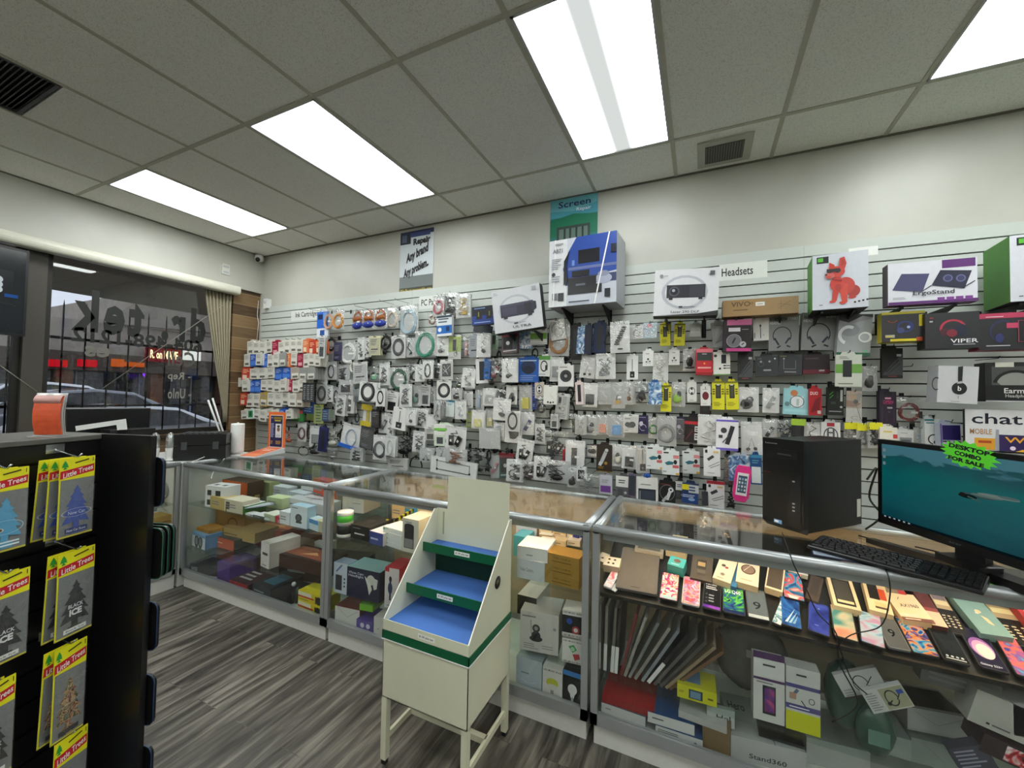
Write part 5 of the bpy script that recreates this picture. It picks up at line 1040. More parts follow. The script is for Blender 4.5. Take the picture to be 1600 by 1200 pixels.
WALL = '''
#the top row of hanging bags
495 487 513 527|refill_pack|X refill dfe8ee .02|blue and white ink refill carton
505 484 522 516|tape_roll_pack|B bigcoil d8a888|clear bag with a beige roll
520 483 537 515|tape_roll_pack|B bigcoil d88c28|clear bag with an orange roll
549 485 568 517|cable_bag|B duo amber|clear bag of amber and blue cable, left end
566 484 586 515|cable_bag|B duo amber|clear bag of amber and blue cable, middle
584 483 604 513|cable_bag|B duo amber|clear bag of amber and blue cable, right one
603 480 623 513|cable_bag|B bigcoil e0d0c0|clear bag with a coiled cream cable
622 477 654 522|cable_bag|B bigcoil a8bcc8|large clear bag with coiled pale blue cable
668 488 684 509|cable_bag|B coil 8a5c50|small clear bag with brown cable
675 461 694 494|cable_bag|B coil b85c68|clear bag with coiled red and white cable
693 457 716 492|cable_bag|B wires dgrey d1|clear bag with dark cable and white lead
712 459 734 496|cable_bag|B wires c2a04a d1|clear bag with gold coloured cable
682 493 706 525|network_card_box|X wifi dfe4e8 .03|blue and white boxed adapter
'''
INKROWS = [('first', 533, 552, 386, 502, 'w w w w c w w w w o r o'), ('second', 553, 572, 381, 501, 'w b w b w w g o w c w w w'), ('third', 575, 592, 378, 492, 'r w w w b b n g g'), ('fourth', 594, 611, 378, 477, 'w b b w w w w c w w'),
    ('fifth', 615, 634, 373, 474, 'r w w y w w w w n'), ('sixth', 641, 656, 376, 456, 'w e w w w w b w')]
ICOL = dict(w=('ink', 'dcd9cf', 'white'), c=('inkr', '9c1636', 'crimson'), o=('inko', 'e07a48', 'orange'), r=('inko', 'c8402c', 'red'), b=('inkb', '2458b4', 'blue'), g=('ink', '9a9c98', 'grey'), n=('ink', 'b8a898', 'brownish'), y=('ink', 'b89c48', 'gold'), e=('gcard', 'd8e4dc', 'green'))
for nm, y0, y1, x0, x1, s in INKROWS:
    cs = s.split(); n = len(cs); stp = (x1 - x0) / n
    for i, ch in enumerate(cs):
        art, c, word = ICOL[ch]; r_ = random.Random(i * 31 + y0); xa = x0 + i * stp; dy = r_.uniform(-1.5, 2) - (i / n) * 1.2
        hang(f'{xa:.1f} {y0 + dy:.1f} {xa + stp * 1.02:.1f} {y1 + dy + r_.uniform(-1, 3):.1f} {r_.uniform(-4, 4):.1f}|ink_cartridge_box|X {art} {c} .022 d3|small {word} ink cartridge carton', 'the %s ink cartridge row' % nm, base=.19)
WALL2 = '''
#the upper row of cable packs
498 524 508 560|cable_pack|C blk e0e0de|narrow white cable card
509 527 526 547|cable_coil|Q bigcoil black|loose black cable coil
512 546 522 566|cable_pack|B pad lgrey|small grey bagged pad
521 535 534 563|cable_pack|C lines 3c3c5c|dark violet pack on the rail
533 534 557 566|cable_pack|B bigcoil white d1|clear bag with a thick coiled white cable
557 527 569 562|cable_pack|B wire black w|white bag with a black lead
568 527 580 558|cable_pack|B wire dgrey w|white bag with a dark short cable
577 525 594 555|cable_pack|C lines dcd8b4 d1|cream card with printed lines
594 521 611 546|cable_coil|Q bigcoil black|loose thick black cable coil with a tail
610 524 634 560|cable_pack|C coilc e2e2e0 d2|white card with a black coiled cable
634 528 648 558|cable_pack|B wire black d1|narrow clear bag with black wire
648 517 680 556|cable_bag|B bigcoil 3c8c74|large clear bag with a coiled green cable
681 527 700 556|cable_pack|B small black w d2|white bag with a small dark button
700 524 721 561|cable_pack|C dev e8e8e6|white and green card with a black device
721 526 734 560|cable_pack|B strip c89ca0 d1|pinkish clear packet
733 524 747 558|screen_protector_pack|X lines 9ca0a6 .03|grey narrow carton on edge
744 521 766 558|cable_pack|B small black w d1|tall white bag with a dark round piece
766 519 779 546|cable_pack|C devg a8ccb0|green card with a dark plug
740 508 768 519 8|power_strip_pack|X kb 3a3660 .03|dark violet long pack under the blue box
784 520 808 552|hard_drive_box|X hdd 6c5c60 .04|dark square boxed drive with a white dot
808 515 832 545|cable_pack|C blues b4cce4|blue and white wavy patterned card
829 511 854 538|cable_pack|X gw e6e6e2 .02|white card with a green band
857 507 891 556|cable_bag|B bigcoil b08458|clear bag with a coiled copper cable
858 499 881 531 -8|earphone_card|C tagc e8e6de|white tag with drawn earphones
891 508 907 562|selfie_stick_pack|X strip 141416 .02|long black narrow carton
903 511 920 553 5|selfie_stick_pack|X blues a8ccdc .012|long pale blue narrow card, tilted
914 508 925 553|selfie_stick_pack|X strip 1c2440 .02|long navy carton
928 504 947 551 3|selfie_stick_pack|X strip 1c2c54 .02|long dark blue carton with a black stick
944 520 957 545|tripod_pack|Q arch dgrey|small dark folded tripod
953 502 983 551|chain_pack|B chain dgrey w|clear bag with a black chain
984 509 1005 529|ring_light_pack|C ring eeeeee|white square card with a grey ring
1005 504 1027 528|cable_pack|C pastel d8e0ec|pastel pink and blue card
1031 506 1047 540|car_charger_pack|X yel e4de28 .02|bright yellow pack under the white projector carton, left
1054 506 1071 540|car_charger_pack|X yel e4de28 .02|bright yellow pack under the white projector carton, right
1078 506 1096 526|wall_charger_box|X sw c8c8c4 .02|small pale square carton low on the slats
1110 503 1135 542 -6|stand_box|X tri a8aaaa .03|grey tilted carton with angular drawing
1131 499 1175 549|headset_box|X pinkhs 1c1418 .07|black and pink headset carton
1176 490 1202 532|microphone_box|X whitemic e8e6e2 .05|white upright carton with a clip microphone
1201 492 1248 548 -2|headset_box|X neck 8e9090 .05|grey neckband headset carton, left of two
1254 488 1314 547 1|headset_box|X neck 8e9090 .06|grey neckband headset carton, right of two
1312 491 1364 556 2|headset_box|X headw 9ea2a4 .07|silver carton with white headphones picture
#the second row of cable packs
496 577 512 598|cable_pack|B pad white w|small white clear bag
508 565 525 593|cable_pack|B oval dgrey d1|clear bag with a dark oval coil
525 570 546 596|cable_pack|B wires black d1|grey bag with tangled black wires
545 562 557 583|cable_coil|Q oval e0dcd0|loose cream white cable loop
551 566 573 599 -4|cable_pack|C lines d8d8d6|white and grey card with a black stripe
573 572 591 597|cable_pack|B blob 8cc4a0|green tinted clear bag
590 567 609 602 -5|cable_pack|B wires black w|white tilted bag with crossing black wire
608 574 637 607|cable_bag|B bigcoil 24543c|green tinted bag with a dark coil
636 568 649 598|cable_pack|B blob black|narrow bag with a black plug
641 574 654 597|cable_pack|B coil black d1|clear bag with a thin black loop
648 569 663 596|cable_pack|B wire lgrey w|white bag with a pale cable
660 563 676 592|cable_pack|B oval black w d1|white bag with a black oval coil
676 567 689 594|cable_pack|B strip slate d1|grey clear packet
688 562 707 593|chip_card|C noise e4e4e2|white card with a black speckled square
709 590 725 609|cable_pack|B blob 3c4c2c|small green and black bag
723 576 743 606 4|cable_pack|B wire lgrey w|crumpled white bag with a pale wire
743 560 761 599 -3|stylus_pack|X strip e0e0e0 .015|white carton with a black strip on blue
757 560 766 592|stylus_pack|C lines 1c64b0|blue card behind the black strip carton
761 560 786 597|tool_pack|B slant 6c1c20|clear bag with a red and black tool
784 560 807 597|cable_pack|B small black w|plain white bag with a tiny dark clip
810 559 841 597|headset_pack|X phones 1e5cae .03|bright blue headset carton
841 556 860 588|headset_pack|X phonesw e6e8e4 .02|white and green headphone carton
859 558 880 596|cable_pack|B pad lgrey w d1|cloudy clear bag with a pale pad
872 571 896 604|cable_pack|X disc e6e6e4 .02|white carton with a black round disc
909 554 933 591 6|cable_pack|B pair dgrey w|white bag with two dark earpieces
931 552 961 592|cable_pack|B wires lgrey w d1|wide crumpled white bag
979 556 997 593|antenna_pack|X plugc e8e8e8 .015|white upright card with a black shield drawing
1004 548 1021 572|earphone_box|X earb eeeeec .02|small white earphone carton left of the tangled bag
1020 551 1044 601|earphone_pack|B wires e4e4dc w|long clear bag with tangled white earphones
1045 546 1062 570|earphone_box|X earb eeeeec .02|small white earphone carton right of the tangled bag
1067 545 1088 579|mouse_pack|B mouse black|clear bag with a black mouse
1088 545 1114 586|case_box|X redb d02c38 .05|bright red carton with a dark lid picture
1114 550 1141 586|charger_box|X bws ecebe6 .04|white carton with black charger drawing
1153 549 1177 594|stand_box|X dk 28282a .02|narrow charcoal carton with diagonal stripe
1180 556 1216 588|earbud_box|X dkb 34363a .04|dark grey square carton, left of a pair
1217 554 1254 586|earbud_box|X dkc 36383c .04|dark grey square carton, right of a pair
1254 554 1296 584|earbud_box|X dkr 2a1a20 .04|dark red and black carton
1347 572 1371 611|clip_fan_pack|B blob 2c2c30|clear moulded pack with a black gadget
1306 554 1347 604|adapter_card|X adap c4c8bc .02|white card with a green band and black plug
1378 544 1411 591|stand_box|X dk 232325 .025|charcoal diagonal striped carton by the ear cushion boxes
#the third row of cable packs
471 598 493 628|keypad_card|C keypad 26282a|black card with rows of grey keys
493 598 512 631|cable_pack|C coilc dfe2e2|white card with a round black coil
511 602 519 628|cable_pack|B wire black w|narrow white bag with a black lead, second column
518 605 531 632|cable_pack|B oval black|clear bag with a black earphone coil
530 593 549 616|cable_pack|B pad slate d1|grey clear packet with a slate pad
523 616 541 650 5|cable_pack|B wires dgrey w d1|white tilted bag with looping grey wires
540 616 553 646 3|cable_pack|B strip slate w d1|white tilted packet with a grey stick
551 607 562 628|cable_pack|C phg a0a6a6|grey clear case card
563 597 588 627 3|cable_pack|C coilc e4e4e2 d2|white card with a big black ring coil
586 607 602 635|cable_pack|C ovalc dedfdd d1|white card with a black oval cable
604 612 623 644 4|charger_pack|C blk dededc d2|white tilted card with a black charger
623 600 643 636|cable_pack|B wires black w|white bag with a curled black lead
642 601 658 635|cable_pack|B blob 6c8c80|greenish cloudy bag
657 601 673 634|charger_pack|C blk e2e2e0|white card with a black square plug
672 604 681 630|cable_pack|B strip lgrey|very narrow pale packet
683 594 704 625|cable_pack|C coilc e2e2e0|white card with a thick black coil
704 606 722 626|cable_pack|B blob dgrey|grey bag with a dark lump
724 612 739 637|cable_pack|C tiny e2e2e0|white card with small black parts
742 609 757 641|cable_pack|B strip a0b0c4|pale blue tinted bag
755 607 773 634|cable_pack|B pad b0b4b4 w|white bag with a ribbed grey pad
775 608 790 632|cable_pack|B small slate d1|grey bag with a tiny part
791 602 808 632|cable_pack|B blob black w|white bag with a black lump
810 602 831 643|tag_pack|B square d0c858|clear bag with a yellow tag
831 598 838 640|cable_pack|C lines 1c3c84|thin dark blue card edge
835 597 850 622|ring_pack|C remote c8c0b4|beige card with two dark rings
837 618 852 652|cable_pack|B coil black|clear bag with a bundled black cord
850 602 870 632|cable_pack|C tiny e4e4e0|white card with three black dots
870 615 889 655 4|cable_pack|C cablebox e6e8e6 d2|white tilted card with a drawn cable and plugs
898 597 910 632 -3|thermometer_pack|X strip e6d4d4 .012|white and pink slim pack with a black rod
911 598 934 636|wallet_pack|B square 2c2e34 w|white bag with a black card wallet
934 597 955 632|cable_pack|B pad b4b6b6|clear bag with a pale grey square
954 597 976 638|padlock_pack|B lock gold|clear bag with a brass padlock
974 596 992 632|ornament_pack|B small 8a6040|clear bag with a small brown piece
990 596 1015 632|adapter_pack|B blob 1c1c1e|clear bag with a black adapter
1013 597 1033 632|game_pack|X blues 1c5c9c .02|dark blue rounded pack
1032 602 1049 643|car_charger_pack|X yel e4de28 .02|yellow pack in the middle of the row
1050 597 1072 635|earplug_pack|B blob 9ccc50|clear bag with lime green pieces
1073 597 1088 628|remote_pack|X remote e4e4e0 .012|white pack with a black ringed remote
1094 610 1110 650|remote_pack|X strip 2a1c1c .02|dark pack under the white and red one
1094 603 1110 634|remote_pack|X redo e4e2de .012|white pack with a dark red oval
1112 596 1132 640|car_charger_pack|X yel e4de28 .02|yellow pack, left of the right hand pair
1133 596 1153 640|car_charger_pack|X yel e4de28 .02|yellow pack, right of the right hand pair
1153 605 1186 644|keychain_pack|B blob black w d1|white bag with black round charms
1192 606 1218 645|cable_pack|B slant lgrey w|white bag with pale screws
1225 607 1266 648|watch_pack|X watch 9cd0d8 .03|aqua card with a picture of a watch case
1264 607 1284 649|controller_pack|X duo b01824 .02|red carton with white capital letters
1293 605 1319 649|cable_box|X grn 1a1e1c .03|black carton with green diagonal bars
1322 611 1348 660|microphone_card|C photo d8d4cc|photo card of a person with a lapel clip
1374 612 1401 665|tripod_box|X open 2a1c34 .04|dark purple carton with pink lettering
1400 620 1441 662|earphone_pack|B coil 7c1c24|rounded bag with red and black earphones
#the fourth row of cable packs
474 628 491 646|cable_pack|X bluel 28488c .01|blue card with pale lines
479 645 492 657|cable_pack|C yelg 7a7c44|olive card, small
491 632 504 662|battery_card|C yelg b4c06c|yellow green battery card
503 639 514 658|battery_card|C bluel 3c5c8c|blue battery card
514 640 524 657|battery_card|C yelg 8c8c80|drab card beside the blue battery card
456 641 473 658|label_pack|X greenl 3c9444 .02|green and red pack beside the orange display
443 667 459 695|cable_coil|Q bunch b05c44|loose red brown cable bundle
464 660 478 690|cable_pack|B coil 5c2830 w|white bag with a dark red coil
477 663 488 688|cable_coil|Q oval 3c2420|loose dark brown coil
484 667 503 699 3|cable_pack|B pad lgrey w d1|white bag with a square label, lower left
499 668 511 706 3|cable_pack|X strip 24285c .02|navy long pack
511 662 531 702|cable_coil|Q bunch cfcfc6|loose off white cable bundle
528 664 543 694|cable_coil|Q oval black|loose black cable with plug
537 664 566 702 10|cable_pack|B oval a0b4c8 w|white tilted bag with blue edges
567 632 584 667 6|cable_pack|B strip dyellow w|white bag with yellow ends
579 640 593 669|cable_pack|C blk 241c22|very dark pack in shadow
592 645 608 677|cable_pack|B slant black w|white bag with a bent black stick
605 648 617 682 4|cable_pack|B wire black w|narrow tilted bag with a black chain
615 637 637 672 6|charger_pack|C plugc e4e4e2 d1|white tilted card with a black plug on its cord
634 638 650 665 3|cable_pack|B small slate w d1|white bag with a grey dot
649 638 668 669 4|cable_pack|B wires black w d1|white bag with a black bundle
665 648 682 674|cable_pack|B none white w|blank white bag
664 668 680 688|charger_pack|C blk e0e0de|white card with a black mouse shape
677 624 688 656|cable_pack|B wire lgrey|pale clear bag, narrow
686 625 698 655|cable_pack|B strip lgrey|clear bag with a pale strip
697 626 710 651|cable_pack|C aq e0e8e8|white and aqua card
710 625 728 655|cable_pack|B wire c0d0d8 w|white bag with pale blue lead
728 643 740 668|cable_pack|C lines 98a830|lime green card in shadow
736 641 757 670|cable_pack|B square dcd890 w d1|white bag with a pale yellow base
757 639 773 669|cable_pack|B square d0cc98 d1|clear bag with a cream base
771 623 798 657 5|cable_pack|B small slate w|crumpled clear bag in front of others
770 660 788 688|cable_pack|B wires a8acb4 w|clear crumpled bag with silver bits
789 643 813 692|cable_pack|B blob dgrey w d1|white bag with black and white parts
789 642 813 674|cable_pack|C ovalc e6e6e4|white card with a black curved cable
815 644 834 680|cable_pack|B slant 3c2c74 w d3|white edged bag with a purple and black cord
835 662 851 693|cable_pack|B wires dgrey w|crumpled white bag with crossed wires
747 669 781 701|cable_pack|B none white d1|pair of empty looking clear bags
860 647 872 669|cable_pack|C blk e2e2e4|small white card with a grey square
888 646 902 680|cable_pack|B strip 2c3830|clear bag with a dark green strip
898 648 916 679|cable_pack|B wires c0c0c0|clear bag of silver beads
915 648 933 680|cable_pack|B blob lgrey|clear bag of mixed silver pieces
932 648 951 679|cable_pack|B square e0a088|clear bag with an orange and white tub
950 648 976 683|cable_pack|B square 6ca8e0|clear bag with a blue crumpled piece
#the fifth row of cable packs
974 648 996 676|earphone_card|C ear1 e8e8e6|black framed white earphone card
996 649 1013 678|earphone_card|C purp 2a2450|purple earphone card beside a green bag
1012 652 1028 685|cable_pack|B coil 3c7c3c|clear bag with a green lead
1056 651 1070 686|earphone_card|C purp 32284c|purple earphone card beside a red topped pack
1026 650 1056 697|cable_bag|B bigcoil 8c8e90|large clear bag with a grey coiled cable
1070 652 1096 692|headset_pack|X redk 1c1416 .03|black pack with a red top band
1091 648 1127 696|cable_pack|B wires d0d0d0 w d2|stack of crumpled white bags
1119 656 1154 704|adapter_pack|X purpw ecebf0 .03|white and violet rounded pack with black adapters
1157 659 1190 710|cable_pack|B pair black w|long grey bag with black pieces at its foot
481 692 502 712|cable_coil|Q bunch black|loose black wires in shadow, lower left
465 697 483 713|cable_coil|Q loop black|black wire ring low on the slats
509 700 528 722|cable_pack|B wires lgrey|clear bag with grey wires low down
547 700 566 722|cable_pack|B wires slate|low clear bag behind the counter edge
563 667 586 702 5|cable_pack|C lines 3c4244|dark grey pack beside blue edged bag
583 680 603 719|cable_pack|B bigcoil 2c3038 w|white bag with a round dark coil at the bottom
600 682 619 713 4|cable_pack|B oval c8c8c8 w|white bag with a white coil inside
618 674 643 716|cable_coil|Q bunch black|mass of loose black cables
633 672 647 712|cable_coil|Q bunch 17181a|second mass of loose black cables
645 674 665 707 6|cable_pack|B wires slate w d1|white tilted bag with grey clips
678 663 706 697|cable_pack|X wgrey d0dccc .02|clear pack with pale green header
694 666 730 703 3|cable_bag|B adapters black w|triangular clear bag with a black adapter
808 688 834 724 5|cable_pack|B adapters black w|white bag with black parts hung low in the middle
847 673 888 716 3|cable_bag|B adapters 2c2e30|big clear bag with two black adapters
879 703 888 732|stylus_pack|X strip b42430 .01|narrow red stick pack
883 689 912 731|cable_pack|B strip black w d2|white bags with a black strip
916 694 934 714|earphone_card|C ear1 5a5a60|grey carded earphones above the gold pack
932 695 956 737|flash_drive_pack|X gold 2c2018 .02|black and gold pack with a silver key drive
955 694 974 729|cable_pack|B blob d8d4c4 w|clear bag with a cream piece
972 697 996 733|cable_pack|B square 1c1c1e w|clear bag with a black cube
993 697 1014 739|cable_pack|C plugc c8caca|clear card with small black drawings
#the sixth row of cable packs
1009 698 1036 733|flashlight_pack|X teal3 e2e6e6 .012|white card with a teal torch, left of three
1034 705 1061 742|flashlight_pack|X teal3 e2e6e6 .012|white card with a teal torch, middle of three
1066 705 1093 740|flashlight_pack|X teal3 e2e6e6 .012|white card with a teal torch, right of three
1099 702 1125 744|charger_box|X plugbox e8e8ea .03|white carton with a dark charger and cords
1132 710 1146 758|cable_pack|C lines 5c6064|grey pack behind the pink pouch
1138 712 1176 752|case_pack|X blues c8d4e0 .015|pale blue pack behind the pink pouch
1172 711 1190 757|case_pack|X aq 1c4c84 .02|white and dark blue pack beside the computer tower
606 716 636 734|cable_pack|X lines c8c8c6 .03|pale card low behind the showcase
638 711 662 738|cable_coil|Q arch black|black bent headband low behind the showcase
655 700 677 722|cable_pack|B pair black|low clear bag with black earpieces
680 700 698 724|cable_pack|B small black|low grey bag with one dark dot
696 702 728 726|cable_pack|B wires 8c5c44|low clear bag with brown wires
736 706 758 741|cable_pack|B wires black d1|clear bag with black clips by the cream stand top
756 708 768 741|cable_coil|Q bunch black|black cable bundle by the cream stand top
767 711 780 747|cable_pack|B slant c87c88|clear bag with a pink part
780 708 803 747|cable_pack|C hdd 2c5c5c|teal and red backed pack
791 719 817 753|cable_pack|B wires black w|clear flared bag with black leads
814 722 836 753|cable_pack|B bunch 3c2c34|dark bag with maroon shade
834 714 858 751|cable_bag|B adapters black w|flared clear bag with long black adapters
854 720 888 755|cable_bag|B bunch dgrey|grey bag stuffed with dark cable
886 733 903 762|cable_pack|B blob black|black bagged part under the red stick
901 730 915 752|chip_card|C noise d8dadc|small white card with a black square, low
906 742 936 772|cable_pack|B wires lgrey|low clear bag left of the violet box
936 743 956 772|case_box|X pbox c8c8d0 .03|low pack with a violet label
962 744 984 778|cable_pack|X wgrey 5c5e60 .03|low pack with a white upper label
982 742 994 776|case_box|C kb 6c5c7c|narrow mauve card, low
994 746 1028 782|phone_case_box|X window ecebe6 .04|white carton with a dark window and blue ball above
1030 752 1056 786|earphone_pack|X shiny 17181a .03|black glossy pack with a silver earpiece
1055 752 1070 780|cable_pack|X wgrey 3c3e42 .03|small pale and black pack
1066 756 1092 787|cable_pack|X yb 20345c .03|yellow and blue pack with white words
1104 757 1132 794|charger_box|X plugbox ecebec .03|lowest white carton with a dark charger, red topped
1096 768 1106 790|cable_pack|C kb 4c5054|dark narrow pack, low
1133 762 1152 798|cable_coil|Q bunch dgrey|loose dark grey cables under the pink pouch
#the low row behind the tower
1192 655 1215 690|cable_pack|B slant dgrey|clear bag with a dark stick above the tower
1214 656 1236 690|cable_pack|B bunch slate|clear bag of grey parts above the tower
1238 657 1257 692|cable_pack|X strip 1c1e1e .02|black pack with a lime top
1256 660 1283 692|cable_pack|B small dgrey w|white bag above the tower
1283 660 1313 692|cable_pack|X redh e0e0e0 .02|white pack with a red tab and black outline
1318 660 1340 697|earphone_pack|B bunch lgrey|yellow tabbed clear bag, left
1338 662 1358 700|earphone_pack|B bunch lgrey|yellow tabbed clear bag, middle
1357 660 1377 700|earphone_pack|B bunch slate|yellow tabbed clear bag, right
1375 668 1402 694|charger_box|X boxr e8e4d8 .03|small white carton with a red corner
1402 672 1428 698|phone_case_box|X phg e0e2e4 .03|white carton with a grey phone outline
1428 668 1448 698|cable_pack|B wires a8b4c0|pale blue clear bag above the monitor
1444 655 1470 700|headset_box|X jab e0e6e6 .04|white and teal headset carton above the monitor
1468 662 1502 702|speaker_box|X purb c0c8d8 .05|dark violet and white carton above the monitor
'''
rows_from(WALL); rows_from(WALL2)
# yellow tabs and other odd add-ons sit in their packs
def find(desc): return next(i for i in ITEMS if i['desc'] == desc)
for d in ('yellow tabbed clear bag, left', 'yellow tabbed clear bag, middle', 'yellow tabbed clear bag, right'):
    i = find(d); MB().box(-i['W'] * .5, i['W'] * .5, -.018, -.016, -i['H'] * .28, 0, 'yellow').build('header_card', i['t'])
i = find('black pack with a lime top'); MB().box(-i['W'] * .6, i['W'] * .6, -.004, -.001, -i['H'] * .22, .01, 'a4c83c').build('header_card', i['t'])
i = find('white carton with a dark window and blue ball above'); MB().ball((0, .01, .012), (.05, .03, .045), 'blue', 12).build('blue_cap', i['t'])
i = find('white bag with yellow ends'); MB().box(-i['W'] * .5, i['W'] * .5, -.02, -.018, -i['H'] * .25, 0, 'dyellow').box(-i['W'] * .5, i['W'] * .5, -.02, -.018, -i['H'], -i['H'] * .75, 'dyellow').build('yellow_trim', i['t'])
i = find('white tilted bag with blue edges'); MB().box(-i['W'] * .5, i['W'] * .5, -.02, -.018, -i['H'], -i['H'] * .84, 'blue').build('blue_trim', i['t'])
i = find('clear pack with pale green header'); MB().box(-i['W'] * .5, i['W'] * .5, -.002, -.0008, -i['H'] * .3, -i['H'] * .18, '7cc850').build('green_stripe', i['t'])
i = find('lowest white carton with a dark charger, red topped'); MB().box(-i['W'] * .5, i['W'] * .5, .005, .02, .0, .02, 'b83040').build('red_top', i['t'])

# pink arm pouch
y = SY - .30; A, B = onY(1150, 755, y), onY(1176, 755, y); T_, U_ = onY(1163, 728, y), onY(1163, 785, y); W_, H_ = B.x - A.x, T_.z - U_.z
t = thing('phone_pouch', 'hot pink phone arm pouch hanging beside the computer tower', 'phone pouch', ((A.x + B.x) / 2, y, T_.z), (0, math.radians(6), .1))
b = MB(); pts = [(-W_ * .36, 0), (W_ * .36, 0), (W_ * .5, -H_ * .14), (W_ * .5, -H_ * .86), (W_ * .32, -H_), (-W_ * .32, -H_), (-W_ * .5, -H_ * .86), (-W_ * .5, -H_ * .14)]
b.prism(pts, 0, .012, mat('e83a8c', .35)); b.build('pouch', t, bevel=.003); b = MB(); b.box(-W_ * .34, W_ * .34, -.003, .0, -H_ * .82, -H_ * .2, 'f0e8ec'); a = Art(b, (-W_ * .34, -.0032, -H_ * .82), (1, 0, 0), (0, 0, 1), W_ * .68, H_ * .62, .0003); a.rect(.1, .12, .9, .88, '3c5468')
for i in range(3):
    for j in range(4): a.rect(.16 + .26 * i, .2 + .16 * j, .32 + .26 * i, .3 + .16 * j, ['c8d4dc', '8cb0c8', 'e0e4e8'][(i + j) % 3])
b.build('phone_window', t); MB().tube([(0, .006, .012), (0, .04, .02), (0, .15, .03)], .003, 'black', 6).build('strap', t)

# ---- labels that single each one out, rear copies, hooks
ORD = 'first second third fourth fifth sixth seventh eighth ninth tenth eleventh twelfth thirteenth fourteenth fifteenth sixteenth seventeenth eighteenth nineteenth twentieth'.split()
seen = {}
for it in ITEMS: seen.setdefault(it['desc'], []).append(it)
for d, L in seen.items():
    if len(L) > 1:
        byrow = {}
        for it in L: byrow.setdefault(it['row'], []).append(it)
        for r, LL in byrow.items():
            LL.sort(key=lambda i: i['x'])
            for k, it in enumerate(LL):
                it['label'] = '%s, %s along %s' % (d, ORD[k] if k < 20 else 'last', r) if len(LL) > 1 else '%s, only one along %s' % (d, r)
    else: L[0]['label'] = d + ('' if len(d.split()) > 8 else ' hanging on the white slatwall')
for it in ITEMS:
    t = it['t']; t['label'] = it['label']; t['group'] = 'ink cartridge cartons' if it['name'].startswith('ink_') else 'goods hanging on the slatwall'
    gap = max(.012, it['dp'] + .003); rnd = it['rnd']
    if it['name'].startswith('ink_'): t['group'] = 'ink cartridge cartons hung in rows by the corner'
    for k in range(it['nd']):
        if it['off'] - gap * (k + 1) < .03 + it['dp']: break
        l = t.location; dup(t, (l.x + rnd.uniform(-.006, .006), l.y + gap * (k + 1), l.z + rnd.uniform(-.004, .004)), ' '.join(it['desc'].split()[:9]).rstrip(',') + ', hung behind another', t['group'] + ', ' + ' '.join(it['desc'].split()[:5]).rstrip(',') + ', behind', (0, it['rot'][1] + rnd.uniform(-.05, .05), it['yaw'] + rnd.uniform(-.08, .08)))
hooks = 0
for it in ITEMS:
    t = it['t']; l = t.location
    if it['name'].startswith('ink_') and int(it['x']) % 2: continue
    L_ = SY - l.y; b = MB(); zh = .012 if it['loose'] == 'X' else -.004
    b.tube([(0, L_ - .001, zh + .010), (0, L_ - .01, zh + .006), (0, 0.0, zh), (0, -.018, zh), (0, -.026, zh + .012)], .0019, HOOKM, 5); b.box(-.012, .012, L_ - .003, L_, zh - .012, zh + .028, HOOKM)
    tag(b.build('display_hook', loc=l), 'thin black wire display hook reaching out of the white slatwall', 'hook', 'black wire display hooks of the slatwall'); hooks += 1
# dark loose cables that hang behind the bagged goods
rb = random.Random(11)
for k in range(120):
    px, py = rb.uniform(500, 905), rb.uniform(530, 712)
    if py > 690 and px < 560: continue
    off = rb.uniform(.03, .075); P = onY(px, py, SY - off); W_, H_ = rb.uniform(.07, .12), rb.uniform(.11, .19)
    b = MB(); kd = rb.choice(['bunch', 'bunch', 'coil', 'oval', 'wires']); content(b, kd, W_, H_, rb.choice(['black', 'black', 'dgrey', 'slate']), rb)
    b.tube([(0, off, .006), (0, 0, 0), (0, 0, -H_ * .3)], .002, 'black', 5)
    tag(b.build('hanging_cable', loc=P), 'dark loose cable hanging close to the slats behind the bagged goods', 'cable', 'dark cables behind the bagged goods')
# empty hooks seen above the bags
for px, py in ((484, 483), (508, 481), (555, 478), (594, 470), (618, 468), (690, 462), (1155, 568), (1340, 560), (1425, 572), (1560, 560), (1235, 600), (975, 505), (958, 503), (940, 506)):
    P = onY(px, py, SY - .2); b = MB(); b.tube([(0, .199, .008), (0, .19, .006), (0, 0, 0), (0, -.012, .012)], .0019, HOOKM, 5); tag(b.build('display_hook', loc=P), 'empty black wire display hook standing out above the hanging bags', 'hook', 'empty black display hooks')

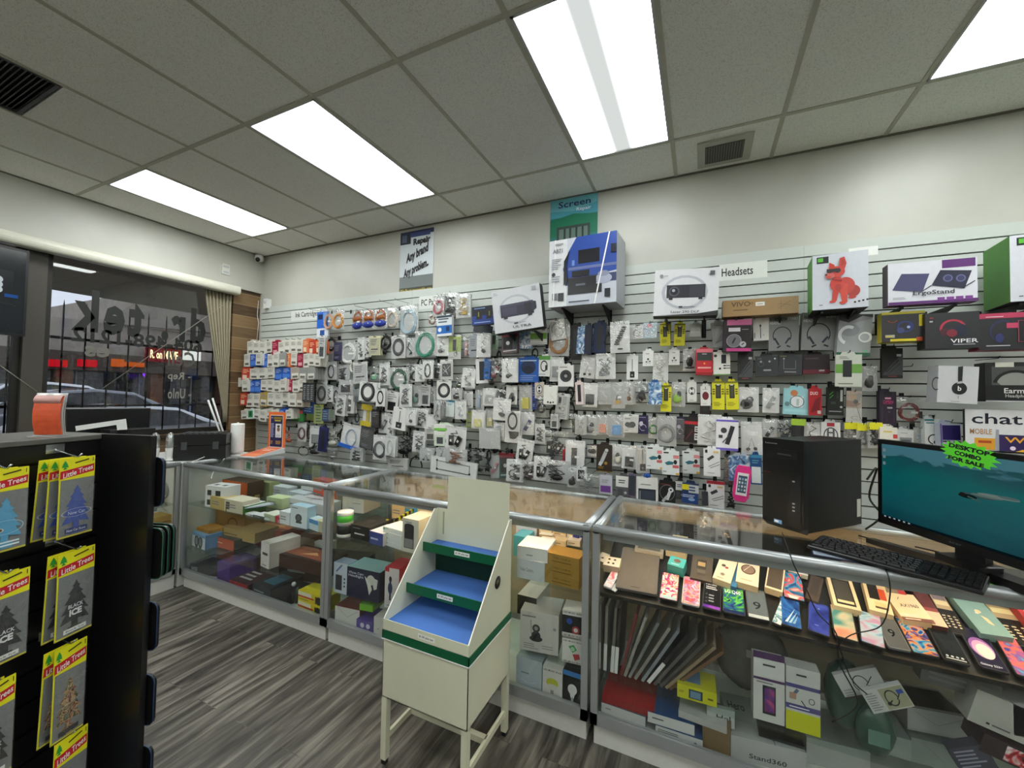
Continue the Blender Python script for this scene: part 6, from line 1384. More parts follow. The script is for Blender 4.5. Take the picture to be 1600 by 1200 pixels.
# ================================================================= large cartons on the upper wall
def bigbox(name, q, yf, dp, base, side, art, label, tilt=0, yaw=0, bracket=True, parts=None, bottom=None):
    x0, y0, x1, y1 = q; xm, ym = (x0 + x1) / 2, (y0 + y1) / 2; y = yf
    A, B = onY(x0, ym, y), onY(x1, ym, y); T_, U_ = onY(xm, y0, y), onY(xm, y1, y); W_, H_ = B.x - A.x, T_.z - U_.z
    t = thing(name, label, 'box', ((A.x + B.x) / 2, y, U_.z), (0, math.radians(tilt), math.radians(yaw)))
    b = MB(); b.box(-W_ / 2, W_ / 2, 0, dp, 0, H_, side, front=mat(base, .3)); a = Art(b, (-W_ / 2, -.0004, 0), (1, 0, 0), (0, 0, 1), W_, H_, .0005); a.rough = .3; a.run(art)
    if bottom: b.box(-W_ / 2, W_ / 2, .001, dp - .001, -.0015, 0, bottom)
    b.build('carton', t)
    if bracket:
        for s in (-.3, .3):
            L_ = SY - y; bb = MB(); bb.prism([(-.012, L_ * 0 - .0), (.0, 0)], 0, 1, 'black') if False else None
            bb.box(-.006, .006, -L_ + .03, 0, -.016, -.003, 'black'); bb.box(-.015, .015, -.006, 0, -.11, .02, 'black'); bb.hexa([(-.004, -.006, -.1), (.004, -.006, -.1), (.004, -.0, -.1), (-.004, 0, -.1)], [(-.004, -L_ + .05, -.016), (.004, -L_ + .05, -.016), (.004, 0, -.016), (-.004, 0, -.016)], 'black')
            c = (A.x + B.x) / 2 + s * W_; tag(bb.build('shelf_bracket', loc=(c, SY, U_.z)), 'black bracket under the ' + ' '.join(label.split(' with')[0].split()[:8]) + (', left one' if s < 0 else ', right one'), 'bracket')
    return t, W_, H_
t, W_, H_ = bigbox('speaker_box', (857, 369, 964, 476), 2.93, .27, 'dfe0e4', 'b9bcc4',
    'r .28 0 1 1 c4c8d4;p 2f4c9c .42 1 1 1 1 .45 .28 .35 .22 .55 .3 .8;r .26 .3 1 .42 3c4468;r .45 .6 .76 .8 14161e;r .3 .52 1 .56 6a74a4;e .82 .35 .12 a8acc0 .6;e .82 .42 .08 8c90a8 .5;'
    'r .3 .16 .72 .4 16161c;r .42 .28 .56 .31 5a5c68;r .15 .08 .24 .2 24262e;r .06 .1 .14 .2 6c7078;r .7 .16 .8 .28 1c1e26;r .84 .08 .92 .2 1c1e26;r .36 .42 .62 .5 101218;r .92 .7 1 .82 1c2234;'
    'r .36 .58 .4 .66 6c8cd0;n .05 .55 .2 .72 6 8a8c94;t .14 .83 .06 .15 5c5e68 AB71;n .1 .91 .25 .95 1 8a8c94;n .32 .03 .8 .07 1 3c3e48;e .08 .48 .03 2c2e34;n .05 .36 .2 .46 3 8a8c94;p 10121a .24 .3 .3 .36 .28 .6 .33 .82 .24 .66', 'large carton with a picture of a television and speakers on blue', 0, -3)
for xa, xb in ((-.21, -.20), (.10, .20)):
    b = MB(); b.hexa([(xa * W_ / .5 - .005, -.0075, 0), (xa * W_ / .5 + .005, -.0075, 0), (xa * W_ / .5 + .005, -.0065, 0), (xa * W_ / .5 - .005, -.0065, 0)],
        [(xb * W_ / .5 - .005, -.0075, H_), (xb * W_ / .5 + .005, -.0075, H_), (xb * W_ / .5 + .005, -.0065, H_), (xb * W_ / .5 - .005, -.0065, H_)], mat('f0f0f0', .3)); b.build('packing_strap', t)
PRJ = 'e .48 .5 .36 b8bac4 .8;e .48 .5 .31 {bg} .8;'
bigbox('projector_box', (776, 448, 849, 516), 2.90, .1, 'd2d3d8', '141416', PRJ.format(bg='d2d3d8') + 'r .16 .34 .84 .62 26243a;r .16 .58 .84 .64 3a3850;p 26243a .84 .4 .9 .44 .9 .6 .84 .62;r .2 .38 .5 .56 34324c;r .66 .36 .8 .6 1a1a28;r .22 .3 .3 .35 1a1a28;r .72 .3 .8 .35 1a1a28;r .42 .16 .5 .19 1c1c20;t .58 .09 .055 .38 3c3c40 ULTRA;n .52 .16 .66 .19 1 8a8c90;r .84 .86 .93 .95 a8aab0;n .04 .88 .14 .95 2 a0a2a8', 'tilted pale projector carton with a black bar shaped projector', -7, 6)
bigbox('memory_box', (738, 478, 776, 507), 2.96, .05, '10142c', '14141c', 'r 0 .02 1 .5 1c3c8c;r .18 .3 .42 .8 14141a;r .6 .3 .84 .8 14141a;r .26 .45 .3 .7 8a9030;r .7 .45 .74 .7 8a9030;n .1 .84 .7 .94 1 8aa8e0;n .1 .08 .8 .18 1 9ab8e8', 'small black and blue carton left of the projector carton', -2, 0, False)
bigbox('projector_box', (1021, 420, 1122, 493), 2.90, .12, 'dcdce0', '1a1a1c', PRJ.format(bg='dcdce0') + 'r .2 .38 .8 .66 2c2c34;r .56 .4 .78 .64 3a3a44;e .32 .52 .085 50505c;e .32 .52 .06 1c1c24;e .31 .54 .025 b0b4c0;r .24 .34 .3 .38 1c1c20;r .7 .34 .76 .38 1c1c20;r .4 .17 .46 .2 1c1c20;n .47 .17 .66 .2 1 5a5c60;t .5 .08 .05 .44 3c3c40 Laser 290 DLP;p 1a1a1c 0 0 1 0 1 .1 .7 .04;e .11 .86 .03 8a8c90;n .15 .84 .24 .88 1 9a9ca0;r .86 .84 .93 .93 5a5c60', 'white projector carton with a black lens projector and curved tail', 2, 4)
bigbox('long_box', (1129, 466, 1248, 492), 2.97, .11, '9c7c50', '8a6c44', 't .25 .72 .3 .26 5c4428 VIVO;n .15 .3 .37 .42 1 5c4428;r .45 .55 .57 .78 e8e4dc;n .47 .62 .55 .7 1 8a6c44;l .74 .3 .9 .75 .004 6c5030;l .74 .6 .9 .5 .004 6c5030;l .78 .2 .78 .8 .004 6c5030;o .4 .73 .016 .006 5c4428', 'long brown cardboard box with thin dark lettering', 0, 0)
DOG = ('e .74 .3 .12 a82c24 1.1;e .72 .19 .07 b82c24 .5;e .6 .4 .17 c0342a 1.15;p c8382c .36 .14 .44 .14 .52 .44 .38 .46;e .37 .13 .06 c8382c .5;p d0402f .54 .1 .63 .1 .64 .44 .48 .44;e .55 .1 .065 d0402f .5;e .45 .44 .13 cc3a2e 1.3;e .47 .38 .06 b02c24 1.3;'
    'p c8382c .48 .72 .5 .9 .58 .92 .62 .8 .58 .68;p a82c24 .52 .76 .53 .86 .57 .87 .59 .78;p c8382c .3 .72 .31 .84 .4 .79 .42 .72;e .44 .66 .15 cc3a2e .85;e .32 .6 .085 d8605a .85;e .3 .57 .05 c04840 .7;r .26 .66 .5 .72 2a1c20;e .32 .68 .05 2a1c20 .9;e .46 .68 .055 2a1c20 .9;e .25 .62 .02 1c1014;l .36 .53 .54 .49 .02 7a1c1c')
bigbox('speaker_box', (1270, 395, 1356, 482), 2.85, .22, 'cfd2dc', '4a8c2c', 'r .08 .84 .3 .96 16181a;r .1 .87 .2 .94 5cb83c;' + DOG + ';e .76 .09 .022 1c1c20;e .83 .1 .022 1c1c20;e .9 .11 .022 1c1c20;e .97 .12 .02 1c1c20;n .12 .06 .22 .09 1 3c3c40', 'green sided carton with a picture of a red sitting dog', 0, -5, True, None, 'black')
bigbox('laptop_stand_box', (1387, 407, 1528, 474), 2.86, .07, 'dcdce4', '7c5c80', 'r .62 .8 .98 .99 5c2470;p 45456c .05 .36 .16 .74 .48 .7 .4 .28;l .4 .3 .5 .42 .012 2c2c34;p 23233c .5 .42 .6 .76 .94 .7 .86 .3;e .68 .56 .06 3a3a64;e .82 .54 .06 3a3a64;o .68 .56 .045 .006 8088b0;o .82 .54 .045 .006 8088b0;l .86 .34 .97 .46 .012 2c2c34;t .52 .245 .1 .46 24242c ErgoStand;r 0 0 1 .07 5c2470;r .56 .05 .64 .13 7c3c90;r .66 .05 .74 .13 7c3c90;r .76 .05 .84 .13 7c3c90;r .86 .05 .94 .13 7c3c90;n .05 .12 .25 .18 2 8a8c94', 'wide white and purple carton with two laptop stands', 0, 1, True, None, '5c2470')
bigbox('speaker_box', (1580, 362, 1690, 468), 2.85, .26, 'd4d6de', '4a8c2c', 'r .1 .84 .34 .96 16181a;r .13 .87 .24 .94 5cb83c;e .5 .45 .25 a8acb8;n .12 .06 .22 .09 1 3c3c40', 'green sided white carton cut by the right edge of the view', 0, -5, True, None, 'black')
bigbox('headset_box', (1378, 487, 1445, 534), 2.90, .08, '2c2c30', 'c8b828', 'r 0 .92 1 1 d8c828;r .86 .5 .95 .88 d8c828;r .2 .02 .8 .1 d8c828;r .8 .02 1 .14 b84820;o .55 .5 .17 .05 2a3878 .9;e .44 .38 .09 3c4878;e .66 .5 .08 2a3470;e .62 .48 .04 a8b8e0;a .25 .72 .1 .02 c04830 .6 180 360;r .08 .14 .3 .24 a8a49c;n .08 .14 .3 .22 1 d8c828', 'black and yellow headset carton with a blue headset picture', 0, -3, False)
t, W_, H_ = bigbox('headset_box', (1446, 488, 1530, 544), 2.86, .1, '26262a', '1c1c1e', 'a .52 .55 .22 .05 b03048 .95 20 200;e .36 .46 .08 4c1c28 1.3;e .66 .5 .12 1c2038 1.3;e .5 .42 .1 7c2434;t .72 .2 .11 .5 e8e8ea VIPER;n .52 .08 .95 .12 1 b8b8bc;n .08 .82 .2 .9 1 8a3040;r .08 .74 .14 .78 b8b8bc', 'black gaming headset carton with a dark red headset, left of the pink one', 0, -2, False)
bigbox('headset_box', (1530, 488, 1640, 546), 2.86, .1, '242428', 'a02850', 'r 0 .86 1 1 b83458;a .35 .5 .18 .035 242a4c 1.2 60 230;e .3 .32 .06 2c3468 1.6;r .4 .58 .56 .72 c04064;r .56 .2 .9 .78 c04064;r .57 .21 .89 .77 16161a;e .7 .4 .06 c8ccd0 2;n .1 .88 .4 .92 1 f0d8e0;n .1 .08 .5 .14 1 b8b8bc', 'black and pink gaming headset carton cut by the right edge', 0, -2, False)
t, W_, H_ = bigbox('headset_box', (1462, 572, 1528, 630), 2.88, .09, 'c6c7ca', 'aeb0b4', 'n .35 .03 .65 .06 1 8a8c90;e .54 .4 .19 1c1e22 1.05;p 24262a .48 .98 .6 1 .6 .55 .5 .52;p b8bcc0 .5 .58 .59 .6 .6 .54 .47 .52;l .52 .2 .52 .12 .01 1c1e22;t .54 .4 .13 .09 e8e8e8 b;a -.05 .5 .1 .02 2c2e32 2 60 300', 'white headphone carton with one black round ear cup picture', 3, 5, False)
t, W_, H_ = bigbox('headset_box', (1540, 566, 1626, 628), 2.90, .1, '1c1e20', '1a1c1e', 'r .12 .42 1 .9 4a4c4c;e .55 .55 .34 8a8c88 .6;a .55 .42 .38 .07 121416 .95 10 170;r 0 .02 1 .42 121416;t .62 .28 .13 .56 d8d8d8 Earmuff;t .62 .14 .08 .52 b8b8b8 Headphones;r .18 .88 .52 1 d0cfc4;r 0 0 1 .03 a8aaac', 'black ear cushion carton with a clear window', 0, -2, False)
# the poster board with the phone shop name
t, W_, H_ = bigbox('sign_board', (1508, 641, 1660, 706), 2.93, .02, 'd8dade', '1c1c1e', 't .34 .78 .26 .54 16182c chat;t .17 .46 .13 .24 b88858 MOBILE;r .1 .02 .32 .3 d89c30;r .14 .18 .28 .24 b84820;r .36 0 1 .4 2a1c54;r .33 0 .36 .52 9a9ca8;t .62 .28 .14 .4 e0a030 WIN;e .5 .08 .03 e8d8f0;e .7 .1 .02 e8d8f0;p e0b040 .52 0 .6 .06 .7 0', 'white sign board with big rounded dark letters, right of the starburst', 0, 0, False)
t.scale = (1, 1, 1)
# white panel with brackets low on the wall
bigbox('boxed_rail', (672, 718, 744, 744), 2.99, .02, 'dcdedc', 'b8bab8', ARTS['board'], 'white card with thin black bracket lines behind the counter', 4, 0, False)

# ================================================================= goods in the glass showcases
def zat(px, py, P): d = ray(px, py); s = (P - CAM).dot(Vector((CF.x, CF.y, 0)).normalized()) / d.dot(Vector((CF.x, CF.y, 0)).normalized()); return EYE + d.z * s
CASEBOX = []
def stow(xl, yl, xr, yr, ytop, zs, dp, name, base, art, label, side=None, group=None, topart=None, lift=0.0, ymin=1.845):
    """a carton standing on a shelf; its front lower edge runs from (xl, yl) to (xr, yr) in the picture"""
    z = zs + lift; A, B = onZ(xl, yl, z), onZ(xr, yr, z)
    m = (A + B) / 2; d = B - A
    if min(A.y, B.y) < ymin:      # keep it behind the glass: slide along the sight line
        k = ymin - min(A.y, B.y); A = A + Vector((A.x / A.y * k, k, 0)); B = B + Vector((B.x / B.y * k, k, 0)); d = B - A; m = (A + B) / 2
    ym = max(A.y, B.y)
    if ym > 2.30: f = 2.30 / ym; A = Vector((A.x * f, A.y * f, z)); B = Vector((B.x * f, B.y * f, z)); m = (A + B) / 2; d = B - A
    dp = min(dp, 2.385 - max(A.y, B.y)); a_ = math.atan2(d.y, d.x); xs = [A.x, B.x, A.x - dp * math.sin(a_), B.x - dp * math.sin(a_)]
    lo, hi = (-3.632, -2.112) if m.x < -2.09 else (-2.05, -.472)
    sh = lo - min(xs) if min(xs) < lo else (hi - max(xs) if max(xs) > hi else 0)
    if sh: A = A + Vector((sh, 0, 0)); B = B + Vector((sh, 0, 0)); m = (A + B) / 2
    W_ = d.length; H_ = max(.004, min(.34, zat((xl + xr) / 2, ytop, m) - z)); ang = math.atan2(d.y, d.x)
    t = thing(name, label, name.replace('_', ' '), (A.x, A.y, z + .0005), (0, 0, ang), group)
    b = MB(); b.box(0, W_, 0, dp, 0, H_, side or base, front=mat(base, .4)); Art(b, (0, -.0003, 0), (1, 0, 0), (0, 0, 1), W_, H_).run(art)
    if topart: Art(b, (0, 0, H_ + .0003), (1, 0, 0), (0, 1, 0), W_, dp).run(topart)
    b.build('carton', t, bevel=.0008); return t, W_, H_
TL = 'n .1 .3 .7 .7 2 8a8c90'
S1 = dict(zs=Z1); 
# --- left showcase, upper shelf
stow(320, 793, 352, 797, 760, Z1, .12, 'gadget_box', 'e4e4e4', 'r .1 .55 .3 .8 2c2e30;r .1 .1 .3 .35 2c2e30;r .5 .55 .75 .8 3c3e40;r .5 .1 .75 .35 3c3e40', 'white carton printed with four small black devices', topart='r .2 .2 .4 .5 3c3e40;r .6 .2 .8 .5 3c3e40')
stow(328, 794, 350, 799, 777, Z1, .10, 'gadget_box', 'c8b070', TL, 'small tan carton behind the white one on the left showcase shelf')
stow(350, 799, 378, 805, 782, Z1, .13, 'gadget_box', 'd8d0b8', 'r .1 .2 .3 .8 5a4430;' + TL, 'beige carton beside the green one, upper shelf')
stow(352, 806, 382, 812, 789, Z1, .16, 'gadget_box', '3c7a30', 'n .3 .3 .8 .6 1 a8c8a0', 'green carton with a white top on the left showcase shelf', side='3c7a30', topart='r 0 0 1 1 e2e4e4;e .5 .5 .1 8aa0c0')
stow(345, 775, 384, 782, 752, Z1, .14, 'gadget_box', 'c85c20', 'n .4 .3 .8 .6 1 e8b080', 'orange carton at the back of the left showcase', side='3c2c20')
stow(362, 782, 405, 779, 775, Z1, .17, 'tray_box', '9c8454', '', 'flat open brown cardboard tray at the back', side='6a5630', topart='r .05 .05 .95 .95 5c4828')
stow(385, 770, 420, 776, 752, Z1, .1, 'gadget_box', '8a9468', TL, 'pale olive carton seen through the left showcase top')
stow(383, 812, 420, 822, 806, Z1, .06, 'phone_case_box', 'd8dad8', 'r .2 .2 .6 .7 7a8088', 'white carton in front of the clear cased phone box')
stow(382, 803, 428, 796, 797, Z1, .09, 'phone_case', 'b4bcc8', '', 'clear rimmed phone case lying on cartons', side='8890a0', topart='r .06 .06 .94 .94 8c94a4;r .1 .1 .9 .9 c0c4ca', lift=.045)
stow(395, 815, 412, 819, 806, Z1, .08, 'gadget_box', '3c4448', 'n .1 .3 .8 .6 1 c8c8c8', 'dark grey narrow carton between white ones', topart='r 0 0 1 1 d8dadc')
stow(412, 819, 428, 824, 804, Z1, .09, 'gadget_box', 'b8c49c', TL, 'pale green carton at the shelf edge', topart='r 0 0 1 1 d8dccc')
stow(427, 815, 436, 818, 807, Z1, .05, 'gadget_box', 'b02838', '', 'tiny red carton at the shelf edge')
stow(436, 820, 452, 824, 800, Z1, .10, 'gadget_box', 'e0e2e4', TL, 'white carton right of the tiny red one')
stow(434, 825, 458, 828, 814, Z1, .06, 'gadget_box', 'd8dcdc', 'n .1 .3 .7 .6 1 6aa890', 'low white carton in the front row of the left showcase')
stow(453, 828, 479, 834, 791, Z1, .07, 'camera_box', 'dce6ec', 'e .5 .45 .2 2c3034 .8;e .5 .45 .1 5a6064;r .35 .2 .7 .3 2c3034;n .1 .85 .6 .93 1 6a7a84', 'white and pale blue carton with a dark round device picture', side='a8c8dc', topart='')
stow(447, 792, 505, 806, 783, Z1, .15, 'gadget_box', 'd4d6d8', 'n .1 .3 .4 .6 1 7a7c80', 'wide white carton with a line drawing on its lid', side='b8bcc0', topart='l .3 .5 .7 .6 .03 3c3e40;l .5 .3 .6 .7 .02 3c3e40')
stow(481, 828, 497, 834, 812, Z1, .07, 'gadget_box', 'cfe0e8', 'r 0 .6 1 1 3c8cc8', 'small blue and white carton by the showcase post')
stow(493, 832, 503, 835, 814, Z1, .07, 'gadget_box', 'c8c4a0', '', 'small cream carton against the showcase post')
stow(415, 770, 450, 776, 760, Z1, .12, 'gadget_box', 'c8d0d4', TL, 'pale carton at the back centre of the left showcase')
stow(450, 785, 476, 790, 770, Z1, .1, 'gadget_box', 'b8c4cc', TL, 'grey white carton behind the wide white one')
stow(416, 792, 440, 796, 778, Z1, .1, 'gadget_box', 'c8d8a8', TL, 'small lime white carton in the middle')
stow(488, 766, 512, 772, 750, Z1, .1, 'gadget_box', 'd0481c', TL, 'red orange carton at the back near the post')
stow(470, 775, 500, 780, 756, Z1, .1, 'gadget_box', 'c8ccca', TL, 'white carton at the back near the post')
# lower shelf
stow(300, 852, 320, 860, 834, Z2, .12, 'gadget_box', 'dfe3ea', 'e .35 .45 .16 22262c 1.6;e .65 .45 .16 22262c 1.6;e .35 .45 .09 8a8c98 1.6;e .65 .45 .09 8a8c98 1.6;r 0 .8 1 1 6c9cd0', 'white carton with two black ring shapes, lower shelf', side='5c8cc4', topart='r 0 0 1 1 6c9cc8')
stow(290, 845, 308, 852, 826, Z2, .12, 'gadget_box', 'b07820', 'e .4 .5 .12 7c1c10;e .7 .5 .12 7c1c10', 'amber carton left of the ring shapes carton')
stow(325, 850, 365, 862, 840, Z2, .2, 'gadget_box', 'c04c20', 'n .2 .4 .7 .6 1 f0c8a0', 'long orange fronted carton with a dark lid', side='2a2220', topart='n .2 .3 .8 .6 2 8a8060')
stow(345, 838, 398, 850, 828, Z2, .2, 'long_box', 'b89858', 'n .1 .3 .6 .6 1 7a5c28', 'long tan carton lying across the lower shelf', side='8a6a38', lift=.06)
stow(352, 822, 384, 828, 805, Z2, .18, 'headphone_case', '4a5068', 'n .1 .3 .7 .6 1 8a90a8', 'dark blue rounded carton behind the long tan one', side='30344c')
stow(268 + 20, 830, 330, 836, 790, Z2, .15, 'gadget_box', '8a6430', 'o .6 .5 .16 .03 4a3414', 'stacked brown carton at the back left corner')
stow(318, 826, 350, 832, 800, Z2, .15, 'gadget_box', '6a4a24', 'o .5 .5 .2 .04 3a2814', 'dark brown carton at the back of the lower shelf')
stow(386, 846, 410, 856, 830, Z2, .2, 'gadget_box', '7c2430', TL, 'dark red carton behind the tall white one', side='5c1824', topart='r .2 .2 .8 .8 a87078')
stow(407, 884, 420, 890, 848, Z2, .22, 'tall_box', 'e2dcd8', 'r .2 .5 .8 .6 2c2c2e;n .2 .05 .8 .15 1 8a8c90', 'tall white upright carton, lower shelf', side='d8ccc4')
stow(398, 838, 440, 848, 826, Z2, .22, 'gadget_box', 'a84028', '', 'wide red and orange carton with a glossy lid', side='7c2818', topart='p d8743c 0 0 1 .3 1 .7 0 .5;p f0b070 .3 .3 .8 .4 .6 .6', lift=.03)
stow(446, 868, 464, 874, 850, Z2, .14, 'gadget_box', 'a8947c', TL, 'beige lit carton right of the tall white one', side='8a7660')
stow(425, 882, 508, 902, 872, Z2, .2, 'game_box', '3a1c14', '', 'large flat brown red carton with a glossy picture lid', side='2c140e', topart='p 8c4a34 .1 .2 .9 .1 .8 .8 .2 .9;p d89c68 .4 .3 .7 .4 .6 .6;n .2 .7 .6 .9 2 b88468')
stow(486, 862, 508, 866, 850, Z2, .12, 'gadget_box', 'ccc8c4', TL, 'white carton by the showcase post, lower shelf')
stow(470, 846, 508, 852, 836, Z2, .16, 'gadget_box', '5a3018', '', 'dark wooden toned carton at the back, lower shelf', side='3c2010', topart='p c87c40 .2 .2 .8 .3 .7 .7 .3 .6')
# deck
stow(296, 895, 345, 903, 884, Z0, .2, 'router_box', '1c1e22', 't .15 .5 .4 .2 b8bcc4 WISE', 'dark carton with pale letters on the showcase floor', side='24262c')
stow(339, 905, 358, 912, 880, Z0, .2, 'game_box', '4c2a7c', '', 'purple carton on the showcase floor', side='5c3a8c')
stow(358, 916, 386, 926, 910, Z0, .22, 'game_box', 'a0242c', 'n .1 .3 .8 .6 1 e0a0a0', 'red fronted carton with white lettering on its lid', side='3c1c20', topart='n .1 .2 .9 .8 3 b8b4b4')
stow(394, 930, 422, 942, 916, Z0, .24, 'router_box', '343c44', 'n .1 .3 .8 .6 1 9aa4ac', 'grey blue carton lying on the showcase floor', side='2c3238', topart='p 4c7c94 .2 .2 .8 .2 .8 .8 .2 .8')
stow(420, 938, 448, 948, 928, Z0, .2, 'router_box', '1c1c1e', '', 'black bagged carton on the showcase floor', side='262628')
stow(400, 896, 500, 912, 875, Z0, .2, 'console_box', '141216', 'n .5 .3 .8 .6 1 b8b8bc', 'large black carton at the back of the showcase floor', side='1c181c')
for i, (yl, yr) in enumerate(((955, 970), (955, 970))):
    stow(465, 953, 505, 968, 945, Z0, .13, 'light_bulb_box', 'd8c41c', 'r 0 .55 .55 .95 e8e0b0;r 0 .5 .6 .62 c0342c;r .64 .15 .9 .8 5c5a1c;e .76 .45 .12 2a2a1c', ('upper', 'lower')[i] + ' yellow carton with a red stripe, stacked by the post', side='c0ac18', lift=(.072 if i == 0 else 0), ymin=1.86) if False else None
def stack(xl, yl, xr, yr, zs, dp, h, n, name, base, art, words, side=None, ymin=1.85, topart=None):
    for k in range(n):
        z = zs; A, B = onZ(xl, yl, z), onZ(xr, yr, z)
        if min(A.y, B.y) < ymin: q = ymin - min(A.y, B.y); A = A + Vector((A.x / A.y * q, q, 0)); B = B + Vector((B.x / B.y * q, q, 0))
        d = B - A; W_ = d.length; t = thing(name, words[k], name.replace('_', ' '), (A.x, A.y, z + .0005 + (h + .0006) * k), (0, 0, math.atan2(d.y, d.x) + .02 * (k % 2)))
        b = MB(); b.box(0, W_, 0, dp, 0, h, side or base, front=mat(base, .4)); Art(b, (0, -.0003, 0), (1, 0, 0), (0, 0, 1), W_, h).run(art)
        if topart and k == n - 1: Art(b, (0, 0, h + .0003), (1, 0, 0), (0, 1, 0), W_, dp).run(topart)
        b.build('carton', t, bevel=.0008)
stack(465, 956, 506, 972, Z0, .12, .062, 2, 'light_bulb_box', 'd8c41c', 'r 0 .55 .5 .95 e8e4c8;r 0 .4 .6 .56 c0342c;r .64 .15 .9 .85 4c4a1c;e .77 .5 .1 16160c;n .05 .1 .5 .3 1 8a8030', ['lower yellow and red carton by the showcase post', 'upper yellow and red carton by the showcase post'])
P = Vector((-2.44, 1.90, Z0)); b = MB(); b.ball((0, 0, .06), (.07, .05, .12), 'black', 10, .4); b.ball((-.02, -.01, .13), (.03, .03, .03), 'c8c8c8'); tag(b.build('gadget', loc=P), 'small black gadget with a bright knob on the showcase floor', 'gadget')
# --- middle showcase, upper shelf
def drum(px, py, z, r, h, name, label, cols):
    P = onZ(px, py, z); P.y = max(P.y, 1.88); t = thing(name, label, name.replace('_', ' '), (P.x, P.y, z + .0005)); zz = 0
    for k, (c, f) in enumerate(cols):
        b = MB(); b.lathe([(r - .001, zz), (r, zz + .001), (r, zz + h * f - .001), (r - .001, zz + h * f)], c, 24); b.build(('base', 'band', 'lid', 'top_label')[min(k, 3)], t); zz += h * f
drum(535, 838, Z1, .048, .15, 'disc_spindle', 'round spindle of discs with green and white bands', [('d8dad8', .12), ('1e2022', .35), ('9ca0a0', .13), ('4cb83c', .26), ('e4e6e4', .14)])
stow(548, 840, 577, 847, 822, Z1, .2, 'camera_mount_box', '1c1c1e', 'n .2 .3 .9 .5 1 d0d0d0;n .1 .75 .7 .85 1 8a8c90', 'black fronted carton with a device picture on its lid', side='26221c', topart='e .4 .5 .2 3a342c;r .3 .2 .6 .4 16140f;e .85 .85 .06 d8c820', lift=.0)
stow(551, 802, 585, 806, 775, Z1, .2, 'gadget_box', 'dcd6d4', 'n .5 .5 .9 .6 1 8a8c90;n .3 .1 .6 .3 2 a0a0a4', 'pink white large carton at the upper back', side='d8c4b4', lift=.05)
stow(577, 850, 598, 856, 832, Z1, .14, 'gadget_box', '38488c', 'n .1 .3 .8 .6 1 c8d0e8', 'small blue fronted carton', side='c8ccd4', topart='r 0 0 1 1 d0d4dc')
stack(598, 852, 627, 862, Z1, .13, .026, 4, 'gadget_box', 'd8dcdc', 'n .1 .5 .4 .8 1 5c9c8c;r .0 .3 .1 .8 4c9c8c', ['bottom white carton in a stack of four', 'second white carton up in a stack of four', 'third white carton up in a stack of four', 'top white carton in a stack of four'])
stow(628, 862, 653, 868, 811, Z1, .16, 'bulb_box', 'd8d4c4', 'r .12 .12 .72 .78 26282c;e .42 .78 .3 26282c .4;r .16 .14 .68 .4 8a8a88;n .2 .86 .6 .92 1 8a8c88', 'cream carton with a dark rounded window', side='d0c8b0', topart='')
stow(612, 806, 632, 810, 790, Z1, .1, 'gadget_box', 'e4c48c', TL, 'small warm lit cream carton', side='d8b078')
stow(632, 790, 652, 794, 782, Z1, .1, 'gadget_box', '3c9cc8', TL, 'small blue and white carton at the back', side='e0d4c0')
stow(640, 800, 682, 808, 792, Z1, .14, 'gadget_box', 'e0c8a0', 'n .5 .3 .8 .6 1 8a7a5c', 'wide cream carton behind the dark windowed one', side='d8bc90', lift=.03)
b = MB(); 
P0, P1 = onZ(620, 812, Z1 + .06), onZ(657, 790, Z1 + .09)
for i in range(12): u = i / 12; q = P0.lerp(P1, u); b.cbox((q.x, q.y, q.z), (.012, .02, .02), 'e8d820' if i % 2 else '16160c')
tag(b.build('caution_tape'), 'black and yellow striped strap lying over the cartons', 'strap')
rr = random.Random(5)
CR_ = ['e8d0a8', 'e0c498', 'ecdcc0', 'd8b484', 'e4c8b0', 'f0e0c8']
kk = 0
for px in range(700, 905, 24):
    for py in (818, 838):
        if px > 860 and py == 818 or px < 800: continue
        w_ = 20; P = onZ(px, py, Z1)
        kk += 1
# right part of the middle showcase
stow(802, 868, 822, 872, 838, Z1, .12, 'teal_box', '3c8c9c', 'e .5 .5 .2 2c6c7c', 'teal carton by the cream stand', side='5caab4')
stow(808, 874, 855, 882, 856, Z1, .16, 'gadget_box', 'e2e4e6', 'n .3 .3 .6 .5 1 9a9ca0', 'white carton above the stacked brown ones on the left', side='d8dade', lift=.09)
stow(808, 905, 850, 914, 876, Z1, .16, 'smoke_alarm_box', 'd0d6de', 't .35 .5 .2 .5 7a88a0 Video Camera', 'pale grey blue carton with faint lettering', side='c0c6ce')
stack(851, 914, 904, 928, Z1, .11, .047, 3, 'cable_box', 'a07c34', 't .5 .62 .14 .5 5c4010 TEK CABLE;n .2 .2 .8 .36 1 5c4010', ['bottom brown cardboard carton of three', 'middle brown cardboard carton of three', 'top brown cardboard carton of three'], side='8a6828')
for i in range(9):
    x = 842 + (i % 3) * 22; y_ = 826 + (i // 3) * 9
    stow(x, y_ + 8, x + 20, y_ + 11, y_ + 1, Z1, .07, 'earphone_box', CR_[i % 6], 'n .1 .3 .8 .7 1 8a6c50', ['first', 'second', 'third'][i % 3] + ' small cream carton in the ' + ['back', 'middle', 'front'][i // 3] + ' row by the right post', side=CR_[(i + 2) % 6], lift=.05)
stow(893, 843, 904, 846, 828, Z1, .1, 'gadget_box', '2c3484', '', 'small blue violet carton against the right post', side='3c44a0', lift=.04)
stow(806, 846, 838, 850, 815, Z1, .2, 'gadget_box', 'c8d0e0', 'n .1 .3 .8 .6 2 d0a0a0', 'pale blue and red carton at the upper back', side='e0c8b0')
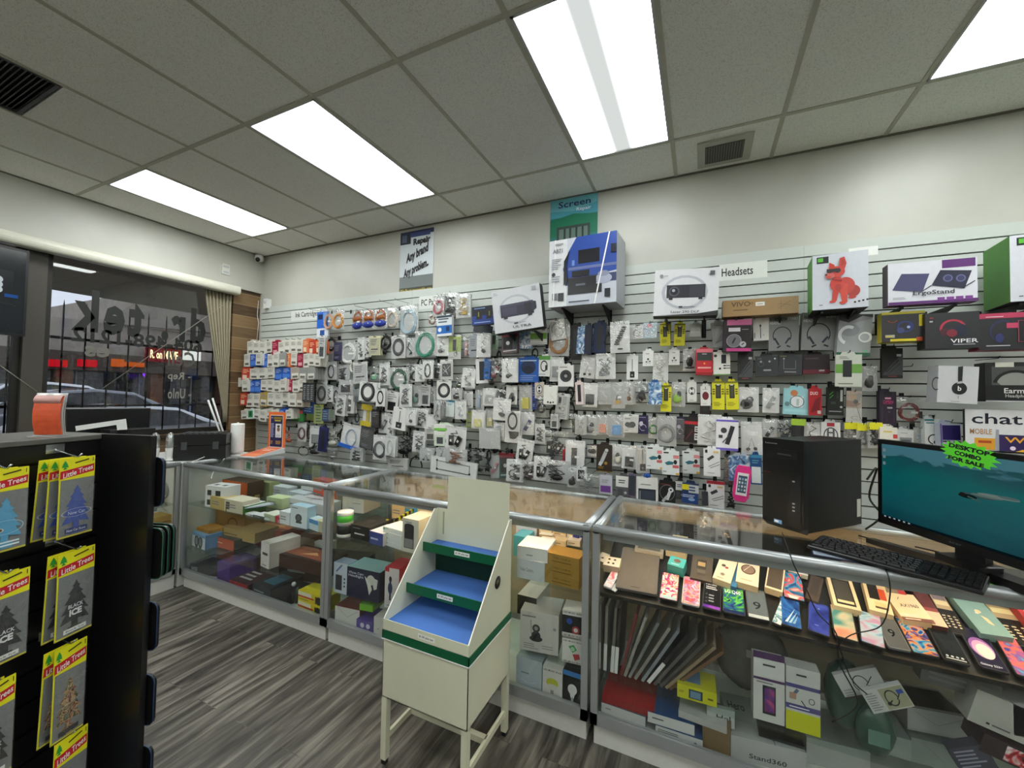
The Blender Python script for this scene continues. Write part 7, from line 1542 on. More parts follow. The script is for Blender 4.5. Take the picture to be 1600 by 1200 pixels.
# middle showcase, lower shelf
stow(519, 935, 541, 941, 880, Z2, .08, 'phone_mount_box', 'c8d0dc', 'r .15 .1 .6 .6 2c3038;e .78 .5 .06 3c3e44;e .78 .38 .06 3c3e44;e .78 .26 .06 3c3e44;l .2 .7 .6 .95 .1 5c7ca8', 'white carton with a dark handset and dots', side='8ca0b8')
stow(541, 941, 592, 954, 890, Z2, .15, 'camera_box', '1a1e3c', 't .28 .82 .08 .46 d8dce8 Wyze Cam;t .28 .72 .08 .46 d8dce8 Headlight;e .74 .7 .12 d0d0c8;p e0e0d8 .55 .8 .72 .62 .78 .4 .7 .2 .64 .5 .6 .62;p d0d0c8 .78 .8 .95 .75 .92 .45 .84 .4 .8 .6', 'dark blue carton with white devices picture and pale lid', side='14182c', topart='r 0 0 1 1 8cb4b4')
stow(600, 957, 622, 962, 888, Z2, .15, 'microphone_box', 'dcd4d4', 'r .0 .9 .3 1 b82838;e .4 .72 .1 1c1c20 1.8;r .34 .2 .46 .7 1c2030;e .4 .5 .16 2c3c5c 2.2;n .2 .05 .6 .1 1 8a8c90', 'white and red carton with a microphone picture', side='b82838', topart='r 0 0 1 1 b82838')
stow(640, 940, 662, 946, 900, Z2, .15, 'microphone_box', 'd8ccd0', 'r .2 .3 .7 .8 b82838', 'second red and white carton partly behind the cream stand', side='b82838')
stow(520, 888, 596, 896, 872, Z2, .14, 'console_box', '1a1614', 'n .15 .5 .45 .7 1 c8ccd0', 'black carton with faint letters across the back', side='201a16')
stow(808, 958, 838, 966, 932, Z2, .2, 'camera_box', '141414', 'n .4 .2 .7 .3 1 8a8c90', 'black carton by the cream stand edge', side='ccc8c0', lift=.12)
t, W_, H_ = stow(812, 1028, 872, 1040, 958, Z2, .17, 'camera_box', 'cdcac6', 'n .05 .84 .6 .92 1 7a7a7c;e .42 .6 .1 1c1c20;e .42 .6 .05 8a8c90;e .42 .42 .12 1c1c20 .9;e .42 .34 .17 1c1c20 .45;l .3 .45 .28 .8 .012 1c1c20;n .1 .06 .5 .22 3 9a9a9c;n .58 .1 .9 .22 2 9a9a9c;e .9 .65 .04 9a9a9c', 'grey white carton with a black pan camera picture', side='b8b4ae')
bulb = 't .5 .92 .06 .9 1c1c20 LED MUSIC BULB;t .5 .06 .06 .9 1c1c20 LED MUSIC BULB;'
stow(878, 1000, 911, 1007, 955, Z2, .1, 'bulb_box', 'dcd8d4', bulb + 'r 0 .16 1 .82 16181c;e .35 .6 .14 2c4c9c;e .65 .3 .18 b83038;e .65 .3 .1 d8d8d8', 'upper carton with coloured bulbs on black', lift=.12)
stow(878, 1042, 911, 1050, 1000, Z2, .1, 'bulb_box', 'e0dcd8', bulb + 'p 4ca05c .3 .7 .55 .8 .7 .6 .5 .45;p c0404c .5 .4 .8 .45 .85 .25 .6 .15;e .5 .62 .1 a8d8b0', 'lower carton with red and green bulbs on white', ymin=1.85)
# floor of the middle showcase
stow(517, 993, 555, 1002, 950, Z0, .2, 'gadget_box', 'd4d2cc', 'l .1 .95 .5 .5 .01 8a8880;l .5 .5 .9 .9 .01 8a8880', 'white carton with folded flaps on the showcase floor', side='6a2c28', topart='r 0 0 1 1 6a2c28')
stow(556, 1003, 582, 1010, 970, Z0, .15, 'earbud_box', '5c4c94', 'e .35 .6 .12 d0d0e0;e .7 .6 .12 d0d0e0;n .2 .2 .8 .35 2 a8a0d0', 'violet carton with pale earbud shapes', side='4c3c84')
stow(561, 968, 582, 972, 945, Z0, .12, 'gadget_box', '6ca828', '', 'lime green carton on top of the violet one', side='5c9420', lift=.13)
stow(583, 1010, 600, 1014, 965, Z0, .2, 'gadget_box', 'cfcdc8', 'n .3 .4 .6 .5 1 9a9a98', 'grey white carton beside the cream stand')
stow(806, 1083, 846, 1096, 1030, Z0, .15, 'router_box', 'b4c0c8', 'n .2 .5 .6 .6 1 7a8894;a .5 .4 .3 .02 e0e8ec .5 200 340', 'pale blue grey carton on the showcase floor', side='a0acb4')
stow(847, 1097, 878, 1107, 1045, Z0, .1, 'bulb_box', 'dedad6', bulb + 'e .5 .55 .3 c8c840 .7;p d8d8d0 .3 .5 .7 .5 .6 .3 .4 .3;r .42 .2 .58 .32 9a9a98', 'white carton with a yellow capped bulb')
stow(879, 1105, 909, 1116, 1050, Z0, .1, 'bulb_box', '15181c', 'r 0 .86 1 1 3c7cc0;e .5 .5 .24 ececec 1.1;p ececec .36 .4 .64 .4 .58 .26 .42 .26;r .44 .14 .56 .28 b0b0b0;n .1 .04 .9 .1 1 8a8c90', 'black and blue carton with a plain white bulb')
# --- turned showcase by the gondola
for i, (py, c, h) in enumerate(((868, 'c09850', .3), )):
    P = onX(262, 868, -3.80)
    t = thing('wooden_box', 'slatted tan wooden box inside the turned showcase', 'box', (-3.95, P.y - .18, Z2)); b = MB()
    for k in range(5): b.box(0, .16, 0, .26, .001 + k * .048, .045 + k * .048, mat('b08c48', .6, 0, .15, 12))
    b.build('slats', t)
cable('white_cable', [onX(255, 740, -3.85), onX(262, 765, -3.86), onX(252, 790, -3.84), onX(268, 800, -3.9), onX(262, 772, -3.88), onX(270, 755, -3.87)], .003, 'd8d8d4', 'tangled white cable hanging inside the turned showcase')
P = onX(258, 815, -3.9); b = MB(); b.ball((0, 0, 0), (.12, .18, .13), mat('8a8c88', .7), 12, .35); tag(b.build('cable_heap', loc=(P.x, P.y, Z1 + .072)), 'grey heap of cable on the upper shelf of the turned showcase', 'cable heap')

# --- right showcase: phones and cartons on the sloped board
RPt = Vector((0, CF_ - .005, SZ)); RNn = Vector((0, -SL, 1)).normalized(); RUp = Vector((0, 1, SL)).normalized()
STACKED = []
def onslope(bl, br, tl, h, name, base, art, label, th=.009, side=None, lift=0.0, cat=None, group=None, glow=None, part='body', inset=None):
    """a flat thing lying on the sloped board: lower left, lower right and upper left corner in the picture, then its thickness"""
    n = RNn; p0 = RPt + n * (lift + th)
    pb = p0 if part == 'body' else RPt + n * lift
    A, B, C_ = onP(*bl, pb, n), onP(*br, pb, n), onP(*tl, p0, n)
    W_ = (B - A).length; H_ = h if h else (C_ - A).length; u = (B - A).normalized(); ang = math.atan2(u.y / RUp.y, u.x); ang = math.atan2(u.dot(RUp), u.x)
    if A.y < 1.842: A = A + Vector((0, 1.842 - A.y, SL * (1.842 - A.y)))
    if part == 'body': A = A - n * th
    U = Vector((math.cos(ang), 0, 0)) + RUp * math.sin(ang); V = RUp * math.cos(ang) - Vector((math.sin(ang), 0, 0)); N_ = U.cross(V)
    o = thing(name, label, cat or name.replace('_', ' '), group=group); o.matrix_world = Matrix(((U.x, V.x, N_.x, A.x), (U.y, V.y, N_.y, A.y), (U.z, V.z, N_.z, A.z), (0, 0, 0, 1)))
    b = MB(); r = min(.009, W_ * .12) if part == 'body' else .0008
    pts = []
    for cx, cy, a0 in ((W_ - r, H_ - r, 0), (r, H_ - r, 90), (r, r, 180), (W_ - r, r, 270)): pts += [(cx + r * math.cos(math.radians(a0 + q)), cy + r * math.sin(math.radians(a0 + q))) for q in ((0, 30, 60, 90) if part == 'body' else (0, 90))]
    b.prism(pts, 0, th, side or base, 'z')
    if part == 'body':
        b.build('body', o, bevel=.0008); b = MB(); k = inset or .05; a = Art(b, (W_ * k, H_ * .02, th + .0002), (1, 0, 0), (0, 1, 0), W_ * (1 - 2 * k), H_ * .96, .0002); a.rough = .2; a.rect(0, 0, 1, 1, base); a.run(art); b.build('screen', o)
    else:
        a = Art(b, (0, 0, th + .0002), (1, 0, 0), (0, 1, 0), W_, H_, .0003); a.rect(0, 0, 1, 1, base); a.run(art); b.build(part, o)
    return o
PH = .155
onslope((937, 935), (950, 940), (942, 900), .14, 'dummy_phone', 'c8c8d0', 's 0 0 1 1 d03c50,e8e8f0,6c3c9c 16 1', 'red and white screened phone at the left end by the post', lift=.0)
onslope((950, 934), (958, 939), (955, 905), .1, 'paper_card', 'd0d4d8', TL, 'narrow white card beside the tablet computer', part='card', th=.003)
onslope((958, 930), (1025, 943), (973, 862), .27, 'laptop', '6c645c', 'n .35 .04 .6 .07 1 3c3834;e .5 .55 .006 3c3834', 'grey closed laptop leaning among the phones', th=.014, side='5a5450', inset=.0)
wall_ = ['1c1c20']
onslope((1028, 946), (1058, 953), (1034, 903), PH, 'dummy_phone', 'e0b8c8', 's 0 .1 1 1 8a2c9c,e8504c,f4f0f0,e07030,40a8b8 26 2;r .1 .02 .9 .1 a8d4dc', 'phone with a purple, red and teal splash picture', side='18181c')
onslope((1064, 951), (1093, 958), (1066, 910), PH, 'dummy_phone', 'e89078', 's 0 0 1 1 f08060,e84c60,7c8cd0,f0a890,d85070,b8c8e8 22 3;n .1 .03 .6 .07 1 f8f0f0', 'phone with an orange and pink bubble picture', side='c8c0c0')
onslope((1097, 961), (1127, 969), (1098, 918), PH, 'dummy_phone', '17171b', 't .4 .88 .06 .7 d8dade SAMSUNG;n .1 .68 .8 .82 2 c8cad0;o .16 .5 .05 .01 8a8c90;o .16 .35 .05 .01 8a8c90;o .16 .22 .05 .01 8a8c90;n .3 .2 .8 .52 3 8a8c94;s 0 .0 1 .1 5c2c9c,c05ce0 12 2', 'black phone with white list text on its screen', side='2c2c30')
onslope((1130, 970), (1167, 979), (1127, 922), PH, 'dummy_phone', '1c2c5c', 's 0 .1 1 1 141c48,2c4c94,1c7c50,6cc050,101c40 24 6;t .48 .74 .12 .8 f0f4fa LG Q60', 'phone with a blue green nature picture and large letters', side='101014')
onslope((1170, 976), (1206, 984), (1162, 929), PH, 'dummy_phone', '5c666c', 't .5 .42 .26 .4 24282c 9;r 0 0 1 .1 c0c8cc', 'grey phone showing a large numeral nine', side='16181a')
onslope((1208, 985), (1223, 992), (1197, 938), PH, 'dummy_phone', 'b8ccd4', 's 0 0 1 1 e8eef0,3c7c94,b8d4dc,e0e8ec 20 5', 'white and teal ink splash phone, partly covered', side='2c2c30')
onslope((1224, 990), (1258, 1000), (1214, 943), PH, 'dummy_phone', '1c3c7c', 's 0 0 1 1 1c3c84,2c6cb8,183070 10 7;p 9cc8e0 .35 .1 .85 .5 .5 .1;p 7cb0d8 .55 .1 .9 .4 .7 .1;p b8dcec .15 .1 .75 .6 .3 .1', 'blue phone with pale light rays', side='121418')
onslope((1265, 997), (1302, 1010), (1252, 952), PH, 'dummy_phone', '1c2470', 's 0 0 1 1 1a2068,2c3c94,4050b8 9 8;e .5 .8 .06 6c80d0;n .3 .2 .6 .24 1 8c9ce0', 'deep blue violet phone', side='101218')
onslope((1308, 1006), (1348, 1018), (1290, 955), PH, 'dummy_phone', 'c08c80', 's 0 0 1 1 4c8c8c,b8b8a0,e0947c,d87868 7 9', 'phone fading from teal to salmon', side='2c2c2c')
onslope((1351, 1017), (1392, 1031), (1332, 968), PH, 'dummy_phone', '5c90b8', 's 0 0 1 1 2c78a8,a8c8dc,c08cb0,8ca8d0 12 10', 'phone with pale blue and pink marble picture', side='14161a')
onslope((1397, 1030), (1435, 1038), (1371, 974), PH, 'dummy_phone', '5a5e62', 't .5 .42 .22 .34 1c1e20 9', 'second grey phone with a numeral nine', side='6c7074')
onslope((1438, 1042), (1484, 1052), (1410, 979), PH, 'dummy_phone', '244c9c', 's 0 0 1 1 1c3c94,3ca0c8,e08c3c,1c2c74,8c7cc8 22 11', 'phone with blue and orange flowing stripes', side='101014')
onslope((1487, 1052), (1534, 1064), (1453, 986), .16, 'dummy_phone', '111316', 'e .5 .5 .2 1c2024;e .2 .1 .06 c8ccd0;e .4 .1 .06 c8ccd0;e .6 .1 .06 c8ccd0;e .8 .1 .06 c8ccd0;r .1 .02 .9 .05 b8bcc0;n .3 .92 .8 .95 1 9a9ca0', 'black phone with a row of round icons', side='26282a')
onslope((1546, 1064), (1597, 1077), (1504, 995), .165, 'dummy_phone', '1c1434', 'e .48 .5 .46 8c5ca0 1.5;e .5 .46 .4 c89cc0 1.5;e .54 .42 .32 e8d0c8 1.5;t .45 .07 .05 .8 e8e8ec Galaxy S23+', 'large phone with a glowing violet oval and white lettering', side='101014')
onslope((1606, 1078), (1650, 1090), (1562, 1012), .165, 'dummy_phone', '3c7c94', 's 0 0 1 1 4ca8c0,7c4c9c,e06c4c,3c3c8c 14 13', 'teal and red phone cut by the right edge', side='101014')
# second row
onslope((1043, 895), (1068, 903), (1043, 868), .06, 'smart_watch_box', '4cb0b0', 'e .5 .6 .22 7a5c4c .8;n .2 .15 .8 .25 1 d8f0f0', 'teal carton with a round watch, among the phones', th=.05, side='2c9090', part='carton')
onslope((1040, 868), (1072, 876), (1041, 840), .1, 'smart_watch_box', 'e8dcc8', 'e .4 .4 .2 c07c4c;n .2 .8 .8 .9 1 9a8a70', 'cream carton with a small orange picture at the back', th=.04, side='d8c8a8', part='carton')
onslope((943, 893), (968, 898), (946, 868), .06, 'earbud_box', 'dcd0bc', 'e .3 .3 .08 2a2420;e .6 .3 .08 2a2420;e .3 .7 .08 2a2420;e .65 .7 .08 2a2420', 'pale carton with four dark earpieces at the left end', th=.04, side='c8b89c', part='carton')
onslope((933, 885), (945, 890), (935, 865), .06, 'earbud_box', 'c4bcb4', 'e .5 .4 .14 2a2420', 'small pale carton against the left post', th=.04, side='b0a08c', part='carton')
onslope((992, 866), (1036, 874), (996, 846), .12, 'clear_case', '8c8478', 'r .1 .1 .9 .9 4c4840;r .3 .85 .7 1 d8c8a0', 'clear plastic case with a dark inside behind the laptop', th=.03, side='b8b0a4', part='carton')
onslope((1078, 908), (1112, 916), (1078, 860), .17, 'tablet_box', '5c5248', 'r .25 .4 .7 .75 3c342c;r .3 .5 .65 .66 b89868;r .3 .25 .68 .36 6c6458;r .3 .15 .68 .22 4c443c', 'dark brown carton with a dim device picture', th=.02, side='3c342c', part='carton')
onslope((1113, 914), (1141, 924), (1113, 860), .19, 'smart_watch_box', 'e8dcc4', 'l .4 .7 .55 .85 .03 4c4030;e .35 .5 .12 4c3c34;e .55 .45 .1 b84c50;e .45 .2 .16 c8c0b0;e .45 .2 .11 8c8478;n .2 .04 .7 .1 1 b0a080', 'tall cream carton with two watches pictured', th=.04, side='c4b494', part='carton')
onslope((1141, 924), (1150, 927), (1140, 880), .16, 'cable_box', '3c7cac', '', 'thin blue carton edge between cream cartons', th=.03, side='2c5c8c', part='carton')
onslope((1149, 920), (1184, 930), (1147, 877), .15, 'smart_watch_box', 'ecdcc4', 'e .5 .6 .34 5c3c30 1.1;e .5 .6 .28 8c7464 1.1;l .3 .5 .6 .8 .03 e8d8c8;e .15 .92 .04 16161a;n .2 .12 .8 .18 1 b0a080', 'cream carton with a large brown patterned disc', th=.04, side='c8b494', part='carton')
onslope((1194, 926), (1222, 935), (1184, 892), .165, 'phone_box', 'f0dcbc', 'r .08 .06 .92 .94 54483c;e .35 .88 .05 2c2420', 'cream phone box with a plain brown phone', th=.03, side='e0c8a0', part='carton')
onslope((1225, 938), (1256, 946), (1219, 906), .15, 'phone_box', '2c5c8c', 's 0 0 1 1 1c4c84,4c9cc8,e03c2c,e8e0e0 16 14', 'blue and red splash phone box', th=.02, side='1c1c20', part='carton')
onslope((1231, 898), (1262, 906), (1216, 886), .09, 'phone_box', 'd0d4d8', 'n .1 .2 .8 .8 3 7a8ca0', 'pale grey carton lying behind the blue and red phone box', th=.02, part='carton')
onslope((1257, 940), (1278, 948), (1243, 890), .15, 'phone_box', '4c4038', 'r .2 .2 .8 .9 3c342e', 'dark brown flat carton in the middle back', th=.02, part='carton')
onslope((1302, 955), (1345, 965), (1285, 906), .165, 'phone_box', 'f0dcb8', 'r .14 .08 .86 .92 24221f;r .2 .2 .8 .86 45423d;r .2 .14 .8 .22 ecdcb0', 'open cream phone box with a black bezel phone', th=.03, side='dcc8a0', part='carton')
onslope((1357, 962), (1395, 972), (1337, 911), .165, 'phone_box', 'f0dcb8', 'r .15 .38 .6 .88 26221e;r .6 .4 .9 .76 d85c3c;r .3 .14 .8 .3 e8d09c;r .3 .1 .85 .16 5a4c3c;n .2 .92 .6 .96 1 8a7a5c', 'cream phone box with a dark phone and orange corner', th=.03, side='dcc8a0', part='carton')
onslope((1410, 979), (1460, 985), (1392, 941), .13, 'phone_box', 'f0d8b8', 't .55 .55 .12 .6 3c342c AX1960;r 0 0 1 .12 7c5048;r .05 .14 .6 .24 e8dcd0;l .3 .75 .4 .85 .02 3c342c;n .1 .02 .6 .1 1 e8d8c8', 'pale cream carton with printed model number and brown strip', th=.03, side='d8bc94', part='carton')
onslope((1385, 935), (1415, 940), (1378, 912), .1, 'phone_box', '8c8070', 'r .1 .2 .9 .9 5c5448;r .6 0 1 .2 c02c34', 'grey brown carton with a red corner behind the model number box', th=.03, part='carton')
onslope((1455, 985), (1480, 990), (1418, 918), .22, 'phone_box', '5c1c1c', 'r 0 .0 1 .3 e0c0a8;r 0 .3 1 .38 8c3c38;e .4 .85 .08 8c3438', 'dark red carton with a cream foot', th=.025, side='4c1418', part='carton')
o = onslope((1484, 988), (1517, 995), (1452, 920), .20, 'flip_phone', '241e1a', 'r .08 .56 .92 .96 c0a888;r .14 .66 .86 .78 e8d8b0;r .14 .8 .86 .92 8c7c88;r 0 .5 1 .53 100e0c;n .12 .1 .3 .42 5 c8b89c;n .4 .1 .6 .42 5 c8b89c;n .7 .1 .88 .42 5 c8b89c', 'open black flip phone with a lit looking screen, left of the blue grey box', side='1c1814', inset=.02)
onslope((1480, 935), (1515, 942), (1484, 920), .06, 'phone_box', 'b8303c', 'n .2 .4 .8 .6 1 e8d0d0', 'small red carton behind the left flip phone', th=.03, part='carton')
onslope((1530, 1000), (1582, 1008), (1492, 940), .21, 'phone_box', '7ca0a0', 'p e8c89c .5 .4 .66 .34 .7 .2 .56 .24;e .52 .48 .1 e0c8a8;e .44 .44 .06 e8d8c0', 'blue grey phone box with a small cream picture', th=.03, side='6c9090', part='carton')
onslope((1586, 1008), (1640, 1018), (1536, 940), .21, 'flip_phone', '241e1a', 'r .08 .56 .92 .96 b8a080;r .14 .68 .86 .8 e8d8a8;r .14 .84 .86 .93 9c88a0;r 0 .5 1 .53 100e0c;n .12 .1 .3 .42 5 c8b89c;n .4 .1 .6 .42 5 c8b89c;n .7 .1 .88 .42 5 c8b89c', 'open black flip phone near the right edge', side='1c1814', inset=.02)
onslope((1530, 945), (1640, 965), (1548, 928), .1, 'phone_box', '4c9c2c', '', 'bright green carton at the upper right of the display', th=.04, side='3c8420', part='carton')
onslope((1600, 985), (1650, 995), (1584, 962), .12, 'phone_box', 'e4dcd4', 'r 0 0 .2 1 c02c34', 'white and red carton cut by the right edge', th=.04, side='c02c34', part='carton')
onslope((1316, 893), (1370, 905), (1310, 889), .06, 'phone_box', '8c7c64', TL, 'flat brown carton under the laminated card', th=.03, part='carton')
# narrow things at the back of the sloped board
onslope((1050, 850), (1074, 854), (1044, 836), .07, 'paper_card', 'ecd8b0', 'e .8 .4 .04 2a2420', 'cream card standing at the very back of the display', th=.003, part='card')
def clearbag(px0, py0, px1, py1, y, label):
    A, B = onY(px0, (py0 + py1) / 2, y), onY(px1, (py0 + py1) / 2, y); T_, U_ = onY(px0, py0, y), onY(px0, py1, y); W_, H_ = B.x - A.x, T_.z - U_.z
    t = thing('clear_bag', label, 'bag', ((A.x + B.x) / 2, y, T_.z), (0, 0, 0)); bag(t, W_, H_, random.Random(int(px0)), False, BAGW, .02)
clearbag(1090, 806, 1116, 843, 2.30, 'empty clear bag leaning at the back of the right showcase, left one')
clearbag(1116, 800, 1150, 842, 2.31, 'empty clear bag leaning at the back of the right showcase, right one')
clearbag(962, 790, 980, 830, 2.25, 'crumpled clear bag in the back left corner of the right showcase')

# --- right showcase: lower shelf, flat cases and tablets in sleeves leaning like books
SLV = ['8c847c', '86827a', '6c6a64', '2c2624', '6c2228', '8c8880', '6c7270', '8c887e', '7c8286', '1c1a1a', '5c5854', '4a4642', '8a7a60', '6a4c30']
lean = [0, .02, .05, .05, .22, .3, .42, .5, .52, .57, .6, .64, .70, .76]
pxs = [(936, 1046), (945, 1050), (956, 1050), (962, 1060), (970, 1063), (976, 1066), (983, 1066), (992, 1068), (1003, 1072), (1012, 1074), (1022, 1078), (1032, 1082), (1040, 1083), (1046, 1084)]
words = ['pale grey sleeve standing against the post', 'pale grey sleeve with a white spine label', 'grey sleeve in shadow beside the white spine one', 'dark sleeve with a white spine label', 'dark red sleeve leaning among the grey ones', 'pale sleeve with red edge, leaning', 'grey green padded sleeve, leaning', 'thin white sleeve with brown tab', 'silver grey folder, leaning far', 'black folder with a white label', 'dark clear sleeve in the leaning row', 'second dark clear sleeve in the leaning row', 'curved tan sleeve at the right end', 'brown sleeve at the far right of the leaning row']
for i, ((px, py), ln) in enumerate(zip(pxs, lean)):
    P = onZ(px, py, Z2); P.y = 1.87
    d = ray(px, py); P = Vector((d.x * 1.87 / d.y, 1.87, Z2)); P = Vector((d.x / d.y * 1.87, 1.87, Z2 + .001 + .007 * math.sin(ln)))
    t = thing('tablet_sleeve', words[i], 'sleeve', P, (0, ln, .0)); h_ = .30 if i != 8 else .28
    hh = min(.29, (.335 if ln < .2 else .36) * 1.0)
    b = MB(); b.box(-.006, .006, 0, .2, 0.001, hh, mat(SLV[i], .35, 0, .12, 20)); b.build('cover', t, bevel=.002)
    if i in (0, 1, 2, 3, 9): MB().box(-.0075, .0075, -.0012, .0, .004, .12, 'dcdcd8').build('spine_label', t)
    if i in (4, 6, 8, 10, 11): MB().box(-.0065, -.006, .0, .2, .003, hh, CLR).build('clear_cover', t)
# red box and flat boxes on the showcase floor
stow(930, 1108, 1012, 1122, 1060, Z0, .26, 'red_box', '8c1418', '', 'large flat red box on stacked white cartons', side='9c1c1c', lift=.065) if False else None
def slab(xl, yl, xr, yr, z, dp, h, name, base, art, label, side=None, topart=None, ymin=1.85, turn=0.0, part='carton', pitch=0.0):
    A, B = onZ(xl, yl, z), onZ(xr, yr, z)
    if A.x * ymin / A.y < -.398: A = onZ(xl + 7, yl, z)
    if min(A.y, B.y) < ymin: q = ymin - min(A.y, B.y); A = A + Vector((A.x / A.y * q, q, 0)); B = B + Vector((B.x / B.y * q, q, 0))
    d = B - A; W_ = d.length; t = thing(name, label, name.replace('_', ' '), (A.x, A.y, z + .0005), (pitch, 0, math.atan2(d.y, d.x) + turn))
    b = MB(); b.box(0, W_, 0, dp, 0, h, side or base, front=mat(base, .4)); Art(b, (0, -.0003, 0), (1, 0, 0), (0, 0, 1), W_, h).run(art)
    if topart: Art(b, (0, 0, h + .0003), (1, 0, 0), (0, 1, 0), W_, dp).run(topart)
    b.build(part, t, bevel=.001); return t
slab(932, 1142, 1008, 1168, Z0, .22, .062, 'white_box', 'c4c4c2', 'n .1 .6 .3 .8 1 8a8a8a', 'white flat carton under the red box', side='6c7484', topart='r 0 0 1 1 5c6478')
slab(933, 1108, 1022, 1135, Z0 + .066, .24, .03, 'red_box', '8c1418', '', 'flat bright red box in the right showcase', side='a01c20', topart='')
slab(1024, 1160, 1098, 1186, Z0, .2, .045, 'white_box', 'c8c8c6', 'n .05 .2 .5 .8 4 5a5c60;e .85 .5 .03 3c5c8c', 'lower white carton with small print and a blue lid', side='2c4c7c')
slab(1012, 1135, 1085, 1158, Z0 + .048, .2, .042, 'white_box', 'd0d0ce', 'n .1 .4 .45 .7 1 5a5c60', 'upper white carton with a blue lid', side='24487c', topart='r 0 0 1 1 24487c')
slab(1098, 1172, 1140, 1192, Z0, .12, .13, 'cardboard_box', '75603f', '', 'brown cardboard carton on the floor of the right showcase', side='6a5436')
slab(1060, 1120, 1135, 1140, Z0 + .1, .1, .03, 'white_box', 'b8b8b4', '', 'tilted grey white carton above the brown one', side='a8a8a4', pitch=.1, turn=-.15)
slab(1142, 1184, 1260, 1215, Z0, .25, .09, 'white_box', 'b4b4b2', 't .5 .3 .2 .5 3a3a3c Stand360', 'wide white carton with bold black lettering at the bottom', side='a4a4a2', topart='t .2 .7 .2 .25 2c2c2e Hero;l .6 0 .6 .8 .01 3c3c3e')
slab(1186, 1150, 1258, 1172, Z0 + .094, .18, .01, 'tablet', '101214', '', 'black tablet lying on the wide white carton', side='0c0e10')
slab(1104, 1130, 1148, 1140, Z0 + .1, .02, .07, 'white_box', 'b8bab8', 't .6 .5 .3 .5 2c2c2e Hel', 'white carton with large handwritten style letters', side='a8aaa8', topart='')
# lower shelf, right part
def standbox(xl, yl, xr, yr, ytop, dp, name, base, art, label, side=None, z=Z2, tilt=0.0, ymin=1.86):
    A, B = onZ(xl, yl, z), onZ(xr, yr, z)
    if min(A.y, B.y) < ymin: q = ymin - min(A.y, B.y); A = A + Vector((A.x / A.y * q, q, 0)); B = B + Vector((B.x / B.y * q, q, 0))
    d = B - A; m = (A + B) / 2; W_ = d.length; H_ = min(.33, zat((xl + xr) / 2, ytop, m) - z)
    t = thing(name, label, name.replace('_', ' '), (A.x, A.y, z + .001), (0, tilt, math.atan2(d.y, d.x)))
    b = MB(); b.box(0, W_, 0, dp, 0, H_, side or base, front=mat(base, .4)); a = Art(b, (0, -.0003, 0), (1, 0, 0), (0, 0, 1), W_, H_); a.run(art); b.build('carton', t, bevel=.001); return t, W_, H_
slab(1058, 1090, 1120, 1108, Z2, .12, .055, 'mount_box', 'c4c41c', 'r .3 .15 .65 .8 24384c;r .34 .22 .6 .7 6c8ca8;n .05 .4 .2 .6 2 6a6a10;n .78 .3 .95 .6 1 5a5a10', 'bright yellow green carton with a phone picture', side='b0b018', topart='r .05 .2 .6 .9 5c7c9c')
P = Vector((.27, 1.98, Z2)); t = thing('grey_pouch', 'large rounded grey fabric pouch behind the cartons', 'pouch', (.20, 2.02, Z2 + .002)); b = MB(); b.ball((0, 0, .15), (.28, .12, .29), mat('5c5a54', .95, 0, .2, 40), 20, .06); b.build('pouch_body', t); MB().box(-.02, .02, -.0625, -.06, .17, .2, '8a8880').build('label_patch', t)
b = MB(); b.box(0, .12, 0, .06, 0, .13, mat('2c2e2c', .3)); t = thing('blister_pack', 'clear and black moulded pack with grey card beside the yellow green carton', 'blister pack', (.205, 1.87, Z2 + .001), (0, 0, .05)); b.build('tray', t, bevel=.012, seg=3)
b = MB(); b.box(.01, .11, -.002, 0, .05, .125, '8a8c88'); b.box(.03, .08, -.003, -.002, .07, .1, 'c4c6c2'); b.box(.01, .04, -.003, -.002, .1, .12, '2c4c3c'); b.build('card', t)
t, W_, H_ = standbox(1177, 1126, 1226, 1140, 1032, .06, 'battery_case_box', 'cfcfca', 'r .3 .12 .72 .58 1c1c20;s .36 .16 .68 .54 8c2c48,5c3c8c,c0486c 14 3;r 0 .72 1 .98 d4d4d0;r 0 .66 1 .7 4c2c5c;n .1 .6 .8 .65 1 8a8a8c;r .3 .9 .7 .93 3c3c3e', 'white carton with a red and blue screened phone, hang hole above', side='b0b0ac')
MB().box(W_ * .0, W_, .002, .006, H_ * .85, H_ * 1.1, '4a2c58').build('purple_panel', t)
t, W_, H_ = standbox(1228, 1142, 1282, 1158, 1046, .06, 'phone_stand_box', 'c8c8c4', 'r 0 0 1 .3 c4c818;r 0 .34 1 .42 4c4880;r 0 .68 1 .74 4c4880;l .2 .55 .35 .66 .1 5c6c84;l .45 .5 .6 .4 .03 16161a;a .75 .52 .08 .02 2c2c30 1.2 0 360;r .1 .5 .3 .6 b08c74;n .1 .36 .9 .4 1 e0e0ec;r .3 .88 .6 .91 3c3c3e', 'white, violet and yellow carton with a hand and phone picture', side='b4b4b0')
P = Vector((.50, 1.95, Z2)); b = MB(); b.ball((0, 0, .12), (.14, .1, .26), mat('2c4c40', .3), 14, .1); tag(b.build('green_bag', loc=(.51, 1.97, Z2 + .002)), 'dark green translucent bag standing behind the cable cards', 'bag')
b = MB(); b.ball((0, 0, .07), (.12, .07, .18), mat('2c4c40', .3), 12, .1); b.box(-.03, .03, -.04, -.037, .04, .09, '5c7c70'); tag(b.build('green_bag', loc=(.58, 1.92, Z2 - .02)), 'second dark green bag with a pale label, lower', 'bag')
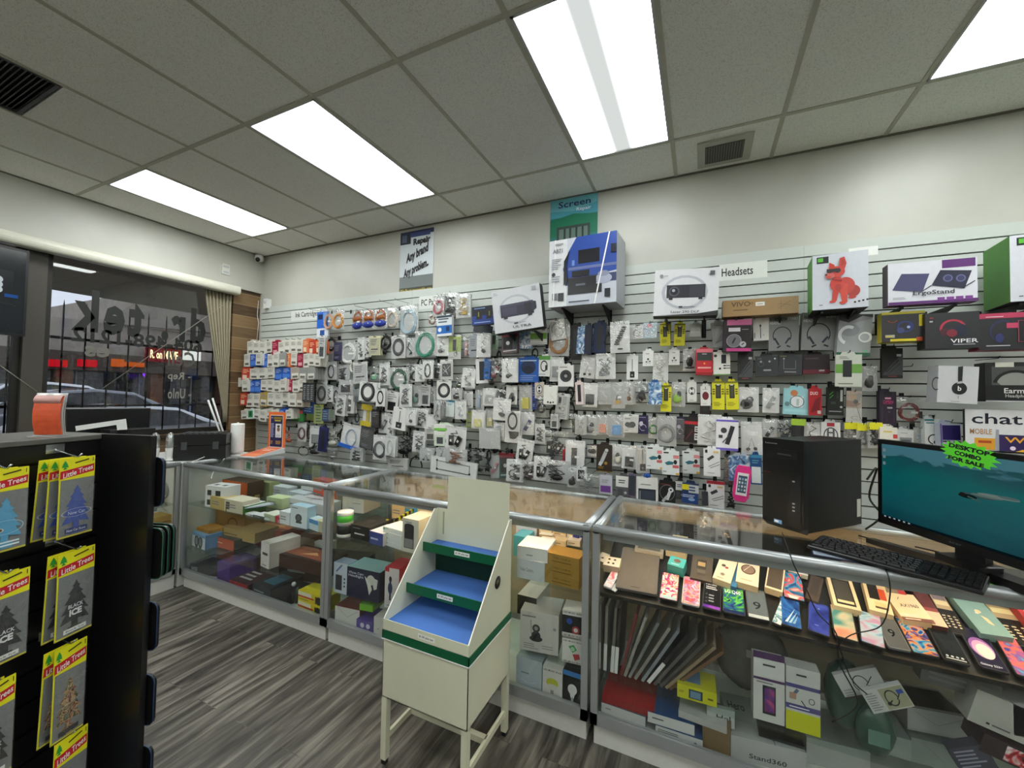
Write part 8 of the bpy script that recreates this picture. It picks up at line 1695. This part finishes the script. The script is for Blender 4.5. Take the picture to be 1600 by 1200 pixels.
def card_lean(cx, cy, w_, h_, y, ang, base, art, name, label, th=.02, pitch=0.0):
    P = onY(cx, cy, y); t = thing(name, label, name.replace('_', ' '), P, (pitch, ang, 0)); b = MB(); b.box(-w_ / 2, w_ / 2, 0, th, -h_ / 2, h_ / 2, base); Art(b, (-w_ / 2, -.0003, -h_ / 2), (1, 0, 0), (0, 0, 1), w_, h_).run(art); b.build('carton', t, bevel=.0008); return t
CBL = 'r .4 .05 .98 .95 98987c;a .62 .5 .14 .025 16161a 1.4 0 340;l .72 .4 .85 .65 .025 16161a;r .8 .62 .95 .8 2c4c9c;e .5 .3 .05 16161a;l .5 .3 .6 .42 .03 16161a;n .05 .1 .36 .9 8 8a8a8c'
card_lean(1386, 1092, .125, .075, 1.86, math.radians(-30), 'c0c0be', CBL, 'cable_box', 'front white carton with a curly black cable picture, tilted')
card_lean(1345, 1068, .14, .085, 1.90, math.radians(-28), 'b4b4b2', 'a .5 .5 .16 .02 16161a 1.2 0 340;l .6 .4 .8 .7 .02 16161a;n .05 .1 .4 .4 3 8a8a8c;r 0 0 1 .1 2c2c2e', 'cable_box', 'rear white carton with a curly black cable picture, tilted')
t = slab(1364, 1172, 1424, 1190, Z0 + .1, .16, .075, 'phone_box', 'bcbcba', '', 'white carton with a slanted red and blue phone on its lid', side='aaaaa8', topart='p 16161a .2 .3 .5 .2 .7 .8 .4 .9;p 9c3c5c .24 .36 .46 .28 .62 .76 .42 .84')
t, W_, H_ = (None, 0, 0)
slab(1418, 1140, 1520, 1165, Z0 + .18, .15, .085, 'open_box', 'b8b8b6', 'l .1 .9 .5 .4 .008 8a8a88;l .5 .4 .95 .9 .008 8a8a88', 'open white carton with creased flaps and dark contents', side='b0b0ae', topart='r .05 .1 .95 .9 1c1c24;e .5 .5 .15 2c2c38', turn=.1)
slab(1424, 1190, 1510, 1212, Z0 + .07, .15, .09, 'white_box', 'b0b0ae', 'l .2 .9 .6 .3 .008 8a8a88', 'plain creased white carton under the open one', side='a8a8a6')
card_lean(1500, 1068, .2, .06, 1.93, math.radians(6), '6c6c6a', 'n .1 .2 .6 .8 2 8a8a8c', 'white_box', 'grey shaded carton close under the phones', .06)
card_lean(1565, 1120, .14, .11, 1.88, math.radians(14), 'b0aea6', 'r .3 .12 .36 .18 1c1c20;n .4 .1 .9 .2 1 5a5a5c', 'phone_box', 'grey white carton with a small black mark at the right', .09)
card_lean(1612, 1130, .08, .1, 1.88, 0, 'a8a8a6', '', 'white_box', 'plain white carton cut by the right edge of the view', .1)
card_lean(1580, 1180, .14, .06, 1.87, math.radians(14), '2c1c20', 's .4 .1 1 .9 2c1c20,c02c34,e8e8e8 20 4', 'game_box', 'dark carton with a red and white picture, lower right', .1)
card_lean(1520, 1185, .1, .07, 1.87, math.radians(-28), '3c3c48', 'n .1 .1 .9 .9 5 8a8a9c', 'game_box', 'dark printed carton leaning beside the creased white one', .04)
slab(1260, 1192, 1360, 1218, Z0, .2, .1, 'white_box', 'aaaaa8', '', 'broad pale carton in the bottom of the right showcase', side='9c9c9a')
